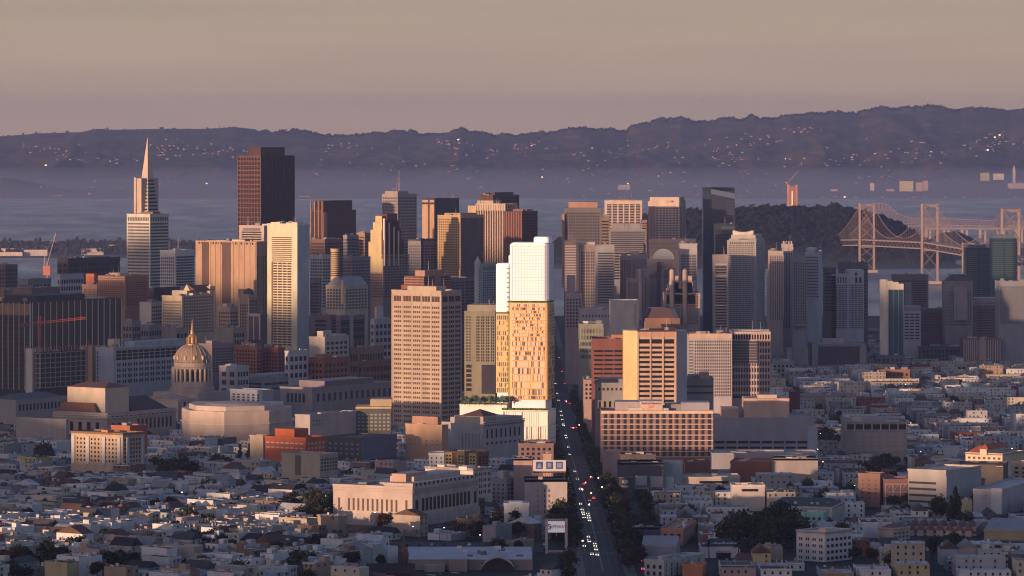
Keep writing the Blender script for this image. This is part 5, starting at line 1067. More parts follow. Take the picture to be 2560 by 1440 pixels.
# ================================================================ MID CITY
t = T('office_tower', 'square tan concrete office slab with five bays of grouped windows and tall crown slots', 'tower', 3640, AN, 979, 1103, 1153, 730, wall((.40, .33, .26)))
t.blk('penthouse', .28, .86, .1, .6, 717, wall((.42, .36, .28))); t.p('F', 5, 1, 741, 756, .86, .9, .03, .985, 3, GW, sf=.86); t.p('R', 3, 1, 741, 756, .86, .9, .03, .985, 2, GD, sf=.8)
t.p('F', 5, 25, 764, 1062, .66, .42, .03, .985, 4, GW, sf=.82); t.p('R', 3, 25, 764, 1062, .66, .5, .03, .985, 3, GD, sf=.84); t.fin('F', 5, 737, 1066, .07, .35, wall((.42, .35, .28)), .01, .99); t.fin('R', 3, 737, 1066, .06, .35)
t.mast(.62, .3, 690, .15, None, 717); t.mast(.7, .3, 700, .15, None, 717); MB().lathe([(3.2, t.H), (3.4, t.z(726)), (1.2, t.z(724))], 12, t.W*.44, t.dp*.05).build('dish', wall((.7, .6, .5)), t.root); t.done()
t = T('apartment_tower', 'olive beige apartment tower with balconies behind the planted terrace', 'tower', 3800, radians(8), 1161, 1238, 1262, 781, wall((.24, .225, .165)), 30)
t.blk('penthouse', .06, 1.0, .1, .9, 763, wall((.27, .25, .19))); t.p('F', 2, 16, 790, 905, .7, .6, .03, .22, 2, GB); t.p('F', 4, 16, 790, 905, .62, .62, .36, .99, 2, GD); t.band('F', 16, 788, 905, .12, .9, wall((.30, .28, .2)), .0, .24); t.p('F', 1, 6, 910, 980, .8, .6, .05, .24, 1, GD); t.pan('recess_panel', 'F', .56, .99, 912, 985, C_DARK, .1); t.p('R', 3, 16, 790, 905, .6, .6); t.roofstuff(2, 3); t.done()
# the white square-eyed hotel and its row
t = T('office_tower', 'peach concrete tower with black ribbon windows in three bays, golden left flank', 'tower', 3350, 0, 1594, 1690, 1690, 829, wall((.46, .33, .26)), 34)
b = MB(); W_, P_ = t.W/2, t.dp/2; xL, xR = X(1559, 3350)-t.cx, X(1719, 3350)-t.cx
b2 = MB().prism([(xL, -P_+6), (-W_, -P_), (-W_, P_), (xL, P_-6)], 0, t.z(827)); b2.build('left_flank', wall((.60, .46, .24)), t.root)  # gold of this flank includes the stronger sun it catches
MB().prism([(W_, -P_), (xR, -P_+10), (xR, P_-6), (W_, P_)], 0, t.z(828)).build('right_flank', wall((.42, .40, .42)), t.root)  # blue-grey of this flank has its shade painted in
t.pan('lintel', 'F', 0, 1, 829, 842, wall((.42, .26, .18)), .2); t.r('F', 1, 847, 860, .84, .02, .97, cols=3, cf=.86, mat=plain((.012, .012, .014), .4, 0, 0, .2)); t.r('F', 12, 863, 1008, .5, .02, .97, cols=3, cf=.86, mat=plain((.012, .012, .014), .4, 0, 0, .2)); t.fin('F', 3, 829, 1008, .12, .8, wall((.46, .31, .23)), .01, .99)
t.rim(1.2, wall((.3, .24, .22))); t.roofstuff(2, 2); t.done()
t = T('office_building', 'reddish brown office block with dark ribbon windows left of the peach tower', 'building', 3600, 0, 1481, 1562, 1562, 850, wall((.20, .085, .07)), 45); t.r('F', 8, 872, 962, .4, .03, .97, cols=3, cf=.88); t.blk('penthouse', .6, .95, .2, .7, 838, wall((.42, .2, .12))); t.done()
t = T('office_building', 'low grey arcaded building below the reddish brown block', 'building', 3450, 0, 1490, 1560, 1560, 960, wall((.26, .25, .25)), 40); t.p('F', 5, 1, 1000, 1030, .4, .7, mat=GD); t.blk('upper_storey', .1, 1, .4, 1, 950, C_GREY); t.p('F', 6, 1, 966, 980, .4, .4); t.done()
t = T('office_building', 'wide white gridded building with square windows and dark glass inset', 'building', 3820, 0, 1830, 1926, 1926, 832, wall((.46, .38, .36)), 40)
t.fin('F', 14, 833, 990, .3, .6, wall((.50, .38, .33)), .01, .99); t.r('F', 1, 835, 850, .8, 0.02, .98); t.r('F', 9, 852, 998, .66, .02, .98, mat=plain((.03, .025, .04), .3)); t.pan('glass_inset', 'F', .0, .68, 852, 908, plain((.07, .065, .08), .3), 1.0); t.band('F', 8, 852, 908, .14, 1.6, wall((.36, .32, .32)), 0, .68); t.done()
t = T('office_building', 'long lower white wing pierced by small square windows', 'building', 3800, 0, 1722, 1830, 1830, 840, wall((.40, .37, .38)), 40)
t.p('F', 17, 18, 850, 992, .5, .55, .13, .99, mat=GD); t.r('F', 17, 850, 980, .5, .0, .11, mat=plain((.10, .13, .11), .3)); t.pan('cornice_panel', 'F', 0, 1, 834, 846, wall((.5, .38, .3)), .8); t.roofstuff(4, 4, wall((.4, .3, .24))); t.done()
t = T('office_building', 'tiered grey-brown block with a peach roof box under the white gridded wing', 'building', 3400, 0, 1716, 1784, 1784, 950, wall((.26, .24, .25)), 40); t.blk('roof_box', .5, .85, .1, .5, 932, wall((.52, .32, .22))); t.blk('upper_storey', .1, .5, .1, .8, 940, C_GREY); t.r('F', 2, 958, 990, .3, .02, .98, mat=GB); t.done()
# banded bank block
t = T('office_building', 'long pink office block with white sunshade ribs and a roof sign', 'building', 3060, 0, 1503, 1783, 1783, 1030, wall((.24, .16, .145)), 36)
t.band('F', 8, 1033, 1142, .12, 1.0, wall((.58, .44, .38))); t.p('F', 17, 8, 1033, 1142, .42, .72, .01, .995, mat=plain((.02, .02, .028), .35)); t.pan('cornice_panel', 'F', 0, 1, 1027, 1034, wall((.6, .46, .36)), .8); t.fin('F', 17, 1034, 1142, .1, .3, wall((.34, .24, .2)), .01, .995)
t.blk('roof_screen', .13, .35, .2, .8, 1006, wall((.36, .31, .32))); t.blk('sign_block', .35, .55, .1, .7, 1004, wall((.52, .40, .34))); t.blk('plant_screen', .58, .78, .3, .9, 1013, C_GREY); t.blk('roof_screen', .72, .97, .2, .8, 1008, wall((.3, .3, .34))); t.blk('corner_block', .94, 1, 0, .3, 1026, wall((.6, .48, .36)))
def text_on(parent, body, name, m, x, y, z, size, depth=.1, ry=None, align='CENTER', shear=0):
    cu = bpy.data.curves.new(name, 'FONT'); cu.body = body; cu.size = size; cu.extrude = depth; cu.align_x = align; cu.align_y = 'CENTER'; cu.resolution_u = 3; cu.shear = shear; cu.offset = .012*size
    tmp = bpy.data.objects.new(name, cu); COL.objects.link(tmp); dg = bpy.context.evaluated_depsgraph_get()
    me = bpy.data.meshes.new_from_object(tmp.evaluated_get(dg)); bpy.data.objects.remove(tmp); me.materials.clear(); me.materials.append(m); me.name = name
    o = bpy.data.objects.new(name, me); COL.objects.link(o); o.parent = parent; o.location = (x, y, z); o.rotation_euler = (radians(90), 0, 0); return o
text_on(t.root, 'Bank of America', 'sign_lettering', plain((.10, .09, .22), .5), (.45-.5)*t.W, -t.dp*.4-.15, t.z(1009), 2.0)
b = MB()
for k in range(4): b.box((.45-.5)*t.W-2+k*.7, (.45-.5)*t.W+1.2+k*.3, -t.dp*.4-.2, -t.dp*.4-.02, t.z(1020)+k*.55, t.z(1020)+k*.55+.35)
b.build('emblem', plain((.7, .12, .10), .5), t.root); t.roofstuff(5, 3, z=t.H); t.done()
t = T('parking_building', 'huge windowless grey block with a dark slot at its foot', 'building', 3180, 0, 1784, 2036, 2036, 1047, wall((.30, .28, .31)), 50)
t.blk('roof_box', .31, .76, .2, .8, 998, wall((.46, .33, .27))); t.blk('roof_box', .09, .26, .3, .8, 1024, wall((.42, .3, .24))); t.blk('chimney_row', .45, .64, .3, .5, 990, wall((.45, .36, .32))); t.r('F', 1, 1102, 1109, .9, 0, .94, cols=8, cf=.86); t.r('F', 1, 1116, 1122, .9, 0, .94, cols=8, cf=.86); t.pan('side_bay', 'F', .93, 1.03, 1066, 1128, wall((.32, .34, .40)), d=1.5); t.p('F', 8, 3, 1056, 1092, .08, .14, mat=C_GREY); t.done()
t = T('office_building', 'beige blind-windowed block with dark glazed top storey in white frames', 'building', 3250, 0, 2113, 2268, 2268, 1057, wall((.29, .245, .215)), 45)
t.r('F', 1, 1060, 1074, .9, .02, .99, cols=7, cf=.84, mat=GD); t.fin('F', 7, 1057, 1076, .06, .5, wall((.55, .52, .52)), .01, .99); t.p('F', 6, 4, 1080, 1128, .82, .78, .16, .95, mat=wall((.33, .28, .25))); t.blk('upper_storey', .2, .95, .2, .9, 1048, wall((.3, .26, .25))); t.roofstuff(4, 3); t.done()
YB = {2030: 925, 1975: 860, 1968: 925, 1924: 905, 2408: 915, 2300: 905, 2505: 912, 2322: 860, 2325: 928, 2195: 960, 2280: 935, 2190: 920, 1930: 940, 2000: 1020, 1976: 1040, 1330: 1125, 1452: 960, 1460: 1075, 1424: 900}
def gdepth(yb, yt):
    q = 2150.0
    while CH-(yb+6-HY)/F*q > gz(q) and q < 6300: q += 4
    return q

for (nm, lb, D_, xl, xr, yt, col, dp_, sty) in [
    ('theatre', 'low grey theatre block with a huge dark blank screen wall', 4150, 2030, 2165, 862, (.28, .26, .26), 50, 'screen'),
    ('convention_hall', 'very long flat dark roofed convention hall before the art deco towers', 4400, 1975, 2205, 832, (.14, .13, .15), 80, 'roof'),
    ('warehouse', 'blank cream box wall left of the dark screen wall', 4000, 1968, 2020, 874, (.38, .38, .33), 30, ''),
    ('billboard_building', 'grey building carrying a big sky-blue poster', 4050, 1924, 1966, 874, (.2, .2, .22), 20, 'poster'),
    ('office_building', 'brown office block of vertical white ribs at right, split by a plain bay', 4250, 2408, 2502, 848, (.16, .11, .10), 40, 'ribs'),
    ('office_building', 'dull dark brown long block below the mansard tower', 4150, 2300, 2416, 868, (.11, .10, .115), 40, 'win'),
    ('apartment_block', 'white balconied apartment slab cut by the right edge', 4100, 2505, 2600, 856, (.36, .34, .36), 40, 'rows'),
    ('office_building', 'pale blue-roofed low complex behind the ribbed brown block', 4450, 2322, 2435, 836, (.26, .29, .34), 50, ''),
    ('warehouse', 'yellow-grey long two-storey block below the dull dark block', 3800, 2325, 2430, 910, (.34, .31, .22), 30, 'win'),
    ('brick_building', 'orange-brown lofts right below the green glass tower', 3780, 2195, 2275, 926, (.24, .13, .09), 30, 'win'),
    ('brick_building', 'dark brick block right of the orange-brown lofts', 3850, 2280, 2325, 912, (.14, .075, .06), 30, 'win'),
    ('office_building', 'glassy podium block around the foot of the green glass tower', 4500, 2190, 2262, 890, (.14, .17, .2), 30, 'win'),
    ('apartment_block', 'small cream block left below the blank cream wall', 3800, 1930, 1985, 905, (.3, .28, .25), 24, 'win'),
    ('warehouse', 'long brown-pink wall with rounded grey sheds above the blind-windowed block', 3480, 2000, 2140, 990, (.28, .22, .19), 30, ''),
    ('office_building', 'dark red narrow tower block beside the peach roof box', 3320, 1976, 2000, 982, (.13, .04, .035), 24, ''),
    ('civic_building', 'small dark-topped classical theatre left edge of the avenue below the hero tower', 3020, 1330, 1384, 1098, (.12, .08, .075), 24, ''),
    ('office_building', 'beige old block with tall arched windows right of the avenue', 3900, 1452, 1500, 900, (.26, .24, .24), 40, 'win'),
    ('office_building', 'sunlit narrow stone fronts lining the right kerb of the avenue', 3700, 1460, 1492, 952, (.36, .26, .22), 60, 'win'),
    ('office_building', 'white small block on the right kerb of the avenue beyond the stone fronts', 4200, 1424, 1452, 850, (.3, .28, .29), 60, 'win')]:
    D_ = gdepth(YB[xl], yt)
    t = T(nm, lb, 'building', D_, 0, xl, xr, xr, yt, wall(col), dp_); n = max(3, int(t.W/4.5))
    if sty == 'win': t.p('F', n, 4, yt+5, yt+48, .45, .5, mat=GD)
    if sty == 'screen': t.pan('screen_wall', 'F', .14, .86, 866, 912, wall((.075, .065, .08)), .3); t.fin('F', 1, 863, 918, .03, .5, wall((.03, .03, .03)), .13, .87); t.blk('roof_box', .2, .6, .1, .5, 848, wall((.36, .33, .31)))
    if sty == 'roof': t.blk('roof_slab', -.01, 1.01, -.02, 1, 827, wall((.10, .09, .10))); t.pan('roof_edge', 'F', .1, .9, 838, 843, wall((.32, .31, .32)), .5)
    if sty == 'poster': t.pan('poster', 'F', .0, .95, 876, 902, plain((.10, .22, .38), .6), .2); t.pan('poster_cloud', 'F', .0, .95, 896, 902, plain((.26, .34, .42), .6), .25)
    if sty == 'ribs': t.fin('F', 7, 849, 905, .3, .6, wall((.42, .38, .36)), .02, .42); t.fin('F', 6, 849, 905, .3, .6, wall((.42, .38, .36)), .60, .98); t.pan('plain_bay', 'F', .44, .58, 842, 910, wall((.34, .27, .23)), d=1)
    if sty == 'rows': t.r('F', 8, 862, 920, .5, .05, 1, cols=6, cf=.7, mat=GM); t.fin('F', 6, 858, 920, .06, .6, wall((.5, .42, .4)))
    t.roofstuff(4, 3); t.done()
# ================================================================ THE AVENUE
YS = [y for y in rng(-1500, 6440, 60) if 1980 <= y <= 6300]
m_road = mottled('asphalt', [(.020, .021, .025), (.034, .034, .038)], .15, .8); m_side = mottled('pavement', [(.09, .088, .09), (.13, .125, .125)], .2, .9); m_line = plain((.26, .26, .26), .7)
def strip(name, x0, x1, dz, m, kind='structure', y0=1980, y1=6300):
    ys = [y for y in YS if y0 <= y <= y1]; b = MB()
    for a, c in zip(ys, ys[1:]): b.face([(x0, a, gz(a)+dz), (x1, a, gz(a)+dz), (x1, c, gz(c)+dz), (x0, c, gz(c)+dz)])
    # sides down to the ground
    for a, c in zip(ys, ys[1:]):
        b.face([(x0, c, gz(c)+dz), (x0, c, gz(c)-.4), (x0, a, gz(a)-.4), (x0, a, gz(a)+dz)]); b.face([(x1, a, gz(a)+dz), (x1, a, gz(a)-.4), (x1, c, gz(c)-.4), (x1, c, gz(c)+dz)])
    return tag(b.build(name, m), kind=kind)
strip('road', 36, 55, .20, m_road); strip('pavement', 29.5, 36, .34, m_side); strip('pavement', 55, 61, .34, m_side)
strip('side_road', 62, 76, .20, m_road, y1=2720); strip('pavement', 76, 79, .34, m_side, y1=2720)
b = MB()
for y in range(2210, 4400, 12):
    for x in (37.4, 40.8, 48.8, 52.4):
        b.face([(x-.09, y, gz(y)+.205), (x+.09, y, gz(y)+.205), (x+.09, y+4.5, gz(y+4.5)+.205), (x-.09, y+4.5, gz(y+4.5)+.205)])
for y in range(2200, 4400, 20):
    for x in (44.5, 45.0): b.face([(x-.08, y, gz(y)+.206), (x+.08, y, gz(y)+.206), (x+.08, y+20, gz(y+20)+.206), (x-.08, y+20, gz(y+20)+.206)])
for y in (2330, 2465, 2660, 2905, 3160, 3400, 3640):
    for k in range(9): x = 36.6+k*2; b.face([(x, y, gz(y)+.208), (x+.8, y, gz(y)+.208), (x+.8, y+3.4, gz(y+3.4)+.208), (x, y+3.4, gz(y+3.4)+.208)])
    strip_x = 0
tag(b.build('road_markings', m_line), kind='structure')
for y in (2345, 2480, 2675, 2920, 3175, 3415, 3655):
    b = MB()
    for xa, xb in ((-520, 29.3), (79.2 if y < 2720 else 61.2, 560)): b.face([(xa, y, gz(y)+.12), (xb, y, gz(y)+.12), (xb, y+13, gz(y+13)+.12), (xa, y+13, gz(y+13)+.12)])
    tag(b.build('cross_street', m_road), kind='structure')
# ================================================================ TREES
def crown_mesh(name, seed, n, rx, rz, leaf, cols, cone=False):
    r = random.Random(seed); b = MB(); cl = []
    for k in range(11 if not cone else 14):
        if cone:
            t = (k+.5)/14; a = r.uniform(0, 6.28); q = rx*(1-t)*r.uniform(.3, .8); cl.append((q*cos(a), q*sin(a), rz*2*t, rx*(1-t)*.55+.5))
        else:
            a, e, q = r.uniform(0, 6.28), r.uniform(-.7, 1.2), r.uniform(.25, .75); cl.append((rx*q*cos(a)*cos(e), rx*q*sin(a)*cos(e), rz*(1+.75*q*sin(e)), r.uniform(.3, .5)*rx))
    for i in range(n):
        cx_, cy_, cz_, R_ = r.choice(cl); d = Vector((r.gauss(0, 1), r.gauss(0, 1), r.gauss(0, .85))).normalized(); p = Vector((cx_, cy_, cz_))+d*R_*(r.uniform(.5, 1.1) if r.random() < .85 else r.uniform(1.1, 1.45))
        nrm = (d+Vector((r.gauss(0, .6), r.gauss(0, .6), r.gauss(0, .6)))).normalized(); u = nrm.orthogonal().normalized(); v = nrm.cross(u); s = leaf*r.uniform(.6, 1.4)
        b.face([p-u*s-v*s*.7, p+u*s-v*s*.5, p+u*s*.6+v*s, p-u*s*.8+v*s*.8], r.choice((0, 0, 1, 2)))
    me = bpy.data.meshes.new(name); me.from_pydata(b.v, [], b.f)
    for c in cols: me.materials.append(plain(c, .9, 0, 0, .15, 'foliage'))
    me.polygons.foreach_set('material_index', b.m); me.update(); return me
GR = [(.016, .024, .012), (.040, .052, .026), (.009, .014, .008)]; GR2 = [(.026, .034, .014), (.075, .075, .03), (.016, .022, .010)]; GR3 = [(.035, .02, .014), (.05, .03, .018), (.02, .014, .01)]
CR = [crown_mesh('crown', s, 760, rx, rz, .46, g) for s, rx, rz, g in ((1, 5.0, 4.6, GR), (2, 4.2, 4.8, GR), (3, 6.0, 4.4, GR2), (4, 4.6, 4.0, GR), (5, 5.4, 5.4, GR2), (6, 4.4, 4.2, GR3))]
TCR = crown_mesh('crown', 9, 420, 5.0, 4.4, .6, [(.09, .14, .09), (.14, .19, .13), (.06, .10, .06)])
CONE = [crown_mesh('crown', s, 380, 3.8, 7.5, .55, GR, True) for s in (11, 12)]
def trunk_mesh(h, r, seed, limbs=4):
    rr = random.Random(seed); b = MB(); P = [(r, 0), (r*.75, h*.35), (r*.6, h*.8), (r*.3, h*1.3)]; b.lathe(P, 7)
    for k in range(limbs):
        a = 2*pi*k/limbs+rr.uniform(0, 1); b.bar((0, 0, h*(.6+.1*k)), (2.3*cos(a), 2.3*sin(a), h*(1.1+.15*k)), r*.28, n=5)
    me = bpy.data.meshes.new('trunk'); me.from_pydata(b.v, [], b.f); me.materials.append(plain((.05, .035, .025), .9)); return me
TK = [trunk_mesh(3.2, .35, 1), trunk_mesh(2.4, .3, 2)]; TKC = trunk_mesh(6, .3, 3, 0)
def palm_meshes():
    b = MB(); r = random.Random(4)
    for k in range(46):
        a = r.uniform(0, 6.28); e = r.uniform(-.5, 1.2); p = Vector((0, 0, 0)); d = Vector((cos(a)*cos(e), sin(a)*cos(e), sin(e)))
        for s in range(5):
            q = p+d*.85; w_ = Vector((-sin(a), cos(a), 0))*(.42-.06*s); b.face([p-w_, q-w_*.8, q+w_*.8, p+w_], k % 3); p = q; d = (d+Vector((0, 0, -.33))).normalized()
    me = bpy.data.meshes.new('fronds'); me.from_pydata(b.v, [], b.f)
    for c in GR: me.materials.append(plain(c, .9, 0, 0, .15, 'foliage'))
    me.polygons.foreach_set('material_index', b.m)
    t = MB().lathe([(.5, 0), (.38, 2), (.36, 9.6), (.5, 10)], 8); mt = bpy.data.meshes.new('trunk'); mt.from_pydata(t.v, [], t.f); mt.materials.append(plain((.08, .06, .045), .9)); return me, mt
PALM = palm_meshes()
TREES = []; rt = random.Random(21)
def put_tree(x, y, kind, label, group, s=None, z=None, name='tree'):
    s = s or rt.uniform(.75, 1.25); z = gz(y) if z is None else z
    r = empty(name, (x, y, z), rt.uniform(0, 6.28)); r.scale = (s, s, s*rt.uniform(.9, 1.15)); tag(r, label, 'palm' if name == 'palm_tree' else 'tree', group)
    if kind == 'cone': cm, tm, zo = rt.choice(CONE), TKC, 1.0
    elif kind == 'palm': cm, tm, zo = PALM[0], PALM[1], 10
    elif kind == 'terrace': cm, tm, zo = TCR, TK[1], 1.6
    else: cm, tm, zo = rt.choice(CR if kind == 'mix' else CR[:5]), rt.choice(TK), 2.0
    for m_, n_, z_ in ((tm, 'trunk', 0), (cm, 'fronds' if kind == 'palm' else 'crown', zo)):
        o = bpy.data.objects.new(n_, m_); COL.objects.link(o); o.parent = r; o.location = (0, 0, z_)
    FOOT.append((x, y, 2.5*s, 2.5*s, 0)); TREES.append((x, y)); return r
def at(px, py):
    D = 2150.0
    while Z(py, D) > gz(D)+.2 and D < 6200: D += 4
    return X(px, D), D
y = 2215
while y < 4300:
    step = 11 if y < 3300 else 17
    for x in ((57.6, 33.6) if y > 2720 else (57.4, 33.0) if y > 2340 else (57.4,)):
        if rt.random() < (.95 if x > 50 else .8): put_tree(x+rt.uniform(-.8, .8), y+rt.uniform(-3, 3), 'mix', 'dark leafy street tree lining the right kerb of the avenue' if x > 50 else 'dark leafy street tree lining the left kerb of the avenue', 'trees along the right kerb of the avenue' if x > 50 else 'trees along the left kerb of the avenue', rt.uniform(.62, .95), name='street_tree')
    if 2500 < y < 3300:
        for q in (0, 6): put_tree(61.5+rt.uniform(-1.5, .6) if y > 2720 else 59, y+q, 'mix', 'dark leafy tree in the second row right of the avenue', 'second row of trees right of the avenue', rt.uniform(.7, 1.05), name='avenue_tree')
    y += step
for y in range(2212, 2700, 15):
    put_tree(61.5+rt.uniform(-.8, .8)*1.2, y+rt.uniform(-4, 4), 'mix', 'dark tree on the strip between the avenue and its side road', 'trees between avenue and side road', rt.uniform(.8, 1.2), name='street_tree')
    if not 2225 < y < 2345: put_tree(29+rt.uniform(-5, 1), y+rt.uniform(-4, 4), 'broad', 'dark tree beside the avenue near the lettered pylon sign', 'trees by the pylon sign', rt.uniform(.8, 1.2), name='street_tree')
# named clumps (px, py of the foot, spread, count, kind, words)
for px, py, sx, sy, n, kind, s0, lb, gp in [
    (100, 1168, 26, 8, 7, 'broad', 1.3, 'dark evergreen in the clump left of the cream apartment block', 'clump left of the cream apartment block'),
    (450, 1205, 45, 12, 11, 'broad', 1.5, 'black-green tree in the park clump right of the cream apartment block', 'park clump right of the cream apartment block'),
    (560, 1200, 50, 10, 8, 'broad', 1.4, 'dark tree in the park row below the small white steeple', 'park row below the small steeple'),
    (620, 1182, 30, 6, 5, 'cone', 1.3, 'dark conifer standing in the park row', 'conifers of the park row'), (676, 1195, 30, 8, 5, 'broad', 1.3, 'dark tree left of the olive twin block', 'trees left of the olive twin block'),
    (800, 1300, 32, 30, 13, 'broad', 1.25, 'black tree in the thicket left of the granite colonnaded building', 'thicket left of the granite building'),
    (745, 1208, 30, 8, 5, 'broad', 1.2, 'tree before the olive twin block', 'trees before the olive twin block'), (870, 1232, 20, 8, 4, 'cone', 1.0, 'conifer behind the left corner of the granite building', 'conifers behind the granite building'),
    (1285, 1330, 40, 12, 9, 'broad', 1.15, 'dark tree on the slope below the white stepped house', 'trees below the white stepped house'), (1180, 1352, 40, 10, 6, 'broad', .9, 'low tree on the slope right of the granite building', 'trees on the slope right of the granite building'),
    (1920, 1368, 62, 20, 26, 'broad', 1.6, 'huge black-green tree in the dense grove at lower right', 'dense grove at lower right'),
    (2190, 1195, 40, 22, 10, 'broad', 1.25, 'dark tree in the grove left of the brown brick block', 'grove left of the brown brick block'), (2070, 1110, 30, 34, 12, 'broad', 1.1, 'dark street tree right of the windowless grey block', 'trees right of the windowless grey block'),
    (2345, 1388, 40, 8, 9, 'broad', .95, 'dark tree in front of the gabled apartment row', 'trees before the gabled apartment row'), (2390, 1310, 12, 6, 3, 'cone', 1.1, 'conifer beside the concrete parking garage', 'conifers beside the parking garage'),
    (2350, 1300, 10, 6, 3, 'broad', 1.2, 'bushy tree before the parking garage', 'trees before the parking garage'), (1700, 1232, 22, 6, 4, 'broad', .9, 'small tree right of the billboards', 'trees right of the billboards'),
    (1890, 1126, 60, 3, 9, 'broad', .7, 'low dark tree at the foot of the windowless grey block', 'trees at the foot of the windowless block'), (1240, 1400, 20, 12, 5, 'broad', .8, 'tree in the supermarket car park', 'trees in the supermarket car park'),
    (60, 1425, 70, 14, 16, 'mix', 1.1, 'brownish tree in the dark thicket at the lower left corner', 'thicket at the lower left corner'), (310, 1438, 40, 8, 7, 'broad', 1.1, 'dark tree below the bay-windowed terraces', 'trees below the terraces'),
    (540, 1400, 30, 14, 7, 'broad', 1.15, 'dark tree right of the bay-windowed terraces', 'trees right of the terraces'), (1610, 1330, 22, 30, 8, 'mix', .95, 'dark tree beside the side road corner', 'trees beside the side road'),
    (2260, 1275, 40, 8, 6, 'broad', .9, 'tree in front of the trussed brick wall', 'trees in front of the trussed brick wall'), (1600, 1260, 20, 24, 6, 'broad', .8, 'small tree behind the billboards', 'trees behind the billboards')]:
    for k in range(n):
        x, y = at(px+rt.gauss(0, sx*.6), py+rt.gauss(0, sy*.6))
        put_tree(x, y, kind, lb, gp, s0*rt.uniform(.75, 1.15))
for i, (px, py) in enumerate([(1728, 1385), (1772, 1395), (1846, 1402), (1882, 1402), (1950, 1405), (2074, 1335), (1990, 1108), (1950, 1352)]):
    x, y = at(px, py); put_tree(x, y, 'palm', 'shaggy palm number'.replace(' number', '')+(' left of the grove', ' before the white arched hall, left', ' before the white arched hall, middle', ' before the white arched hall, right', ' beside the white corner apartment block', ' between turquoise house and garage', ' by the windowless block', ' rising out of the dense grove')[i], None, .8, name='palm_tree')
# terrace garden of the hero tower
for k in range(9):
    x = X(1330, 3400)-19-4*k+rt.uniform(-1, 1); o = put_tree(x, 3400+rt.uniform(-2, 6), 'terrace', 'rounded grey-green tree on the planted terrace of the white tower', 'trees on the planted terrace', .62+.2*rt.random(), Z(1015, 3395), name='terrace_tree')
b = MB()
def tuft(b, x, y, z, s, n=3):
    for j in range(n):
        d = Vector((rt.gauss(0, 1), rt.gauss(0, 1), rt.gauss(0, 1))).normalized(); u = d.orthogonal().normalized()*s; v = d.cross(u); p = Vector((x, y, z))+Vector((rt.gauss(0, .4), rt.gauss(0, .4), rt.uniform(0, .9))); b.face([p-u-v, p+u-v, p+u+v, p-u+v])
ca, sa = cos(radians(10)), sin(radians(10)); hx, hy = X(1330, 3400), 3416
for k in range(900):
    x = rt.uniform(-54, 15); y = -15.2+rt.uniform(0, 2.2) if x > -20 else -7.5+rt.uniform(0, 5); zt_ = (1024 if x > -20 else 1014)
    tuft(b, hx+x*ca+y*sa, hy-x*sa+y*ca, Z(zt_, 3400)-.2, .42, 2)
for k in range(260):
    x = rt.uniform(-15, 15); tuft(b, hx+x*ca-15.2*sa, hy-x*sa-15.2*ca, Z(756, 3400), .3, 2)
tag(b.build('terrace_planting', plain((.10, .22, .05), .9)), kind='stuff')
# ================================================================ SIGNS, CHURCH, STORE
D = 2330; zb = Z(1389, D); k = D/F; r_ = empty('pylon_sign', (X(1391, D), D, zb)); tag(r_, 'tall two-post supermarket pylon sign with white lettered panel beside the avenue', 'sign'); HERO.append((1391, 1300, D, 'the lettered pylon sign'))
hS = Z(1297, D)-zb; mp = plain((.40, .35, .32), .6)
for s in (-1, 1): MB().box(s*24.5*k-.7, s*24.5*k+.7, -.6, .6, 0, hS).build('post', mp, r_)
MB().box(-27.5*k+1.6, 27.5*k-1.6, -.5, .5, hS-1.0, hS).build('top_beam', plain((.35, .25, .22), .6), r_)
z0, z1 = Z(1331, D)-zb, Z(1303, D)-zb
MB().box(-23.0*k, 23.0*k, -.5, .3, z0, z1).build('panel', plain((.66, .62, .68), .4, 0, .22), r_)  # faint glow added to brighten the panel
mt = plain((.10, .008, .025), .5); zm = (z0+z1)/2
text_on(r_, 'S', 'lettering', mt, -17.5*k, -.56, zm-.1, 4.1, .05); text_on(r_, 'AFEWAY', 'lettering', mt, 4.2*k, -.56, zm, 2.25, .05)
MB().box(-22*k, 22*k, -.3, .3, Z(1381, D)-zb, Z(1376, D)-zb).build('lower_panel', plain((.36, .32, .36), .5), r_); MB().box(-22*k, 22*k, -.3, .3, Z(1386, D)-zb, Z(1382, D)-zb).build('lower_panel', plain((.22, .05, .05), .5), r_)
MB().box(-.15, .15, -.2, .2, Z(1340, D)-zb, z0).build('hanger', mp, r_)
# three-picture billboard on the loft roof
D = 2570; zb = Z(1203, D); k = D/F; r_ = empty('billboard', (X(1374, D), D+6, zb)); tag(r_, 'white rooftop billboard with three blue square pictures', 'billboard'); HERO.append((1374, 1160, D, 'the three-square billboard'))
MB().box(-41*k, 41*k, -.6, .6, Z(1180, D)-zb, Z(1152, D)-zb).build('panel', plain((.46, .45, .48), .5), r_)
for i, u in enumerate((-25.5, 0, 24.5)):
    MB().box((u-8.5)*k, (u+8.5)*k, -.75, -.61, Z(1174, D)-zb, Z(1156, D)-zb).build('picture', plain((.035, .05, .17), .5), r_)
    b = MB(); z0 = Z(1171, D)-zb; h = 12*k; pl = [[(-6, 0), (6, 0), (4, .35), (1.5, .95), (-2, .8), (-4.5, .35)], [(-5, 0), (-1.5, 0), (0, .35), (2, 0), (4.5, .1), (4, 1), (-5, .95)], [(-6, 0), (6, 0), (6, 1), (-6, 1)]][i]
    b.face([((u+a)*k, -.8, z0+c*h) for a, c in pl]); b.build('picture_motif', plain((.17, .22, .36), .5), r_)
b = MB()
for x in rng(-38, 38, 9.5): b.bar((x*k, .4, -1), (x*k, .4, Z(1180, D)-zb), .16); b.bar((x*k, .4, 0), ((x+9)*k if x < 30 else (x-9)*k, .4, Z(1181, D)-zb), .1); b.bar((x*k, 4, -1), (x*k, .6, Z(1160, D)-zb), .12)
b.box(-41*k, 41*k, -1.0, 1.0, Z(1184, D)-zb, Z(1181, D)-zb); b.build('frame', plain((.05, .035, .035), .7), r_)
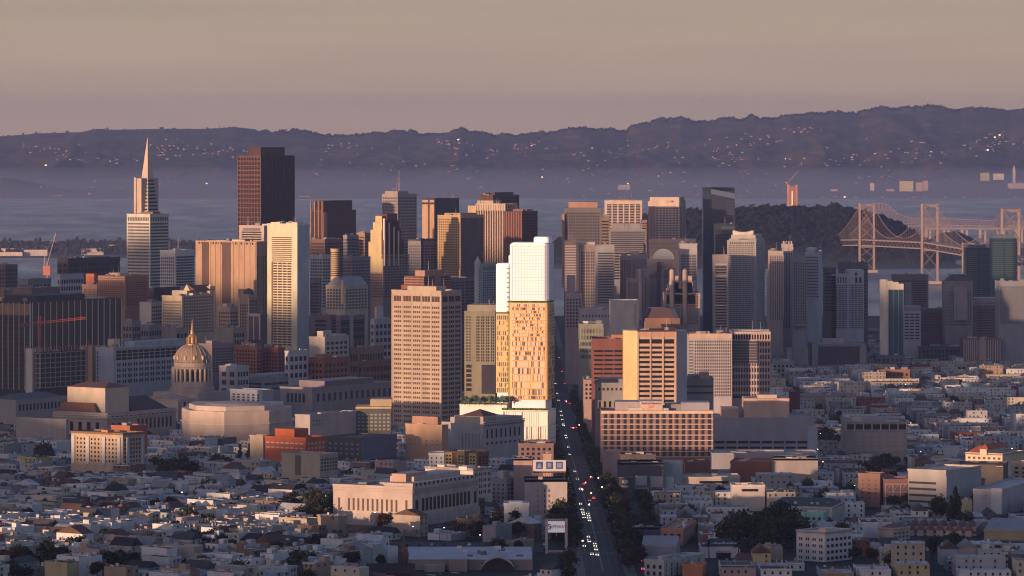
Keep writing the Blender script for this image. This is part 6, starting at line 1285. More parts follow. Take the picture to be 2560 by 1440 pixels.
# billboards right of the avenue
for i, (px, w_, y0, y1, D, c, lb) in enumerate([(1565, 36, 1194, 1222, 2720, (.035, .02, .028), 'black and maroon billboard with a pale green oval'), (1603, 28, 1190, 1222, 2730, (.24, .29, .38), 'pale blue landscape billboard right of the black one'), (1642, 32, 1191, 1228, 2735, (.30, .29, .31), 'grey landscape billboard beside the pale blue one'), (1674, 20, 1191, 1228, 2740, (.26, .33, .37), 'narrow bluish blank billboard at the right end of the row')]):
    zb = Z(y1, D); k = D/F; r_ = empty('billboard', (X(px, D), D, zb)); tag(r_, lb, 'billboard', None)
    MB().box(-w_/2*k, w_/2*k, -.3, .3, 0, Z(y0, D)-zb).build('panel', plain(c, .6), r_); h = Z(y0, D)-zb
    b = MB()
    for s in (-.3, .3): b.bar((s*w_*k, .5, -9), (s*w_*k, .5, h), .2)
    b.box(-w_/2*k-.2, w_/2*k+.2, -.2, .5, h, h+.35); b.build('frame', plain((.10, .10, .12), .7), r_)
    if i == 0:
        b = MB(); b.face([(.6+1.9*cos(2*pi*j/20)-1.2, -.33, h*.64+1.25*sin(2*pi*j/20)) for j in range(20)]); b.build('oval_emblem', plain((.30, .42, .38), .6), r_)
        MB().box(-2.6, 1.8, -.36, -.3, h*.17, h*.27).build('emblem', plain((.42, .32, .34), .6), r_); MB().box(-1.4, .6, -.37, -.3, h*.1, h*.36).build('emblem', plain((.36, .28, .28), .6), r_)
    if i in (1, 2): MB().box(-w_*.47*k, w_*.47*k, -.36, -.3, h*.08, h*.3).build('picture_ground', plain((.13, .10, .09) if i == 1 else (.2, .11, .08), .6), r_)
# church
D = 2196; zb = gz(D)-1; k = D/F; r_ = empty('church', (X(1009, D), D+8, zb)); tag(r_, 'dark brown church with a slim pink-lit steeple at the bottom edge', 'church'); HERO.append((1009, 1340, D, 'the dark steeple'))
mb_ = wall((.075, .045, .045)); z_ = lambda py: Z(py, D)-zb
MB().box(-11*k, 11*k, -2.2, 2.2, 0, z_(1396)).build('belfry', mb_, r_); MB().box(-7.5*k, 7.5*k, -1.5, 1.5, z_(1396), z_(1384)).build('lantern', wall((.12, .06, .05)), r_)
b = MB().lathe([(9.5*k, z_(1398)), (8*k, z_(1386)), (5*k, z_(1374)), (3*k, z_(1355)), (.25, z_(1334))], 8); b.build('spire', wall((.13, .075, .065)), r_)
b = MB(); b.bar((0, 0, z_(1336)), (0, 0, z_(1328)), .12); b.bar((-.6, 0, z_(1331)), (.6, 0, z_(1331)), .1); b.build('cross', plain((.6, .35, .3), .5), r_)
MB().box(-18, 5, -7, 6, 0, z_(1440)+2).build('nave_wall', mb_, r_); b = MB(); b.tent(-18, 5, -7, 6, z_(1436), z_(1412), 'x', 0, 0, .5); b.build('roof', wall((.045, .03, .035)), r_)
for x in (-9*k, 9*k):
    for y in (-2, 2): b = MB().lathe([(.5, z_(1396)), (.45, z_(1388)), (.05, z_(1380))], 6, x, y); b.build('pinnacle', mb_, r_)
for x in (-.9, .9): unitbox('louvre', GD, r_, (x, -2.25, z_(1410)), (.8, .3, 3))
FOOT.append((X(1009, D), D+6, 18, 11, 0))
# supermarket
D = 2229; r_ = empty('supermarket', (X(1160, D), D+28, gz(D)-1)); tag(r_, 'wide low supermarket with pale sloping roof and arched entrance canopy', 'shop'); HERO.append((1160, 1385, D, 'the supermarket'))
k = D/F; zb = gz(D)-1; wS = wall((.26, .22, .20))
x0, x1 = X(1016, D)-X(1160, D), X(1332, D)-X(1160, D); zr = 6.2
MB().box(x0, x1, -26, 38, 0, zr).build('wall', wS, r_)
MB().box(x0-.6, x1-.4, -26.6, 38.6, zr, zr+.5).build('roof', wall((.36, .38, .42), .8, .12, .05), r_)
b = MB(); n = 14
xa, xb = X(1205, D)-X(1160, D), X(1285, D)-X(1160, D)
for j in range(n):
    t0, t1 = j/n, (j+1)/n; f = lambda t: (xa+(xb-xa)*t, 3.8+4.6*sin(pi*t)**.8)
    (a, za), (c, zc) = f(t0), f(t1); b.face([(a, -34, za), (c, -34, zc), (c, -6, zc), (a, -6, za)]); b.face([(a, -34, za), (a, -34, za-.7), (c, -34, zc-.7), (c, -34, zc)])
b.build('entrance_arch', wall((.34, .33, .35)), r_); MB().box(xa, xb, -30, -27, 0, 5.2).build('shopfront', plain((.02, .02, .022), .3), r_)
MB().box(X(1062, D)-X(1160, D), X(1112, D)-X(1160, D), -36, -27, 0, 4.4).build('entrance_block', wall((.30, .26, .23)), r_); MB().box(X(1122, D)-X(1160, D), X(1168, D)-X(1160, D), -33, -27, 0, 6.8).build('entrance_block', wall((.24, .2, .18)), r_)
rr = random.Random(3)
for i in range(16): x, y = rr.uniform(x0+20, x1-6), rr.uniform(-18, 30); MB().cbox(0, 0, 0, rr.uniform(1.2, 4), rr.uniform(1.2, 3), rr.uniform(.7, 1.8)).build('roof_plant', wall(rr.choice([(.5, .5, .52), (.12, .12, .13), (.35, .34, .34)])), r_).location = (x, y, zr+.5)
FOOT.append((X(1174, D), D+30, 36, 36, 0))
# car park and slope behind
tag(MB().box(-66, 27, 2335, 2392, gz(2360)-6, gz(2360)+.6).build('car_park', m_road), kind='structure'); FOOT.append((-20, 2363, 48, 30, 0))
FOOT.append((KN[0], KN[1], KN[2]*1.25, KN[3]*1.25, 0))
# ================================================================ RIGHT FOREGROUND LANDMARKS
def RT(*a, **kw): return Bld(*a, **kw)
t = RT('apartment_block', 'white four-storey corner apartment block with many windows, pinkish left face', 'building', 2385, radians(42), 1991, 2062, 2130, 1334, wall((.52, .50, .51))); t.p('F', 4, 4, 1343, 1405, .55, .42, .04, .98, 2, GD, sf=.6); t.p('R', 6, 4, 1343, 1405, .5, .42, .04, .98, 1, GD); t.blk('stair_block', .5, .75, .3, .6, 1325, wall((.55, .42, .33))); t.rim(.7, wall((.55, .52, .5))); t.done()
t = RT('brick_building', 'plain brown brick block left of the trussed brick wall', 'building', 2680, radians(20), 2146, 2200, 2213, 1188, wall((.24, .15, .12))); t.p('F', 3, 5, 1196, 1250, .2, .3); t.done()
t = RT('brick_building', 'brick wall building with white diagonal steel braces', 'building', 2670, 0, 2212, 2272, 2272, 1202, wall((.26, .14, .125)), 22)
b = MB(); P_ = t.dp/2+.3
for i in range(4):
    x = (-.5+.03+.31*i)*t.W; b.box(x-.25, x+.25, -P_, -P_+.3, 0, t.z(1210)) if i < 3 else None
for y_ in (1210, 1230, 1251): b.box(-.48*t.W, .42*t.W, -P_, -P_+.3, t.z(y_)-.2, t.z(y_)+.2)
for i in range(3):
    for (ya, yb) in ((1230, 1211), (1250, 1231)): b.bar(((-.47+.31*i)*t.W, -P_-.05, t.z(ya)), ((-.47+.31*i+.22)*t.W, -P_-.05, t.z(yb)), .16)
b.build('steel_bracing', plain((.45, .45, .47), .5), t.root); t.done()
t = RT('parking_garage', 'concrete parking garage with dark horizontal slots and blank blue-grey flank', 'building', 2610, radians(33), 2270, 2365, 2452, 1180, wall((.36, .34, .33)))
t.r('F', 5, 1202, 1280, .35, .03, .74, mat=plain((.01, .01, .012), .6)); t.pan('flank_wall', 'R', 0, 1, 1190, 1290, wall((.30, .33, .37)), .15); t.blk('stair_tower', .78, 1, 0, .5, 1176, wall((.3, .29, .28))); t.done()
t = RT('warehouse', 'large blank white-grey block cut by the right frame edge', 'building', 2600, radians(20), 2433, 2506, 2600, 1228, wall((.34, .34, .36))); t.p('F', 1, 4, 1234, 1275, .1, .3, .42, .5, mat=GD); t.pan('stair_panel', 'F', .62, .99, 1221, 1285, wall((.42, .43, .46)), .5); t.p('F', 1, 4, 1240, 1280, .2, .3, .72, .9, mat=plain((.1, .14, .24), .5)); t.done()
t = RT('school_building', 'cream four-storey building with red tiled hip roofs, brightly sunlit', 'building', 2850, radians(30), 2414, 2506, 2560, 1138, wall((.56, .47, .36))); t.p('F', 7, 3, 1142, 1172, .45, .5, .03, .98, 1, GW)
b = MB(); b.tent(-.5*t.W, -.08*t.W, -.5*t.dp, .1*t.dp, t.H, t.z(1119), 'x', 0, 5, .8); b.tent(-.1*t.W, .14*t.W, -.56*t.dp, .4*t.dp, t.z(1124), t.z(1112), 'y', 0, 4, .8); b.build('roof', wall((.34, .09, .05)), t.root); t.blk('pavilion', -.0+.42, .6, -.05, .5, 1124, wall((.56, .47, .37))); t.rim(.6, wall((.5, .4, .3))); t.done()
t = RT('apartment_block', 'small tan sunlit block at the right frame edge below the red roofs', 'building', 2760, radians(30), 2530, 2590, 2610, 1160, wall((.50, .40, .28))); t.p('F', 3, 3, 1166, 1200, .4, .4, mat=GD); t.done()
t = RT('warehouse', 'dark-roofed warehouse with two square turrets near the right edge', 'building', 2730, radians(12), 2388, 2508, 2520, 1166, wall((.10, .09, .085))); t.blk('turret', -.04, .1, -.1, .3, 1162, wall((.42, .30, .24))); t.blk('turret', .86, 1.0, -.1, .3, 1164, wall((.38, .33, .28))); 
for u0, u1 in ((-.04, .1), (.86, 1.0)):
    b = MB(); b.tent((u0-.5)*t.W, (u1-.5)*t.W, -.6*t.dp, -.2*t.dp, t.z(1163), t.z(1156), 'x', 0, 1.5, .3); b.build('turret_roof', wall((.08, .05, .05)), t.root)
t.done()
t = RT('warehouse', 'long dark-roofed depot with a row of small white dormer gables', 'building', 2520, radians(14), 1920, 2080, 2112, 1272, wall((.36, .34, .33)))
b = MB(); b.tent(-.5*t.W, .5*t.W, -.5*t.dp, .5*t.dp, t.H, t.z(1252), 'x', 0, 5, .5); b.build('roof', wall((.055, .065, .075)), t.root); t.p('F', 14, 1, 1274, 1284, .45, .7, mat=GD)
for i in range(8): x, y = RG.uniform(-.4, .4)*t.W, RG.uniform(-.36, -.2)*t.dp; unitbox('skylight', plain((.3, .34, .36), .3), t.root, (x, y, t.H+2.2), (1.6, 1.6, 1.0))
t.done()
t = RT('hall', 'white hall with three arched windows behind the palms', 'building', 2400, 0, 1752, 1850, 1850, 1372, wall((.48, .48, .52)), 24)
b = MB()
for i in range(3):
    xc_ = (.46+i*.12-.5)*t.W*1.0; n = 10
    for rr_ in (1.7,):
        for j in range(n): a0, a1 = pi*j/n, pi*(j+1)/n; b.bar((xc_+rr_*cos(a0), -t.dp/2-.15, 3+rr_*sin(a0)), (xc_+rr_*cos(a1), -t.dp/2-.15, 3+rr_*sin(a1)), .16)
b.build('arch_trim', plain((.06, .05, .07), .6), t.root)
for i in range(3): unitbox('window', GD, t.root, ((.46+i*.12-.5)*t.W, -t.dp/2-.05, 2.2), (2.6, .3, 3.4))
b = MB(); b.tent(-.5*t.W, .55*t.W, -.3*t.dp, .5*t.dp, t.H, t.z(1352), 'x', 0, 6, .4); b.build('roof', wall((.05, .05, .065)), t.root)
for i in range(9): unitbox('skylight', plain((.45, .5, .58), .3), t.root, ((-.4+.1*i)*t.W, -.12*t.dp, t.H+1.9+.25*(i % 2)), (1.6, 1.2, .6))
t.done()
t = RT('apartment_row', 'long row of gabled pink-beige apartments with balconies at lower right', 'building', 2440, radians(-0)+radians(12), 2262, 2440, 2456, 1322, wall((.34, .28, .25)))
for i in range(7):
    b = MB(); x = (-.46+.135*i)*t.W; b.tent(x, x+.1*t.W, -.54*t.dp, .2*t.dp, t.H-1, t.z(1306)-.1*i*0, 'y', 0, 0, .3); b.build('gable_roof', wall((.17, .09, .085)), t.root); t.pan('bay', 'F', .06+.135*i-.02, .06+.135*i+.07, 1322, 1360, wall((.40, .34, .30)), d=1.2)
t.p('F', 7, 3, 1326, 1358, .3, .4, .1, 1.04, mat=GD); t.done()
t = RT('apartment_row', 'left wing of gabled beige apartments stepping down beside the trees', 'building', 2460, radians(40), 2196, 2232, 2275, 1325, wall((.42, .35, .28))); b = MB(); b.tent(-.5*t.W, .5*t.W, -.5*t.dp, .5*t.dp, t.H, t.z(1312), 'y', 0, 2, .4); b.build('roof', wall((.16, .09, .08)), t.root); t.p('R', 4, 3, 1330, 1358, .4, .4, mat=GD); t.done()
for (nm, lb, D_, al_, xl, xc, xr, yt, col, dp_, sty) in [
    ('warehouse', 'long pale low store with a dark loading bay behind the billboards', 2800, 0, 1705, 1850, 1850, 1196, (.34, .31, .28), 30, 'slot'),
    ('brick_building', 'long dull red brick warehouse with a stepped right end', 2900, radians(8), 1826, 1925, 1936, 1158, (.26, .10, .07), 30, ''),
    ('warehouse', 'grey-roofed long market building in front of the windowless grey block', 2980, 0, 1780, 2045, 2045, 1136, (.28, .28, .31), 30, ''),
    ('warehouse', 'white-trimmed flat building right of the dull red warehouse', 2870, 0, 1936, 2045, 2045, 1150, (.28, .25, .24), 26, 'rim'),
    ('office_building', 'low pink facade with lettering-like trim left under the banded pink block', 2930, 0, 1508, 1552, 1552, 1132, (.38, .26, .23), 20, ''),
    ('brick_building', 'dark brick block behind the black billboard', 2860, 0, 1552, 1640, 1640, 1140, (.10, .075, .08), 26, 'win'),
    ('warehouse', 'pale blank-walled block above the narrow billboard', 2800, 0, 1658, 1706, 1706, 1160, (.34, .36, .38), 20, ''),
    ('brick_building', 'dark red block between pale blank wall and long pale store', 2850, 0, 1712, 1775, 1775, 1158, (.14, .07, .06), 24, ''),
    ('warehouse', 'black glazed strip-roofed block behind the billboards', 2780, 0, 1545, 1658, 1658, 1160, (.07, .075, .085), 24, 'rim'),
    ('house', 'orange-brown four-storey house with white bay columns at the side road', 2400, radians(10), 1652, 1708, 1740, 1326, (.36, .19, .13), 20, 'win'),
    ('warehouse', 'big blue-grey gabled shed at the side road corner', 2330, radians(6), 1606, 1690, 1700, 1368, (.27, .27, .31), 24, 'gable'),
    ('apartment_block', 'long pale blue-green bay-windowed row at the bottom right of the avenue', 2235, radians(30), 1611, 1660, 1762, 1405, (.34, .36, .37), 20, 'winR'),
    ('brick_building', 'bright orange-sided block at the bottom edge', 2232, radians(10), 1706, 1756, 1765, 1416, (.42, .17, .09), 16, ''),
    ('office_building', 'white two-storey office with red posts and long balcony', 2640, 0, 1830, 1912, 1912, 1216, (.44, .40, .37), 18, 'slot'),
    ('house', 'dark blue low commercial building at the side road', 2395, 0, 1582, 1660, 1660, 1322, (.07, .09, .15), 18, 'rim'),
    ('house', 'turquoise flat house in the lower right quarter', 2480, radians(16), 1998, 2058, 2072, 1286, (.20, .38, .38), 14, 'win'),
    ('warehouse', 'tan sloped-roof hall near the right frame edge', 2420, radians(14), 2460, 2560, 2600, 1330, (.32, .27, .18), 26, 'gable'),
    ('church_hall', 'brown dark-windowed civic block below the domed parapet left of the avenue', 2860, 0, 1296, 1384, 1384, 1112, (.19, .13, .12), 24, 'win'),
    ('apartment_block', 'pinkish block left of the three-square billboard', 2700, 0, 1284, 1330, 1330, 1150, (.34, .25, .22), 18, 'rim'),
    ('office_building', 'peach little roof block above the three-square billboard', 2760, 0, 1358, 1378, 1378, 1138, (.46, .30, .24), 12, '')]:
    t = RT(nm, lb, 'building' if nm != 'house' else 'house', D_, al_, xl, xc, xr, yt, wall(col), dp_); b = t.z(yt)/3.2; yb = yt+min(40, t.H*F/D_*.9)
    if sty == 'slot': t.r('F', 1, yt+5, yt+14, .7, .3, .8, mat=GD); t.blk('fascia', -.005, 1.005, -.02, .3, yt-2, wall(tuple(min(.6, c*1.3) for c in col)))
    if sty == 'rim': t.rim(.8, wall((.42, .42, .44)))
    if sty in ('win', 'winR'): n = max(3, int(t.W/3.2)); t.p('F', n, max(2, int((yb-yt)/13)), yt+5, yb, .4, .5, mat=GD)
    if sty == 'winR': t.p('R', 11, 3, yt+5, yb, .45, .5, mat=GD); [t.pan('bay', 'R', u-.03, u+.03, yt+3, yb, wall((.38, .39, .40)), d=.9) for u in rng(.1, .9, .13)]
    if sty == 'gable': b = MB(); b.tent(-t.W/2, t.W/2, -t.dp/2, t.dp/2, t.H, t.H+4.5, 'x', 0, 0, .5); b.build('roof', wall((.24, .25, .28)), t.root)
    t.roofstuff(3, 1.8); t.done()
# ================================================================ THE LOW CITY
LM = [(1015, 1290, 'the granite building'), (270, 1120, 'the cream apartment block'), (1009, 1400, 'the dark steeple'), (1160, 1400, 'the supermarket'), (1391, 1340, 'the lettered pylon sign'), (1920, 1330, 'the dense grove'), (2060, 1370, 'the white corner apartment block'), (2360, 1240, 'the parking garage'),
      (735, 1115, 'the orange-red school'), (775, 1160, 'the olive twin block'), (1150, 1210, 'the long cream-white block'), (1640, 1080, 'the banded pink block'), (2190, 1090, 'the blind-windowed beige block'), (1900, 1080, 'the windowless grey block'), (2460, 1150, 'the red hip roofs'), (2350, 1340, 'the gabled apartment row'), (2010, 1270, 'the long dark-roofed depot'), (480, 1190, 'the park trees'), (1600, 1210, 'the row of billboards'), (2230, 850, 'the green glass tower'), (580, 1050, 'the concert hall'), (1640, 920, 'the peach slotted tower'), (2240, 1220, 'the braced brick wall'), (100, 1400, 'the corner thicket')]
ORD = ['', 'second', 'third', 'fourth', 'fifth', 'sixth', 'seventh', 'eighth', 'ninth', 'tenth', 'eleventh', 'twelfth', 'thirteenth', 'fourteenth', 'fifteenth']
for t_, tn in (('sixteenth', 0), ('seventeenth', 0), ('eighteenth', 0), ('nineteenth', 0), ('twentieth', 0)): ORD.append(t_)
for i_ in range(9): ORD.append('twenty-'+['first', 'second', 'third', 'fourth', 'fifth', 'sixth', 'seventh', 'eighth', 'ninth'][i_])
def covers(x, y, w, d, z, h):
    px = PX(x, y); hw = max(w, d)*.55*F/y; top = HY+(CH-z-h)*F/y
    for a, b, c, e_, D in PROT:
        if y < D and px+hw > a and px-hw < b and top < e_-3: return True
    return False
def blocked(x, y, r):
    for cx_, cy_, hw, hd, al in FOOT:
        dx, dy = x-cx_, y-cy_
        if abs(dx)+abs(dy) > 260: continue
        c, s = cos(al), sin(al); u = dx*c-dy*s; v = dx*s+dy*c
        if abs(u) < hw+r and abs(v) < hd+r: return True
    return 28-r < x < 62+r or (y < 2725 and 60 < x < 80+r)
WC = [('white', (.56, .56, .56)), ('white', (.48, .49, .51)), ('pale grey', (.34, .35, .37)), ('cream', (.44, .40, .33)), ('beige', (.34, .30, .25)), ('pale blue', (.28, .33, .40)), ('grey', (.23, .235, .25)), ('tan', (.30, .235, .17)), ('pink', (.36, .27, .26)), ('yellow', (.40, .34, .20)), ('brown', (.16, .11, .09)), ('rust red', (.22, .085, .06)), ('slate blue', (.14, .17, .22)), ('mint', (.28, .35, .32))]
RC = [('silver', (.34, .36, .40)), ('pale', (.42, .43, .46)), ('grey', (.20, .21, .23)), ('dark', (.06, .06, .07)), ('black', (.03, .03, .035)), ('brown', (.10, .06, .05))]
WM = {n_+str(i): wall(c, .85, .10, .25) for i, (n_, c) in enumerate(WC)}; RM = {n_: wall(c, .9, .16, .3) for n_, c in RC}
GT = [0]; FAR = []; fr = random.Random(77); LOTS = []
def add_lot(x, y, rz, w, d, h, kind):
    px = PX(x, y); py = HY+(CH-gz(y)-h)*F/y
    if px < -330 or px > 2900 or py > 1455 or blocked(x, y, max(w, d)*.42): return
    if covers(x, y, w, d, gz(y), h): 
        h = min(h, 4.2)
        if covers(x, y, w, d, gz(y), h): return
    LOTS.append([x, y, rz, w, d, h, kind, px, py])
# left: rotated grid
ca, sa = cos(AN), sin(AN)
def L2W(p, q): return p*ca+q*sa, -p*sa+q*ca      # p along local x (to the right and nearer), q along local y
for bi, bj in sorted([(a, b) for a in range(-46, 10) for b in range(14, 62)], key=lambda q: L2W(q[0]*64.0, q[1]*57.0)[1]):
    if 1:
        P0, Q0 = bi*64.0, bj*92.0*.62
        cx_, cy_ = L2W(P0+26, Q0+22)
        if not (2120 < cy_ < 4300) or cx_ > 50 or cx_ < -.15*cy_-60: continue
        mode = (bi*7+bj*13) % 3
        r_ = random.Random(bi*1000+bj)
        big = cy_ > 2950 and r_.random() < .75
        if big:
            n = r_.choice((2, 3)); 
            for a in range(n):
                for c in range(2):
                    w, d = 50/n-1.5, 19; x, y = L2W(P0+(a+.5)*50/n, Q0+10+c*21); add_lot(x, y, -AN, w*r_.uniform(.75, 1), d*r_.uniform(.8, 1), r_.uniform(8, 17), 'block')
        elif mode:
            # rows along q, fronts to +x and -x
            q = 0
            while q < 42:
                w = r_.uniform(6.6, 9.5)
                for side in (0, 1):
                    d = r_.uniform(13, 19); h = r_.choice((7.5, 9, 9.5, 10.5, 12.5)); x, y = L2W(P0+50-d/2 if side else P0+d/2, Q0+q+w/2)
                    add_lot(x, y, -AN+(pi/2 if side else -pi/2), w-.15, d, h+r_.uniform(-.5, .5), 'house')
                q += w
        else:
            p = 0
            while p < 50:
                w = r_.uniform(6.6, 9.5)
                for side in (0, 1):
                    d = r_.uniform(12, 16); h = r_.choice((7.5, 9, 9.5, 10.5, 12)); x, y = L2W(P0+p+w/2, Q0+(d/2 if not side else 44-d/2))
                    add_lot(x, y, -AN+(0 if not side else pi), w-.15, d, h+r_.uniform(-.5, .5), 'house')
                p += w
        if cy_ < 3900:
          for kk in range(8):
            x, y = L2W(P0+25+r_.uniform(-11, 11), Q0+22+r_.uniform(-18, 18)) if kk < 4 else L2W(P0+r_.choice((57, r_.uniform(0, 50))), Q0+r_.choice((49.5, 50.5)))
            if r_.random() < .7 and not blocked(x, y, 1) and not covers(x, y, 9, 9, gz(y), 11):
              if GT[0] >= 285: FAR.append((x, y)); continue
              GT[0] += 1; put_tree(x, y, 'mix', 'dark garden tree among the houses left of the avenue', 'garden trees left of the avenue', r_.uniform(.6, 1.2), name='garden_tree')
# right: square grid
for bi in range(0, 12):
    for bj in range(0, 60):
        X0, Y0 = 82+bi*66.0, 2170+bj*58.0
        if X0 > .143*Y0+40 or Y0 > 5400: continue
        r_ = random.Random(bi*977+bj*31+5); q = r_.random()
        if q < (.5 if Y0 < 2650 else .22):
            for side in (0, 1):
                p = 0
                while p < 54:
                    w = r_.uniform(7, 10.5); d = r_.uniform(14, 19); add_lot(X0+p+w/2, Y0+(d/2 if not side else 46-d/2), 0 if not side else pi, w-.15, d, r_.choice((6, 7.5, 9, 9.5, 10.5)), 'house'); p += w
        else:
            n = r_.choice((1, 2, 2, 3)) if Y0 > 2600 else r_.choice((2, 3))
            for a in range(n):
                for c in range(2):
                    w, d = 54/n-1.2, 21; add_lot(X0+(a+.5)*54/n, Y0+11+c*22.5, 0, w*r_.uniform(.85, 1), d*r_.uniform(.8, 1), r_.uniform(5, 11) if r_.random() < .8 else r_.uniform(10, 17), 'shed')
        for kk in range(3):
            x, y = X0+r_.uniform(0, 62), Y0+r_.choice((23, 50, 51))
            if r_.random() < .5 and Y0 < 4400 and not blocked(x, y, 1) and not covers(x, y, 9, 9, gz(y), 10):
              if Y0 > 3100: FAR.append((x, y)); continue
              put_tree(x, y, 'mix', 'dark tree among the low roofs right of the avenue', 'trees among the roofs right of the avenue', r_.uniform(.6, 1.0), name='roadside_tree')
b = MB(); r = random.Random(6)
for x, y in FAR:
    q = r.uniform(2.4, 4.6); hh = r.uniform(3.5, 6)
    for k in range(54):
        d = Vector((r.gauss(0, 1), r.gauss(0, 1), r.gauss(0, .8))).normalized(); p = Vector((x, y, gz(y)+hh))+Vector((d.x*q, d.y*q, d.z*hh*.6))*r.uniform(.4, 1.1); u = d.orthogonal().normalized()*.8; v = d.cross(u); b.face([p-u-v, p+u-v*.7, p+u*.7+v, p-u+v], k % 3)
    b.bar((x, y, gz(y)-.5), (x, y, gz(y)+hh), .25, 2)
tag(b.build('distant_trees', [plain(c, .9, 0, 0, .15, 'foliage') for c in GR]), kind='stuff')
LOTS.sort(key=lambda l: l[1])
CNT = {}; LABELS = {}
LIM = {'gabled_house': 285, 'row_house': 290, 'apartment_block': 200, 'flat_roofed_building': 290}
def geom(l, r):
    """returns kind, wall colour key, roof key and lists of boxes (local) for one lot"""
    x, y, rz, w, d, h, k, px, py = l
    gab = k == 'house' and r.random() < .15
    kind = 'gabled_house' if gab else {'house': 'row_house', 'block': 'apartment_block', 'shed': 'flat_roofed_building'}[k]
    wi = r.choices(range(len(WC)), [12, 9, 6, 8, 5, 3, 4, 3, 2.5, 2, 3, 2, 1.5, .8])[0]
    rn = r.choices([n for n, c in RC], [4, 4, 3, 2.5, 2, 1.5] if not gab else [.5, .5, 2, 4, 3, 4])[0]
    return kind, WC[wi][0], WC[wi][0]+str(wi), rn
stuff = {}
for l in LOTS:
    x, y, rz, w, d, h, k, px, py = l
    r = random.Random(int(x*13)+int(y*7)); kind, wn, wk, rn = geom(l, r)
    seen = -50 < px < 2615; CNT[kind] = CNT.get(kind, 0)+seen; single = seen and CNT[kind] <= LIM[kind]
    z = gz(y)-.8; st = max(1, int(round(h/3.1)))
    wallb, roofb, trim, wins = MB(), MB(), MB(), []
    wallb.box(-w/2, w/2, -d/2, d/2, 0, h)
    if kind == 'gabled_house': roofb.tent(-w/2, w/2, -d/2, d/2, h, h+w*.42 if r.random() < .7 else h+d*.2, 'y' if r.random() < .7 else 'x', 0, r.choice((0, 0, 1.5)), .25)
    else:
        roofb.box(-w/2+.3, w/2-.3, -d/2+.3, d/2-.3, h, h+.12); pr = r.uniform(.3, .9)
        wallb.box(-w/2, w/2, -d/2-.25, -d/2+.3, h, h+pr); wallb.box(-w/2, -w/2+.25, -d/2+.3, d/2, h, h+pr*.7); wallb.box(w/2-.25, w/2, -d/2+.3, d/2, h, h+pr*.7)
    bay = kind == 'row_house' and st >= 2 and r.random() < .8
    if bay:
        bw = w*.42; bx = r.choice((-1, 1))*w*.22; wallb.prism([(bx-bw/2, -d/2), (bx-bw/4, -d/2-1.0), (bx+bw/4, -d/2-1.0), (bx+bw/2, -d/2)], 2.6, h-.2)
    nw = max(2, int(w/3.2)); big = kind in ('apartment_block', 'flat_roofed_building')
    for s in range(st):
        zc = .8+(h-.8)*(s+.55)/st
        for c in range(nw):
            if r.random() < (.15 if not big else .3): continue
            u = (-.5+(c+.5)/nw)*w; off = 1.02 if bay and abs(u-bx) < bw/4 else .02
            if bay and bw/4 <= abs(u-bx) < bw/2: continue
            wins.append(((u, -d/2-off, zc), (.95, .22, 1.35)))
        if r.random() < (.6 if big else .35):
            for c in range(max(1, int(d/5))):
                if r.random() < .7: wins.append(((w/2+.02, (-.5+(c+.5)/max(1, int(d/5)))*d, zc), (.22, .9, 1.25)))
                if big and r.random() < .4: wins.append(((-w/2-.02, (-.5+(c+.5)/max(1, int(d/5)))*d, zc), (.22, .9, 1.25)))
    if single:
        root = empty(kind, (x, y, z), rz)
        wallb.build('wall', WM[wk], root); rf = roofb.build('roof', RM[rn], root)
        co = None
        if kind in ('row_house', 'apartment_block') and r.random() < .75: co = MB().box(-w/2-.05, w/2+.05, -d/2-.55, -d/2-.25, h-.35, h+.15).build('cornice', WM[r.choice(('white0', 'white1', wk, 'cream3'))], root)
        for i in range(r.randint(1, 5) if kind != 'gabled_house' else r.randint(0, 2)):
            s_ = r.uniform(.5, 1.6); MB().cbox(0, 0, 0, s_, s_*r.uniform(.6, 2), r.uniform(.5, 2.0)).build('chimney' if s_ < .9 else 'roof_box', wall(r.choice([(.45, .46, .48), (.2, .19, .19), (.34, .22, .17)])), rf).location = (r.uniform(-.35, .35)*w, r.uniform(-.35, .35)*d, h if kind != 'gabled_house' else h+1)
        if kind == 'row_house' and r.random() < .35: MB().box(-1.5, 1.5, -2, 2, 0, 2.4).build('stair_box', WM[wk], rf).location = (r.uniform(-.2, .2)*w, d*.2, h)
        # only walls turned to the viewer get their windows as parts
        gm = GD if r.random() < .7 else GM; front = cos(rz-0) > -.2
        for c, s in wins:
            nx, ny = (0, -1) if abs(c[1]) > d/2 and abs(c[0]) < w/2 else ((1, 0) if c[0] > 0 else (-1, 0))
            wy = nx*sin(rz)+ny*cos(rz); wx = nx*cos(rz)-ny*sin(rz)
            if wx*(-x)+wy*(-y) > 0: unitbox('window', gm, root, c, s)
        stn = {1: 'one-storey', 2: 'two-storey', 3: 'three-storey', 4: 'four-storey', 5: 'five-storey', 6: 'six-storey'}[min(6, st)]
        nm = min(LM, key=lambda q: (q[0]-px)**2+((q[1]-py)*1.6)**2); dx, dy = px-nm[0], py-nm[1]
        rel = ('left of' if dx < 0 else 'right of') if abs(dx) > abs(dy)*1.2 else ('above' if dy < 0 else 'below')
        kd = {'gabled_house': 'gabled house', 'row_house': 'flat-topped house', 'apartment_block': 'block', 'flat_roofed_building': 'flat building'}[kind]
        key = f'{wn} {stn} {kd}, {rn} roof, {rel} {nm[2]}'
        LABELS.setdefault(key, []).append((px, root)); tag(root, key, 'house' if 'house' in kind else 'building', {'gabled_house': 'gabled houses of the low city', 'row_house': 'flat-topped row houses of the low city', 'apartment_block': 'apartment blocks of the low city', 'flat_roofed_building': 'flat-roofed buildings of the low city'}[kind])
    else:
        g = stuff.setdefault(kind, [MB(), {}]); b = g[0]; ms = g[1]; c0, s0 = cos(rz), sin(rz)
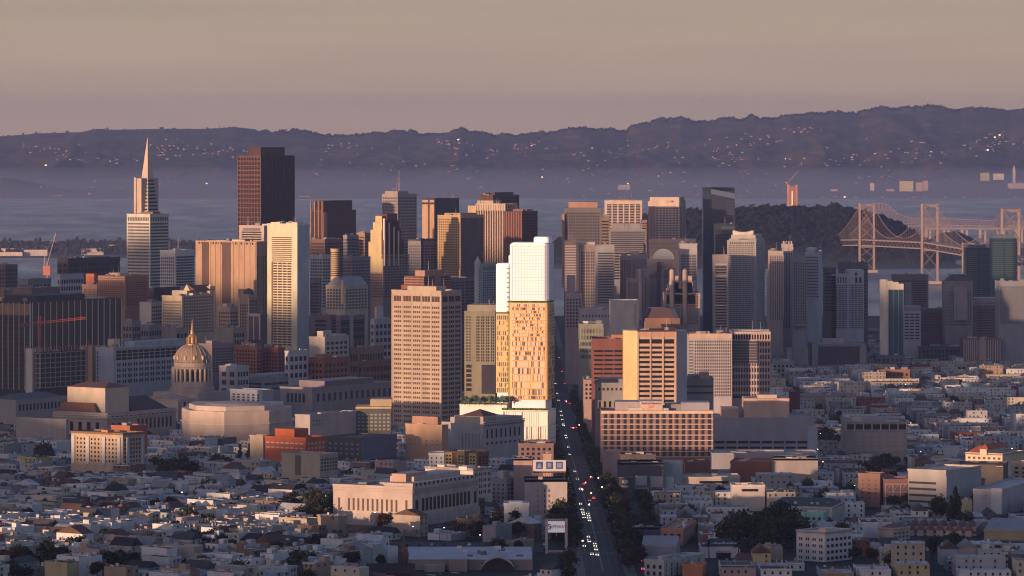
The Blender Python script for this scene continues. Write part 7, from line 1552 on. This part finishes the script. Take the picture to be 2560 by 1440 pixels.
        for src, mk in ((wallb, ('W', wk)), (roofb, ('R', rn))):
            mi = ms.setdefault(mk, len(ms)); i0 = len(b.v)
            for v in src.v: b.v.append((x+v[0]*c0-v[1]*s0, y+v[0]*s0+v[1]*c0, z+v[2]))
            for f in src.f: b.f.append(tuple(i0+q for q in f)); b.m.append(mi)
        for q_ in range(r.randint(0, 3)):
            s_ = r.uniform(.6, 2.2); rb = MB().cbox(r.uniform(-.35, .35)*w, r.uniform(-.35, .35)*d, h, s_, s_*r.uniform(.6, 2), r.uniform(.6, 2.2)); mi = ms.setdefault(('R', r.choice(('pale', 'grey', 'dark', 'brown'))), len(ms)); i0 = len(b.v)
            for v in rb.v: b.v.append((x+v[0]*c0-v[1]*s0, y+v[0]*s0+v[1]*c0, z+v[2]))
            for f in rb.f: b.f.append(tuple(i0+q for q in f)); b.m.append(mi)
        mi = ms.setdefault(('G', 0), len(ms)); wb = MB()
        for c, s in wins: wb.box(c[0]-s[0]/2, c[0]+s[0]/2, c[1]-s[1]/2, c[1]+s[1]/2, c[2]-s[2]/2, c[2]+s[2]/2)
        i0 = len(b.v)
        for v in wb.v: b.v.append((x+v[0]*c0-v[1]*s0, y+v[0]*s0+v[1]*c0, z+v[2]))
        for f in wb.f: b.f.append(tuple(i0+q for q in f)); b.m.append(mi)
for kind, (b, ms) in stuff.items():
    mats = [None]*len(ms)
    for (t_, k_), i in ms.items(): mats[i] = WM[k_] if t_ == 'W' else (RM[k_] if t_ == 'R' else GD)
    tag(b.build('distant_'+kind, mats), kind='stuff')
for key, lst in LABELS.items():
    if len(lst) > 1:
        lst.sort(key=lambda t: t[0])
        for i, (px, o) in enumerate(lst):
            if i: o['label'] = ORD[min(i, len(ORD)-1)]+' from left: '+key
            else: o['label'] = 'leftmost '+key
# ================================================================ CARS AND LIGHTS
m_tyre = plain((.015, .015, .015), .8); m_cg = plain((.02, .022, .03), .15); m_head = plain((1.0, .86, .66), .5, 0, 8.0); m_tail = plain((1.0, .05, .04), .5, 0, 9.0)
CARC = [('black', (.015, .015, .018)), ('silver', (.35, .36, .38)), ('white', (.6, .6, .6)), ('dark blue', (.02, .035, .08)), ('grey', (.12, .12, .13)), ('red', (.25, .02, .02))]
def body_mesh(m):
    b = MB(); L_, W_ = 2.2, .88
    P = [(-L_, .35), (-L_, .8), (-1.35, .95), (-.75, 1.42), (.95, 1.45), (1.7, 1.0), (L_, .9), (L_, .35)]
    n = len(P); i = 0
    b.v += [(-W_ if 0.96 > z else -W_*.82, y, z) for y, z in P]+[(W_ if .96 > z else W_*.82, y, z) for y, z in P]
    for k in range(n): b.f.append((k, (k+1) % n, n+(k+1) % n, n+k)); b.m.append(0)
    b.f.append(tuple(range(n-1, -1, -1))); b.m.append(0); b.f.append(tuple(range(n, 2*n))); b.m.append(0)
    me = bpy.data.meshes.new('body'); me.from_pydata(b.v, [], b.f); me.materials.append(m); return me
CBM = {n_: body_mesh(plain(c, .3, .3)) for n_, c in CARC}
wm = MB().lathe([(.3, -.1), (.33, -.08), (.33, .08), (.3, .1)], 12); WMh = bpy.data.meshes.new('wheel'); WMh.from_pydata([(v[2], v[0], v[1]) for v in wm.v], [], wm.f); WMh.materials.append(m_tyre)
def car(x, y, rz, label, group, on=True, cn=None, z=None):
    cn = cn or rt.choice(CARC)[0]; r = empty('car', (x, y, (gz(y)+.22) if z is None else z), rz); tag(r, label.replace('COL', cn), 'car', group)
    o = bpy.data.objects.new('body', CBM[cn]); COL.objects.link(o); o.parent = r
    for sx in (-.84, .84):
        for sy in (-1.35, 1.35): o = bpy.data.objects.new('wheel', WMh); COL.objects.link(o); o.parent = r; o.location = (sx, sy, .33)
    unitbox('windscreen', m_cg, r, (0, -1.05, 1.2), (1.35, .5, .28)); unitbox('rear_window', m_cg, r, (0, 1.35, 1.22), (1.3, .5, .26))
    for s in (-.62, .62):
        unitbox('headlight', m_head if on else plain((.5, .5, .5), .3), r, (s, -2.22, .68), (.26, .08, .18)); unitbox('taillight', m_tail if on else plain((.2, .02, .02), .3), r, (s, 2.22, .72), (.30, .08, .2))
    return r
HL = [(1455, 1283), (1460, 1288), (1466, 1286), (1463, 1296), (1470, 1298), (1469, 1304), (1476, 1292), (1456, 1342), (1464, 1346), (1470, 1352), (1476, 1358), (1468, 1368), (1490, 1362), (1496, 1368), (1488, 1376), (1500, 1378), (1480, 1388), (1497, 1390), (1453, 1262), (1456, 1276), (1434, 1138), (1438, 1180), (1441, 1200), (1405, 1050), (1418, 1066), (1412, 1090), (1443, 1062), (1436, 1096), (1408, 985), (1414, 1002), (1428, 1040), (1440, 1030), (1402, 960), (1406, 925), (1400, 900), (1397, 880), (1456, 1120), (1450, 1225)]
for i, (px, py) in enumerate(HL):
    D = at(px, py)[1]; x = X(px, D); x = min(42.5, max(37, x)); lane = [37.9, 41.0, 43.6]; x = min(lane, key=lambda q: abs(q-x))
    car(x, D, 0, 'COL car with lit headlights coming up the avenue', 'oncoming cars with lit headlights on the avenue')
TL = [(1478, 1197, 0), (1464, 1212, 0), (1480, 1248, 0), (1474, 1254, 0), (1416, 1004, 0), (1432, 1071, 0), (1449, 1071, 0), (1420, 1010, 0), (1403, 930, 0), (1398, 895, 0), (1410, 960, 0)]
for i, (px, py, q) in enumerate(TL):
    D = at(px, py)[1]; x = min([47.0, 50.2, 53.2], key=lambda q: abs(q-X(px, D))); car(x, D, pi, 'COL car with red tail lights driving away down the avenue', 'cars driving away on the avenue')
for i, (px, py) in enumerate([(1560, 1350), (1573, 1358), (1531, 1405), (1553, 1426), (1546, 1372), (1586, 1330), (1540, 1316)]):
    D = at(px, py)[1]; x = min([64.5, 67.8, 71.0, 74.0], key=lambda q: abs(q-X(px, D))); car(x, D, pi, 'COL car on the side road, '+['waiting behind the first', 'nearest the signal', 'low in the frame', 'pale one at the bottom edge', 'between trees', 'at the far corner', 'farthest up'][i], None, True, ['black', 'grey', 'red', 'white', 'silver', 'black', 'grey'][i])
for i in range(17):
    px = 815+i*20+rt.uniform(-4, 4) if i < 12 else 1040+(i-12)*28; py_ = 1313+i*1.2 if i < 12 else 1316-(i-12)*5
    D = 2449+rt.uniform(-1, 1) if i < 12 else 2452+(i-12)*14
    o = car(X(px, D), D-12, rt.choice((0, pi)) if i < 12 else -.9, 'COL parked car on the knoll before the granite building', 'cars parked before the granite building', False, None, KN[4]+.05)
for i in range(26):
    x = -62+(i % 13)*6.6; y = 2345+(i//13)*26; car(x, y, 0 if i % 2 else pi, 'COL car parked in the supermarket car park', 'cars in the supermarket car park', False, None, gz(2360)+.62)
def lamp(x, y, h, col, st, label, name='street_lamp', group=None, side=1, z=None):
    r = empty(name, (x, y, gz(y) if z is None else z)); tag(r, label, name.replace('_', ' '), group); m = plain((.12, .12, .12), .6)
    b = MB().lathe([(.12, 0), (.08, h)], 6); b.build('pole', m, r)
    b = MB(); b.bar((0, 0, h), (side*1.6, 0, h+.3), .06); b.build('arm', m, r)
    unitbox('lamp_head', plain(col, .5, 0, st), r, (side*1.6, 0, h+.2), (.55, .4, .28)); return r
k_ = 0
for y in range(2240, 4000, 62):
    for x, s in ((34.3, 1), (56.2, -1)):
        on = rt.random() < .12; lamp(x, y+rt.uniform(-4, 4), 9, (1, .8, .5) if on else (.4, .4, .4), 14 if on else 0, 'tall street lamp on the %s kerb of the avenue' % ('left' if s > 0 else 'right'), group='street lamps along the %s kerb' % ('left' if s > 0 else 'right'), side=s)
for i, (px, py, c) in enumerate([(1473, 1266, (.25, 1, .55)), (1513, 1258, (.4, 1, .8)), (1535, 1313, (.25, 1, .6)), (1545, 1326, (.25, 1, .6)), (1560, 1350, (1, .06, .06)), (1573, 1360, (1, .05, .05)), (1477, 1196, (1, .06, .05)), (1464, 1211, (1, .06, .05)), (1478, 1238, (1, .2, .05)), (1456, 1229, (1, .5, .15)), (1433, 1070, (1, .06, .05)), (1416, 1003, (1, .08, .2))]):
    x, y = at(px, py+14); r = empty('traffic_light', (x, y, gz(y))); tag(r, ['green signal at the near crossing, left', 'pale green signal right of the near crossing', 'green signal on the side road, upper', 'green signal on the side road, lower', 'red signal on the side road, upper', 'red signal on the side road, lower', 'red signal by the three-square billboard, upper', 'red signal by the three-square billboard, lower', 'orange signal above the queue of headlights', 'amber signal left of the orange one', 'red signal far down the avenue', 'pink-red signal farthest down the avenue'][i], 'traffic light')
    b = MB().lathe([(.09, 0), (.07, 5)], 6); b.build('pole', plain((.05, .05, .05), .7), r); unitbox('housing', plain((.02, .02, .02), .6), r, (0, 0, 4.6), (.4, .3, 1.1)); unitbox('lamp', plain(c, .5, 0, 40 if i != 1 else 12), r, (0, -.2, 4.6 if c[0] < .5 else 4.9), (.42, .1, .42))
for i, (px, py, lb) in enumerate([(822, 1268, 'twin-headed lamp mast left of the granite building'), (945, 1312, 'lamp mast before the granite building'), (1208, 1372, 'lamp mast in the car park behind the supermarket'), (1040, 1350, 'lamp mast on the slope right of the steeple'), (1118, 1352, 'lamp mast on the slope above the supermarket'), (2143, 1240, 'lamp mast left of the brown brick block'), (2056, 1100, 'lamp mast in the street right of the windowless block')]):
    x, y = at(px, py+20); lamp(x, y, 11, (.9, .85, .8), 3, lb, side=-1)
rl = random.Random(31); 
for i in range(34):
    px, py = rl.choice([(rl.uniform(1620, 2540), rl.uniform(960, 1200)), (rl.uniform(380, 1000), rl.uniform(900, 1120)), (rl.uniform(20, 1300), rl.uniform(1180, 1400))]); x, y = at(px, py)
    if blocked(x, y, -2): continue
    lamp(x, y, 8.5, rl.choice([(1, .85, .6), (1, .6, .35), (.8, .95, 1)]), 7, 'tiny lit street lamp glowing among the roofs', group='lit lamps among the roofs')


x, y = at(548, 1172); r = empty('steeple', (x, y, gz(y))); tag(r, 'tiny white steeple above the dark park trees', 'church'); MB().box(-1.6, 1.6, -1.6, 1.6, 0, 10).build('tower', WM['white0'], r); MB().lathe([(1.7, 10), (.9, 12.5), (.1, 17)], 8).build('spire', WM['white0'], r)
